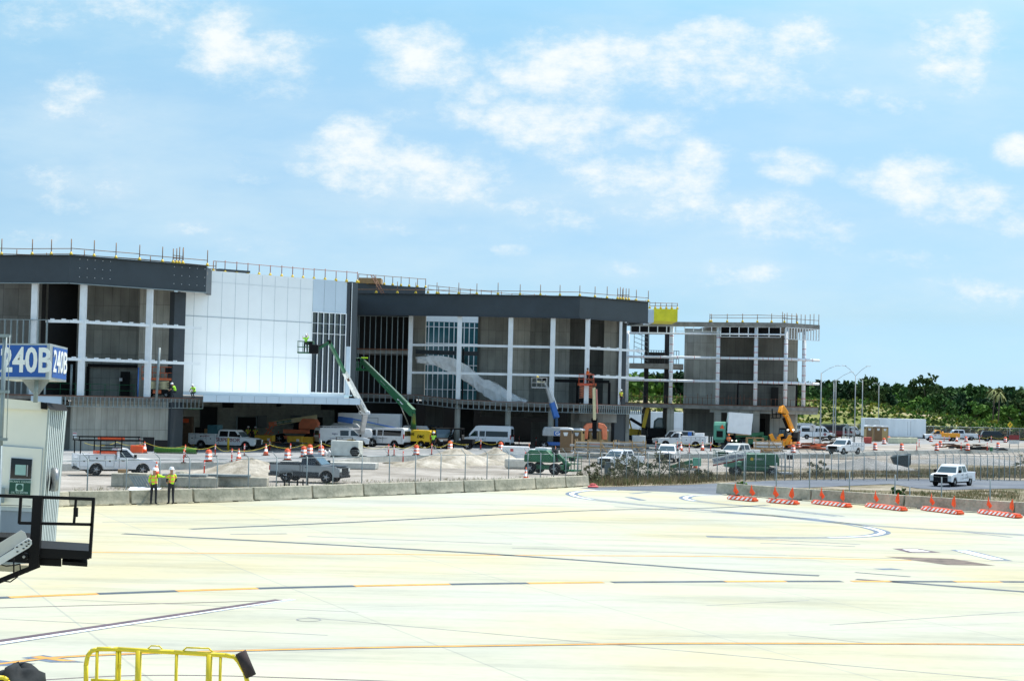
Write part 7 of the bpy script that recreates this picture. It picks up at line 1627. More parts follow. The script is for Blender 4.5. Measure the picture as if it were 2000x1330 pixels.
for i, (px, lb) in enumerate(((635, 'left'), (643, 'middle'), (653, 'right'))):
    t = thing('plastic_jug', f'white plastic container, {lb} of three beside the dirty white box', 'container', G(px, 891, .5), 0, 'white plastic containers'); MB().lathe([(.16, 0), (.19, .1), (.19, .4), (.1, .5), (.06, .52), (.06, .6)], (0, 0, 0), 12).build('jug_body', REFL, t)
t = thing('white_pole', 'thin white pole standing left of the white tank', 'pole', G(628, 896, .5)); MB().tube((0, 0, 0), (-.08, 0, 1.6), .035, 6).build('pole_shaft', REFL, t)
# trailers
t = thing('box_trailer', 'large white box trailer behind the two vans', 'trailer', G(722, 867, .5), R(-3)); MB().box(-3.6, 3.6, -1.2, 1.2, .9, 3.55).build('trailer_body', WHITE, t, bevel=.04); MB().box(-.5, 1.1, -1.215, -1.2, 2.35, 3.1).build('hatch', LGR, t); MB().box(-.42, 1.02, -1.222, -1.21, 2.43, 3.02).build('hatch_panel', WHITE, t)
for x in (-1.2, -.2):
    for s in (-1, 1): wheel(t, x, s * 1.1, .4, .25)
t = thing('cargo_container', 'long white container left of the orange roofed pickup', 'container', G(1748, 857.5, .5) + Vector((0, 1.5, 0)), R(2)); CT = mat('patched_white_container', (.74, .78, .80), .6, var=.12, scale=.6, stretch=(1, 1, .2)); MB().box(-5.7, 5.7, -1.25, 1.25, .45, 3.75).build('container_body', CT, t, bevel=.04)
MB().box(-5.55, -3.0, -1.265, -1.25, .6, 3.6).build('end_panel', WHITE2, t); mb = MB()
for x in (-2.9, 2.3, 2.85): mb.box(x, x + .05, -1.27, -1.25, .7, 3.3)
mb.build('seams', LGR, t); MB().box(-5.6, 5.6, -1.1, 1.1, .15, .45).build('skid', GALV, t)
t = thing('cargo_container', 'white container seen under the floor of the open frame', 'container', H(1296, 262, .5), 0); MB().box(-6, 6, -1.2, 1.2, 0, 4.2).build('container_body', CT, t, bevel=.04); MB().box(-6.05, 6.05, -1.24, -1.2, 1.6, 1.75).build('rail_band', WHITE, t)
# portable toilets
BRW = mat('brown_toilet_plastic', (.17, .10, .045), .6, var=.08); TAN = mat('tan_toilet_plastic', (.42, .29, .12), .6, var=.08); LOGO = mat('silver_label', (.62, .64, .64), .4)
def toilet(label, px, py, rz, h=2.3, m=BRW, m2=TAN):
    t = thing('portable_toilet', label, 'portable toilet', G(px, py, .5), rz, 'portable toilets'); MB().box(-.6, .6, -.6, .6, .08, h).build('cabin', m, t, bevel=.02); MB().box(-.5, .5, -.615, -.6, .15, h - .15).build('door', m2, t)
    MB().prism([(-.66, h), (-.6, h + .16), (-.3, h + .24), (.3, h + .24), (.6, h + .16), (.66, h)], -.64, .64).build('roof', WHITE, t, bevel=.04)
    MB().add([(-.26, -.622, h - .25), (.26, -.622, h - .25), (.16, -.622, h - .62), (-.16, -.622, h - .62)], [(3, 2, 1, 0)]).build('label_plate', LOGO, t)
    for s in (-1, 1): MB().box(s * .61 - .01, s * .61 + .01, -.3, .3, h - .35, h - .1).build('vent', BLKP, t)
    return t
toilet('dark brown portable toilet, leftmost and tallest of the middle group', 1106, 886, R(-12), 2.5, BRW, BRW); toilet('tan sided portable toilet half hidden behind the dark brown one', 1129, 878, R(-20), 2.2, TAN, BRW); toilet('tan portable toilet with a silver label under the upright cream boom', 1157, 876, R(8), 2.1, BRW, TAN); toilet('tan portable toilet right of the one with the silver label, bluish roof', 1176, 876, R(8), 2.1, TAN, TAN)
toilet('brown portable toilet left of the pair before the long container', 1696, 863, R(5), 2.5, TAN, BRW); toilet('dark brown portable toilet right of the pair before the long container', 1713, 863, R(5), 2.5, BRW, BRW); toilet('third brown cabin at the right end of the toilets before the long container', 1726, 862, R(5), 2.4, BRW, TAN)
box_thing('water_barricade', 'faded red plastic barricade at the foot of the left brown toilet', 'barricade', 1694.5, 866, .5, 1.2, .5, 1.0, mat('faded_red_plastic', (.50, .08, .06), .6, var=.2), 0, .08, part='barricade_body'); box_thing('water_barricade', 'red plastic barricade before the long black minibus', 'barricade', 1637, 853, .5, 1.2, .5, 1.4, mat('faded_red_plastic', (.5, .08, .06)), 0, .08, part='barricade_body')
t = box_thing('water_barricade', 'white plastic barricade left of the green lift with flags', 'barricade', 1007, 904, 0, 2.6, .7, 1.6, REFL, R(-6), .12, part='barricade_body'); MB().box(-.5, -.2, -.37, -.34, 1.1, 1.35).build('red_mark', REDL, t)
t = box_thing('white_bags', 'pale bags heaped behind the white barricade, left of the green lift', 'bags', 1010, 915, 0, 2.2, .9, .9, mat('cream_bag', (.60, .56, .48), .8, var=.15), R(4), .2, part='bag')
for px, lb, s in ((1745, 'left', 1.0), (1765, 'middle', 1.3), (1783, 'right', .8)): box_thing('wrapped_pallet', f'{lb} one of three cream wrapped pallets in front of the long container', 'pallet load', px, 866, .5, 1.6 * s, 1, .95, mat('cream_wrap', (.64, .62, .44), .6, var=.12), 0, .08, 'wrapped pallets', 'wrapped_goods')
t = box_thing('metal_rack', 'pale rack on wheels behind the white utility truck', 'rack', 1657, 862, .5, .1, .1, .05, LGR); mb = MB()
for x in (-.8, 0, .8):
    for y in (-.4, .4): mb.beam((x, y, 0), (x, y, 2.3), .08)
for z in (.1, 1.2, 2.3):
    for y in (-.4, .4): mb.beam((-.8, y, z), (.8, y, z), .08)
mb.build('rack_frame', WHITE2, t)
# timber racks with white planks
def rack(label, px, py, z, w, h, n, rz=0, m=LGR, upr=4):
    t = thing('timber_rack', label, 'rack', G(px, py, z), rz, 'timber racks with metal planks'); mb = MB()
    for i in range(upr):
        x = -w / 2 + w * i / (upr - 1)
        for y in (-.75, .75): mb.beam((x, y, 0), (x, y, h), .10)
    for k in range(3): mb.beam((-w / 2, -.8, h * (.3 + .3 * k)), (w / 2, -.8, h * (.3 + .3 * k)), .09)
    mb.beam((w / 2 - .2, -.85, .1), (w / 2 - 1.2, -.85, h * .8), .09)
    mb.build('timber_frame', WOOD, t); r = random.Random(int(px))
    for k in range(n):
        zz = .15 + (h - .3) * k / n; a = r.uniform(-.35, .25); mp = MB()
        for j in range(4): mp.box(-w / 2 + a - .2, w / 2 + a + r.uniform(-.2, .4), -.66 + j * .33, -.38 + j * .33, zz, zz + (h - .3) / n * r.uniform(.45, .7))
        mp.build('plank_layer', m, t)
rack('timber rack full of pale planks right of the brown portable toilets', 1162, 897, .2, 3.9, 2.0, 6, R(-10), LGR); rack('timber rack with slanting braces behind the pickup by the bushes', 1232, 891, .3, 2.9, 1.7, 4, R(6), LGR, 3); rack('low wooden rack with white boards behind the long green lift', 1500, 882, .5, 3.2, 1.4, 3, R(0), WHITE, 3)
t = box_thing('tool_crate', 'open brown timber frame box left of the wooden rack, behind the silver pickup', 'crate', 1474, 879, .5, .1, .1, .05, WOOD); mb = MB()
for x in (-1.0, 0, 1.0):
    for y in (-.5, .5): mb.beam((x, y, 0), (x, y, 1.5), .12)
for y in (-.5, .5): mb.beam((-1.05, y, 1.5), (1.05, y, 1.5), .14)
mb.build('crate_frame', PLY, t)
# concrete blocks and slabs between barriers and fence
for px, py, w, d, h, rz, lb in ((236, 949, 1.1, 1.0, .8, .1, 'square block, left of the leaning slatted frames'), (268, 950, 1.5, 1.0, .85, -.1, 'block behind the slatted frames and the pointing person'), (350, 950, 2.6, .8, .62, .02, 'long low block right of the white helmeted person'), (395, 951, 1.9, .8, .62, 0, 'low block, second right of the people'), (472, 950, 3.4, .8, .62, -.02, 'longest low block before the sand cone')):
    box_thing('concrete_block', f'weathered concrete {lb}', 'concrete block', px, py, 0, w, d, h, CONC, rz, .04, 'concrete blocks behind the barriers', 'block')
for px, py, w, lb in ((360, 938, 2.8, 'left'), (432, 937.5, 3.6, 'right')):
    p = G(px, 950, 0); t = thing('concrete_slab', f'thin grey slab lying on the low blocks, {lb} one', 'slab', p + Vector((0, .25, .64)), .03, 'slabs on the blocks'); MB().box(-w / 2, w / 2, -.4, .4, 0, .14).build('slab', mat('blue_grey_concrete', (.20, .23, .23), .85, var=.25), t, bevel=.02)
t = thing('slatted_frames', 'bundle of grey slatted frames leaning behind the pointing person', 'frames', G(282, 956, 0), R(10)); mb = MB()
for i in range(9): mb.beam((-.9 + i * .16, 0, .85), (-.4 + i * .16, -.1, .02), .05, .10)
mb.beam((-.95, 0, .8), (.5, 0, .8), .06).beam((-.45, -.12, .06), (1.0, -.12, .06), .06); mb.build('slats', GALV, t)
t = thing('carton', 'small brown carton on the sand in front of the rack truck', 'carton', G(240, 929, 0), R(15)); MB().box(-.35, .35, -.3, .3, 0, .45).build('carton_body', PLY, t); MB().box(.1, .6, -.35, -.1, .0, .2).build('carton_flap', WOOD, t)
t = thing('plan_sheets', 'white paper sheets spread on the barrier by the pointing person', 'paper', D(279, 958.5, 90.6) + Vector((0, 0, 0)), R(-3)); t.location.z = .775; rr = random.Random(2)
vs = [(-.7 + .14 * i, -.35 + .35 * j, .015 + rr.uniform(0, .05) - (.12 if j == 0 else 0)) for i in range(13) for j in range(3)]; mb = MB(); mb.add(vs, [(i * 3 + j, (i + 1) * 3 + j, (i + 1) * 3 + j + 1, i * 3 + j + 1) for i in range(12) for j in range(2)]); mb.build('sheet', mat('paper_white', (.75, .78, .85), .7, var=.03), t)
t = thing('steel_barricade', 'small black steel barricade behind the barriers below the silver pickup', 'barricade', G(578, 951), 0); mb = MB()
for x in (-.75, .75, -.45, .1, .45): mb.beam((x, 0, 0), (x, 0, .75 if abs(x) > .7 else .5), .09)
mb.beam((-.75, 0, .68), (.75, 0, .68), .09).beam((-.45, 0, .35), (.45, 0, .35), .06); mb.build('frame', BLKP, t)
t = thing('rubble_rock', 'brown rock lump behind the right of the two people', 'rock', G(354, 935), 0); MB().lathe([(.5, 0), (.55, .25), (.35, .5), (.05, .55)], (0, 0, 0), 7, sm=False).build('rock', CONC, t)
t = thing('rubble_rock', 'grey rubble block by the kerb below the dirty white box', 'rock', G(703, 912), 0); MB().lathe([(.6, 0), (.6, .2), (.45, .4), (.05, .42)], (0, 0, 0), 7, sm=False).build('rock', CONC, t)
t = thing('board', 'grey board leaning on the long sand heap', 'board', G(922, 907), 0); MB().add([(-1.1, -.4, .0), (.8, -.5, .0), (.3, .35, .75), (-1.0, .35, .75)], [(0, 1, 2, 3)]).build('board_sheet', LGR, t)
t = thing('low_platform', 'pale flat concrete platform below the dirty white box', 'platform', G(671, 914), R(-2)); MB().box(-3.6, 2.8, -1.2, 1.2, 0, .5).build('platform_slab', CONC2, t, bevel=.04)
t = thing('electrical_box', 'green grey metal box standing among the bushes by the fence', 'cabinet', G(1186.5, 931), R(5)); MB().box(-.24, .24, -.2, .2, 0, 1.2).build('cabinet', mat('green_grey_steel', (.08, .11, .12), .6), t, bevel=.02); MB().box(-.2, .2, -.21, -.2, .1, 1.1).build('cabinet_door', mat('green_grey_door', (.10, .13, .14), .6), t)
t = thing('red_bag', 'crumpled faded red bag at the end of the left barrier row', 'bag', G(1158, 952), 0); MB().lathe([(.38, 0), (.42, .08), (.2, .2), (.26, .26), (.04, .3)], (0, 0, 0), 7, sm=False).build('bag', mat('faded_red_cloth', (.55, .10, .10), .8, var=.2, scale=6), t, bevel=.03)
t = thing('skip', 'grey open metal skip tipped beside the gravel cone', 'skip', G(1759, 914), R(-6)); MB().prism([(-1.0, 1.1), (-.6, .1), (.6, .1), (.95, .4), (.95, 1.5), (-.6, 1.3)], -.6, .6).build('skip_body', FASC2, t, bevel=.03); MB().beam((-1.0, -.6, 1.12), (.95, -.6, 1.5), .08).build('rim_bar', GALV, t); MB().cbox((0, -.5, .1), (.3, .3, .3)).build('red_tag', ORG, t)
t = thing('white_tank', 'small white tank on a frame left of the white service truck', 'tank', G(1247, 872, .5), 0); MB().box(-.85, .85, -.5, .5, .3, 1.4).build('tank_body', WHITE2, t, bevel=.06); MB().box(-1.3, -.9, -.4, .4, .3, .6).box(-1.3, -.9, -.4, .4, .8, 1.2).build('black_drums', BLKP, t); MB().box(-1.5, 2.6, -.5, .5, 0, .28).build('pallet', GALV, t)
t = thing('debris_patch', 'dark puddle of dirt around a post on the lower sand', 'dirt patch', G(787, 904.5), 0); MB().lathe([(1.9, 0), (1.6, .05), (.3, .1)], (0, 0, 0), 14).build('dirt', DIRT, t)
# ================================================================= lamps and signs
def lamp(label, px, pyb_d, top_py, arms, d, r=.11):
    base = H(px, d, .5); top_ = D(px, top_py, d); hgt = top_.z - .5; t = thing('street_lamp', label, 'street lamp', base, 0, 'street lamps on the right'); MB().tube((0, 0, 0), (0, 0, hgt), r, 8, r2=r * .65).build('pole', LGR, t)
    for dx, dz in arms:
        MB().path([(0, 0, hgt - .1), (dx * .5, 0, hgt + dz * .58), (dx, 0, hgt + dz)], .035, 5).build('arm', LGR, t); MB().cbox((dx * 1.1, 0, hgt + dz), (.7, .22, .09)).build('lamp_head', WHITE2, t, bevel=.03)
lamp('single armed street lamp beside the right corner of the open frame', 1603, 0, 728, ((2.2, 1.1),), 245, .12); lamp('street lamp with one arm reaching right, left of the double armed one', 1632, 0, 742, ((2.1, 1.2),), 250, .09); lamp('second thin pole close beside the one armed street lamp', 1628, 0, 744, ((.3, .1),), 252, .1)
lamp('double armed street lamp, tallest of the group', 1670, 0, 733, ((-1.6, 1.4), (1.7, 1.4)), 250, .09); lamp('far small street lamp right of the double armed one', 1684, 0, 742, ((-.7, .2),), 330, .12); lamp('far small hooked street lamp before the wood', 1716, 0, 752, ((-.8, .4),), 340, .1)
t = thing('road_sign', 'yellow diamond road sign above the dark parked car', 'sign', H(1973, 256, .5)); MB().tube((0, 0, 0), (0, 0, 2.9), .04, 5).build('post', GALV, t); MB().add([(0, -.06, 3.0), (.42, -.06, 3.5), (0, -.06, 4.0), (-.42, -.06, 3.5), (0, -.03, 3.0), (.42, -.03, 3.5), (0, -.03, 4.0), (-.42, -.03, 3.5)], [(0, 1, 2, 3), (7, 6, 5, 4), (0, 4, 5, 1), (1, 5, 6, 2), (2, 6, 7, 3), (3, 7, 4, 0)]).build('sign_plate', YEL, t); MB().beam((-.1, -.07, 3.35), (.1, -.07, 3.7), .1, .02, 0, (0, 1, 0)).build('symbol', BLKP, t)
t = thing('direction_sign', 'white rectangular sign with a curved arrow left of the light poles', 'sign', H(1588, 238, .5)); MB().tube((0, 0, 0), (0, 0, 2.2), .04, 5).build('post', GALV, t); MB().box(-.4, .4, -.05, -.02, 2.1, 3.0).build('sign_plate', REFL, t); MB().beam((.05, -.06, 2.2), (.05, -.06, 2.7), .02, .1).beam((.05, -.06, 2.7), (-.15, -.06, 2.8), .02, .1).build('arrow', BLKP, t)
t = thing('diamond_sign_back', 'grey diamond sign seen from the back between two light poles', 'sign', H(1655, 246, .5)); MB().tube((0, 0, 0), (0, 0, 2.6), .04, 5).build('post', GALV, t); MB().add([(0, -.06, 2.3), (.4, -.06, 2.75), (0, -.06, 3.2), (-.4, -.06, 2.75), (0, -.03, 2.3), (.4, -.03, 2.75), (0, -.03, 3.2), (-.4, -.03, 2.75)], [(0, 1, 2, 3), (7, 6, 5, 4), (0, 4, 5, 1), (1, 5, 6, 2), (2, 6, 7, 3), (3, 7, 4, 0)]).build('sign_plate', GALV, t)
t = thing('notice_board', 'low dark red and white notice boards right of the dark car', 'sign', H(1982, 246, .5)); MB().box(-.8, .7, -.03, 0, 1.4, 2.1).build('red_board', mat('notice_red', (.22, .03, .03), .6), t); MB().box(-.8, .7, -.04, -.01, .8, 1.35).build('white_board', WHITE2, t); MB().tube((-.7, .05, 0), (-.7, .05, 2.1), .04, 5).tube((.6, .05, 0), (.6, .05, 2.1), .04, 5).build('post', GALV, t)
# ================================================================= foreground: boarding bridge, gate sign, platform, loader rail
def slab(mb, pts, d, th, m=0):
    n = len(pts); ds = d if isinstance(d, (list, tuple)) else [d] * n; a = [D(p[0], p[1], dd) for p, dd in zip(pts, ds)]; c = sum((p[0] for p in pts)) / n; ex = ray(c, 900); ex.z = 0; ex = ex / ex.y * th; vs = a + [v_ + ex for v_ in a]
    return mb.add(vs, [tuple(range(n)), tuple(range(2 * n - 1, n - 1, -1))] + [(i, (i + 1) % n, n + (i + 1) % n, n + i) for i in range(n)], m)
JD = 33.0
CREAM = mat('cream_bridge_wall', (.82, .80, .70), .5, var=.05, scale=.6); JGR = mat('grey_bridge_base', (.22, .27, .33), .6, var=.15, scale=.8); RIB = mat('ribbed_bellows', (.48, .54, .54), .6, var=.1); RIB2 = mat('dark_bellows_groove', (.32, .37, .37), .7)
base = D(40, 1070, JD); base.z = 0
T = thing('boarding_bridge', 'cream passenger boarding bridge cabin with ribbed grey side at the left edge', 'boarding bridge', base)
mb = MB(); slab(mb, [(-120, 770), (94, 793), (79, 992), (-120, 984)], JD, .22); wb(mb, 'wall', CREAM, T)
mb = MB(); slab(mb, [(-120, 984.3), (79, 992.3), (72, 1072), (-120, 1066)], JD + .01, .2); wb(mb, 'lower_wall', JGR, T)
mb = MB(); slab(mb, [(-120, 766), (82, 785), (81, 801), (-120, 790)], JD - .12, .11); wb(mb, 'roof_gutter', CREAM, T)
mb = MB(); n = 18
for i in range(n):
    u0_, u1_ = i / n, (i + 1) / n; m_ = i % 2; dd = .10 if m_ else 0
    def sp_(u_, top, k=0.0): x = (97 + u_ * 34 if top else 80 + u_ * 27.5); y = (797 + u_ * 4 if top else 1072 - u_ * 2); return D(x, y, JD + .25 + u_ * 2.6 + k)
    a0, a1, b1, b0 = sp_(u0_, True, dd), sp_(u1_, True, dd), sp_(u1_, False, dd), sp_(u0_, False, dd); w_ = Vector((-.12, .12, 0)); mb.add([a0, a1, b1, b0, a0 + w_, a1 + w_, b1 + w_, b0 + w_], [(0, 3, 2, 1), (4, 5, 6, 7), (0, 1, 5, 4), (3, 7, 6, 2), (0, 4, 7, 3), (1, 2, 6, 5)], m_)
wb(mb, 'ribbed_side', [RIB, RIB2], T)
mb = MB(); slab(mb, [(79.5, 785), (92, 787), (92, 800), (79.5, 798)], JD - .2, .2); wb(mb, 'hood_bracket', BLKP, T)
mb = MB(); mb.add([D(90, 786, JD - .1), D(128, 790, JD + 2.4), D(133, 803, JD + 2.2), D(97, 800, JD - .35), D(90, 788, JD + .1), D(128, 791, JD + 2.6)], [(0, 1, 2, 3), (0, 3, 4), (1, 5, 2), (4, 5, 1, 0), (4, 3, 2, 5)]); wb(mb, 'rain_hood', BLACK, T)
mb = MB(); slab(mb, [(4, 869), (84, 875), (76, 1000), (0, 996)], JD - .03, .02); df = wb(mb, 'door_frame', SEAM, T)
mb = MB(); slab(mb, [(5.5, 871), (82.5, 876.5), (75, 992), (2, 988)], JD - .06, .04); dr = wb(mb, 'door', CREAM, T)
mb = MB(); slab(mb, [(21, 893), (64, 896), (59, 967), (16, 965)], JD - .09, .04); wb(mb, 'window_frame', WHITE, dr)
mb = MB(); slab(mb, [(22, 894), (63, 897), (60.5, 935), (19.5, 934)], JD - .105, .02); wb(mb, 'window', GLASS, dr)
mb = MB(); slab(mb, [(30, 907), (51, 908), (50, 928), (29, 927)], JD - .115, .015); wb(mb, 'pale_reflection_card', mat('pale_teal_card', (.30, .48, .44), .4), dr); mb = MB(); slab(mb, [(52.5, 908), (55, 908), (54, 930), (51.5, 930)], JD - .13, .03); wb(mb, 'door_handle', CHROME, dr)  # pale card added on the pane in place of a reflection
mb = MB(); slab(mb, [(19, 936), (60.5, 937), (59, 966.5), (17, 964.5)], JD - .11, .02); sg = wb(mb, 'clearance_sign', mat('sign_dark_green', (.005, .07, .045), .5), dr)
mb = MB(); slab(mb, [(31, 944), (46, 944.5), (45, 959), (30, 958.5)], JD - .12, .01); wb(mb, 'sign_square', mat('sign_pale_green', (.45, .62, .55), .5), sg)
def faceM(px, py, d, px2, py2, d2, pxu, pyu, du): a = D(px, py, d); x = D(px2, py2, d2) - a; y = D(pxu, pyu, du) - a; x.normalize(); z = x.cross(y).normalized(); y = z.cross(x); M = Matrix((x, y, z)).transposed().to_4x4(); M.translation = a; return M
def facetext(s, size, m, parent, M, **k):
    o = text(s, size, m, parent, M, **k); o.location = -wloc(parent); return o
LGN = mat('sign_pale_letter', (.5, .66, .6), .5)
mb = MB(); cc_ = D(38, 951.5, JD - .135); mb.tube(cc_, cc_ + Vector((0, .012, 0)), .06, 16); wb(mb, 'sign_dot', mat('sign_dark_green', (.005, .07, .045)), sg)
facetext('AIRCRAFT CLEARED', .052, LGN, sg, faceM(39.5, 940.5, JD - .13, 55, 941.2, JD - .13, 39.7, 930, JD - .13)); facetext('OK TO ENTER', .052, LGN, sg, faceM(38, 962, JD - .13, 55, 962.7, JD - .13, 38.4, 950, JD - .13))
mb = MB(); slab(mb, [(-4, 951), (10, 953), (8, 982), (-6, 981)], JD - .2, .18); wb(mb, 'switch_box', GALV, T)
mb = MB(); c_ = D(101.5, 936, JD + .75); 
for k in range(1): mb.tube(c_ + Vector((.02, -.06, 0)), c_ + Vector((.10, -.02, 0)), .24, 18)
wb(mb, 'round_mirror', CHROME, T)
mb = MB(); mb.tube(D(104, 915, JD + .9), D(97, 958, JD + .6), .018, 5); wb(mb, 'mirror_bracket', BLKP, T)
mb = MB(); mb.tube(base + Vector((-3, 1.2, 0)), base + Vector((-3, 1.2, 3.2)), .25, 12); mb.tube(base + Vector((-1.2, 1.8, 0)), base + Vector((-1.2, 1.8, 3.2)), .2, 12); wb(mb, 'support_leg', GALV, T)
mb = MB(); slab(mb, [(-60, 1100), (62, 1104), (55, 1118), (-60, 1112)], JD - .5, 1.2); wb(mb, 'underbeam', mat('dull_cream_steel', (.42, .36, .24), .6), T)
# gate sign
b_ = D(70, 783, JD - .3); T = thing('gate_sign', 'blue box sign reading 240B in white on a bracket above the boarding bridge', 'sign', b_)
BLUE = mat('sign_blue', (.008, .085, .36), .35, var=.05); SD = JD - .7
mb = MB(); slab(mb, [(-4, 671), (97, 671), (94, 741), (-4, 740)], SD, .0); mb = MB()
fr_tl, fr_tr, fr_br, fr_bl = D(-6, 670.5, SD), D(98, 671, SD), D(95, 741, SD), D(-6, 740, SD); bk_tr, bk_br = D(132, 679.5, SD + 1.35), D(129, 746, SD + 1.35); bk_tl = bk_tr + (fr_tl - fr_tr); bk_bl = bk_br + (fr_bl - fr_br)
mb.add([fr_bl, fr_br, fr_tr, fr_tl, bk_bl, bk_br, bk_tr, bk_tl], [(0, 1, 2, 3), (7, 6, 5, 4), (0, 4, 5, 1), (1, 5, 6, 2), (2, 6, 7, 3), (3, 7, 4, 0)]); wb(mb, 'sign_box', mat('brushed_steel_frame', (.42, .45, .45), .4, .5, var=.15), T)
mb = MB(); slab(mb, [(-4, 674), (91.5, 674.5), (88.5, 736.5), (-4, 735.5)], SD - .012, .01); f1 = wb(mb, 'front_face', BLUE, T)
def bil(u_, v_): return fr_br.lerp(bk_br, u_).lerp(fr_tr.lerp(bk_tr, u_), v_)
nrm = (bk_br - fr_br).cross(fr_tr - fr_br).normalized(); nrm = nrm if nrm.x > 0 else -nrm
mb = MB(); q = [bil(.16, .07), bil(.96, .06), bil(.96, .94), bil(.16, .93)]; mb.add([p + nrm * .012 for p in q] + [p for p in q], [(0, 1, 2, 3), (7, 6, 5, 4), (0, 4, 5, 1), (1, 5, 6, 2), (2, 6, 7, 3), (3, 7, 4, 0)]); f2 = wb(mb, 'side_face', BLUE, T)
LET = mat('sign_white_letter', (.80, .82, .80), .4, var=.02)
facetext('240B', .66, LET, f1, faceM(50.5, 705.5, SD - .02, 90, 706.1, SD - .02, 51.8, 672, SD - .02), ext=.004, bold=.017, sx=.72)
x_ = (bk_br - fr_br).normalized(); y_ = (fr_tr - fr_br).normalized(); M = Matrix((x_, nrm.cross(x_), nrm)).transposed().to_4x4(); M.translation = bil(.56, .5) + nrm * .02; facetext('240B', .60, LET, f2, M, ext=.004, bold=.008, sx=.86)
mb = MB(); slab(mb, [(42, 741.5), (98, 742), (76, 771), (66, 771)], SD + .4, .12); wb(mb, 'bracket', LGR, T)
mb = MB(); mb.tube(D(71.5, 741.5, SD + .3), D(69, 786, SD + .3), .045, 8); wb(mb, 'bracket_post', GALV, T)
# pole at the left edge
T = thing('antenna_pole', 'grey galvanised pole with cross clamps at the left edge before the gate sign', 'pole', D(8, 1060, 31)); T.location.z = 0; mb = MB(); mb.tube(D(10, 654, 31), D(1, 870, 31), .043, 8); mb.tube(D(1, 870, 31), Vector((D(1, 870, 31).x, 31, 0)), .043, 8); wb(mb, 'pole', GALV, T)
for y in (655, 764, 857): mb = MB(); mb.beam(D(-20, y, 30.95), D(21 - (y - 655) * .03, y + 1, 30.95), .05, .055); wb(mb, 'cross_clamp', GALV, T)
mb = MB(); mb.tube(D(19, 656, 30.9), D(13, 858, 30.9), .008, 5); wb(mb, 'cable', GALV, T)
# black service platform
PD = 29.6; T = thing('service_platform', 'black steel service platform with gate rails beside the boarding bridge', 'platform', Vector((D(110, 1090, PD).x, PD, 0)))
def rail_(nm, p, q, w, h=None, d=PD): mb = MB(); mb.beam(D(*p, d), D(*q, d), w, h or w); return wb(mb, nm, BLKP, T)
rail_('top_rail', (-20, 967), (185, 974.5), .055); rail_('top_rail', (-20, 985), (60, 988), .01, d=PD + 1.2)
rail_('post', (183, 973), (175.5, 1090), .05); rail_('post', (75, 969), (67, 1108), .17, .12); rail_('post', (41, 969), (37.5, 1022), .045); rail_('mid_rail', (37, 1021), (180, 1024), .05); rail_('gate_bar', (148.5, 974), (144.5, 1021), .04)
rail_('back_post', (122, 976), (119, 1070), .04, d=PD + 1.4) if False else None
mb = MB(); mb.cbox(D(148, 1000, PD - .03), (.07, .06, .16)); wb(mb, 'latch', BLKP, T)
mb = MB(); slab(mb, [(62, 1069), (177, 1076), (174.5, 1092), (60, 1089)], PD, 1.5); wb(mb, 'platform_deck', BLKP, T)
mb = MB(); slab(mb, [(60, 1089.5), (120, 1092), (120, 1106), (62, 1103)], PD + .1, 1.2); slab(mb, [(121, 1096), (171, 1099), (170.5, 1106.5), (121, 1103)], PD + .1, 1.2); wb(mb, 'under_frame', BLKP, T)
mb = MB(); slab(mb, [(-20, 1048), (60, 1050), (62, 1100), (-20, 1095)], PD + .5, 1.0); wb(mb, 'mechanism_box', BLKP, T)
rail_('brace', (-30, 1146), (76, 1103), .09)
mb = MB(); mb.beam(Vector((D(-60, 1140, PD + .5).x, PD + .5, 0)), D(-60, 1100, PD + .5), .2); mb.beam(Vector((D(70, 1100, PD + 1.2).x, PD + 1.4, .0)), Vector((D(70, 1100, PD + 1.2).x, PD + 1.4, .0)) + Vector((0, 0, .02)), .2); wb(mb, 'support_leg', BLKP, T)
mb = MB(); c_ = D(47, 1087, PD - .1); mb.tube(c_, c_ + Vector((0, .1, 0)), .065, 14); wb(mb, 'roller', BLKP, T); mb = MB(); mb.tube(c_ + Vector((0, -.02, 0)), c_, .025, 10); wb(mb, 'roller_pin', CHROME, T)
mb = MB(); pts = [D(-5, 1100, PD - .15), D(12, 1105, PD - .15), D(30, 1103, PD - .15), D(39, 1101, PD - .15), D(40, 1112, PD - .15), D(34, 1126, PD - .15), D(20, 1136, PD - .15), D(5, 1134, PD - .15)]; mb.path(pts, .012, 5); mb.path([D(27, 1090, PD - .15), D(27, 1118, PD - .15)], .014, 5); wb(mb, 'cable', BLKP, T)
# stair arm
ALU = mat('brushed_aluminium', (.46, .46, .44), .35, .4, var=.12, scale=1.2)
T = thing('stair_arm', 'silver aluminium stair side rising from the lower left in front of the platform', 'stair', Vector((D(-30, 1120, 28.8).x, 28.8, 0)))
mb = MB(); slab(mb, [(-30, 1078), (41, 1035.5), (49, 1040), (54, 1052), (-30, 1106)], 28.9, .06); wb(mb, 'side_plate', ALU, T)
mb = MB(); slab(mb, [(-30, 1107), (27, 1072), (30, 1066), (56, 1050.5), (62, 1056), (62.5, 1062), (57, 1069), (-30, 1121)], 28.8, .1); wb(mb, 'lower_beam', WHITE2, T)
mb = MB(); mb.beam(Vector((D(-30, 1110, 28.85).x, 28.85, 0)), D(-30, 1100, 28.85), .15); wb(mb, 'support_leg', ALU, T)
mb = MB()
for a_, b_ in ((33, 1068), (42, 1063), (34, 1077), (46, 1071), (52, 1066), (56, 1062), (56, 1056), (50, 1058)): mb.cbox(D(a_, b_, 28.79), (.03, .02, .018))
wb(mb, 'bolts', BLKP, T)
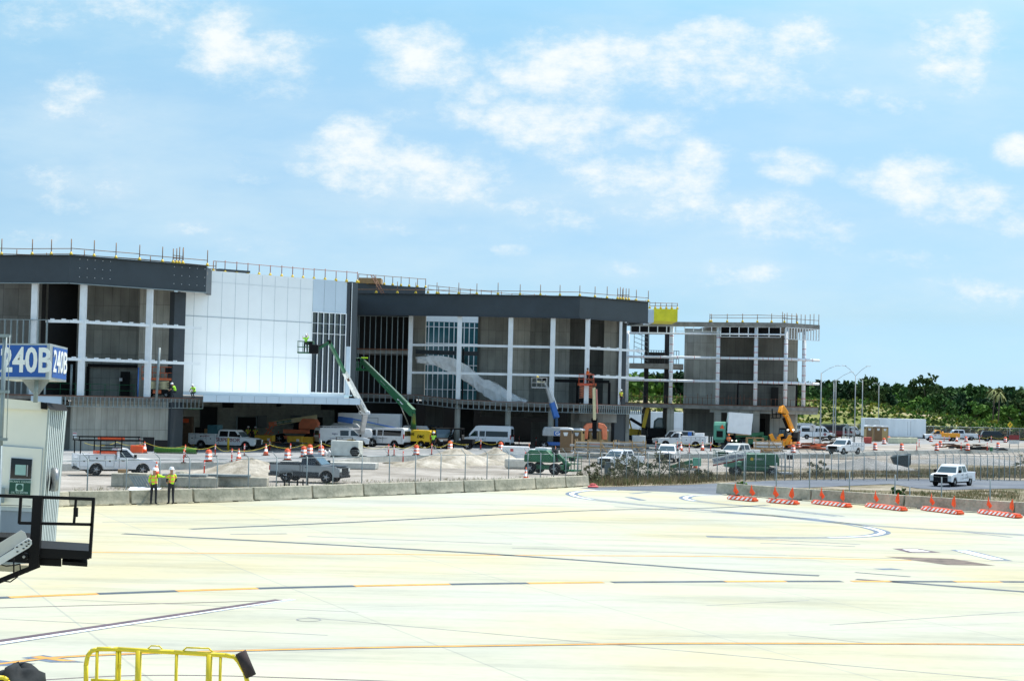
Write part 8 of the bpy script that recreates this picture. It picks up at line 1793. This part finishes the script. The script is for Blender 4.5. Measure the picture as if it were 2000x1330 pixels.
# yellow loader rail
YD = 22.5; YR = mat('loader_yellow', (.72, .56, .02), .35, var=.08); bb = D(330, 1330, YD); T = thing('loader_handrail', 'yellow tubular handrail of a loader with a black foam end, bottom left', 'handrail', Vector((bb.x, YD, 0)))
def tp2(nm, pts, r, d=YD): mb = MB(); mb.path([D(*p, d) for p in pts], r, 10); return wb(mb, nm, YR, T)
tp2('top_rail', [(168, 1345), (168, 1298), (171, 1281), (178, 1271), (190, 1267), (230, 1267), (340, 1273), (440, 1279), (458, 1282), (466, 1291), (478, 1312), (487, 1345)], .031)
for x, r in ((190, .022), (229, .02), (234.5, .02), (271, .042), (345, .022), (409, .042), (431, .02)): y = 1267 + max(0, x - 230) * .056; tp2('post', [(x, y), (x - 3, 1400)], r)
tp2('lower_rail', [(178, 1327), (260, 1331), (480, 1340)], .02); tp2('hoop', [(285, 1270), (295, 1260.5), (311, 1261), (321, 1271)], .009); tp2('hoop', [(355, 1272.5), (364, 1264), (408, 1265.5), (417, 1274)], .011)
mb = MB(); slab(mb, [(232, 1296), (237, 1296), (236, 1306), (231, 1306)], YD - .04, .03); wb(mb, 'latch', YR, T)
mb = MB(); a_, b_ = D(470, 1273, YD - .02), D(490, 1320, YD - .02); mb.tube(a_, b_, .075, 14); wb(mb, 'foam_sleeve', mat('black_foam', (.035, .025, .025), .9, var=.3, scale=8), T)
mb = MB(); g_ = D(330, 1400, YD); mb.box(D(150, 1400, YD).x, D(500, 1400, YD).x, YD - .2, YD + 2.0, .5, g_.z); wb(mb, 'loader_deck', YR, T); mb = MB(); mb.box(D(170, 1400, YD).x, D(220, 1400, YD).x, YD, YD + 1.8, 0, .5).box(D(420, 1400, YD).x, D(470, 1400, YD).x, YD, YD + 1.8, 0, .5); wb(mb, 'undercarriage', BLKP, T)
# black covered thing bottom left
c_ = D(35, 1345, 22.8); T = thing('covered_equipment', 'black tarpaulin covered lump with a yellow rail at the bottom left corner', 'covered equipment', Vector((c_.x, 22.8, 0))); rr = random.Random(6); vs = []; nr, na = 9, 22
for i in range(nr + 1):
    th = math.pi / 2 * i / nr
    for j in range(na):
        a = 2 * math.pi * j / na; k = 1 + .13 * math.sin(3 * a + 3 * th) + .07 * math.sin(5 * a - 4 * th) + rr.uniform(-.05, .05); vs.append(c_ + Vector((.42 * k * math.sin(th) * math.cos(a), .5 * k * math.sin(th) * math.sin(a), .31 * k * math.cos(th) + rr.uniform(-.01, .01))))
for j in range(na): v_ = vs[nr * na + j]; vs.append(Vector((v_.x, v_.y, v_.z - .8)))
mb = MB(); mb.add(vs, [(i * na + j, (i + 1) * na + j, (i + 1) * na + (j + 1) % na, i * na + (j + 1) % na) for i in range(nr + 1) for j in range(na)], 0, True); wb(mb, 'tarpaulin', mat('black_tarpaulin', (.02, .024, .026), .8, var=.5, scale=3, spec=.2), T)
mb = MB(); mb.path([D(-20, 1322, 22.4), D(8, 1323, 22.4), D(15, 1328, 22.4), D(16, 1345, 22.4)], .03, 8); wb(mb, 'yellow_rail', YR, T)
mb = MB(); mb.box(c_.x - .5, c_.x + .5, 22.4, 23.3, 0, c_.z - .6); wb(mb, 'equipment_base', BLKP, T)
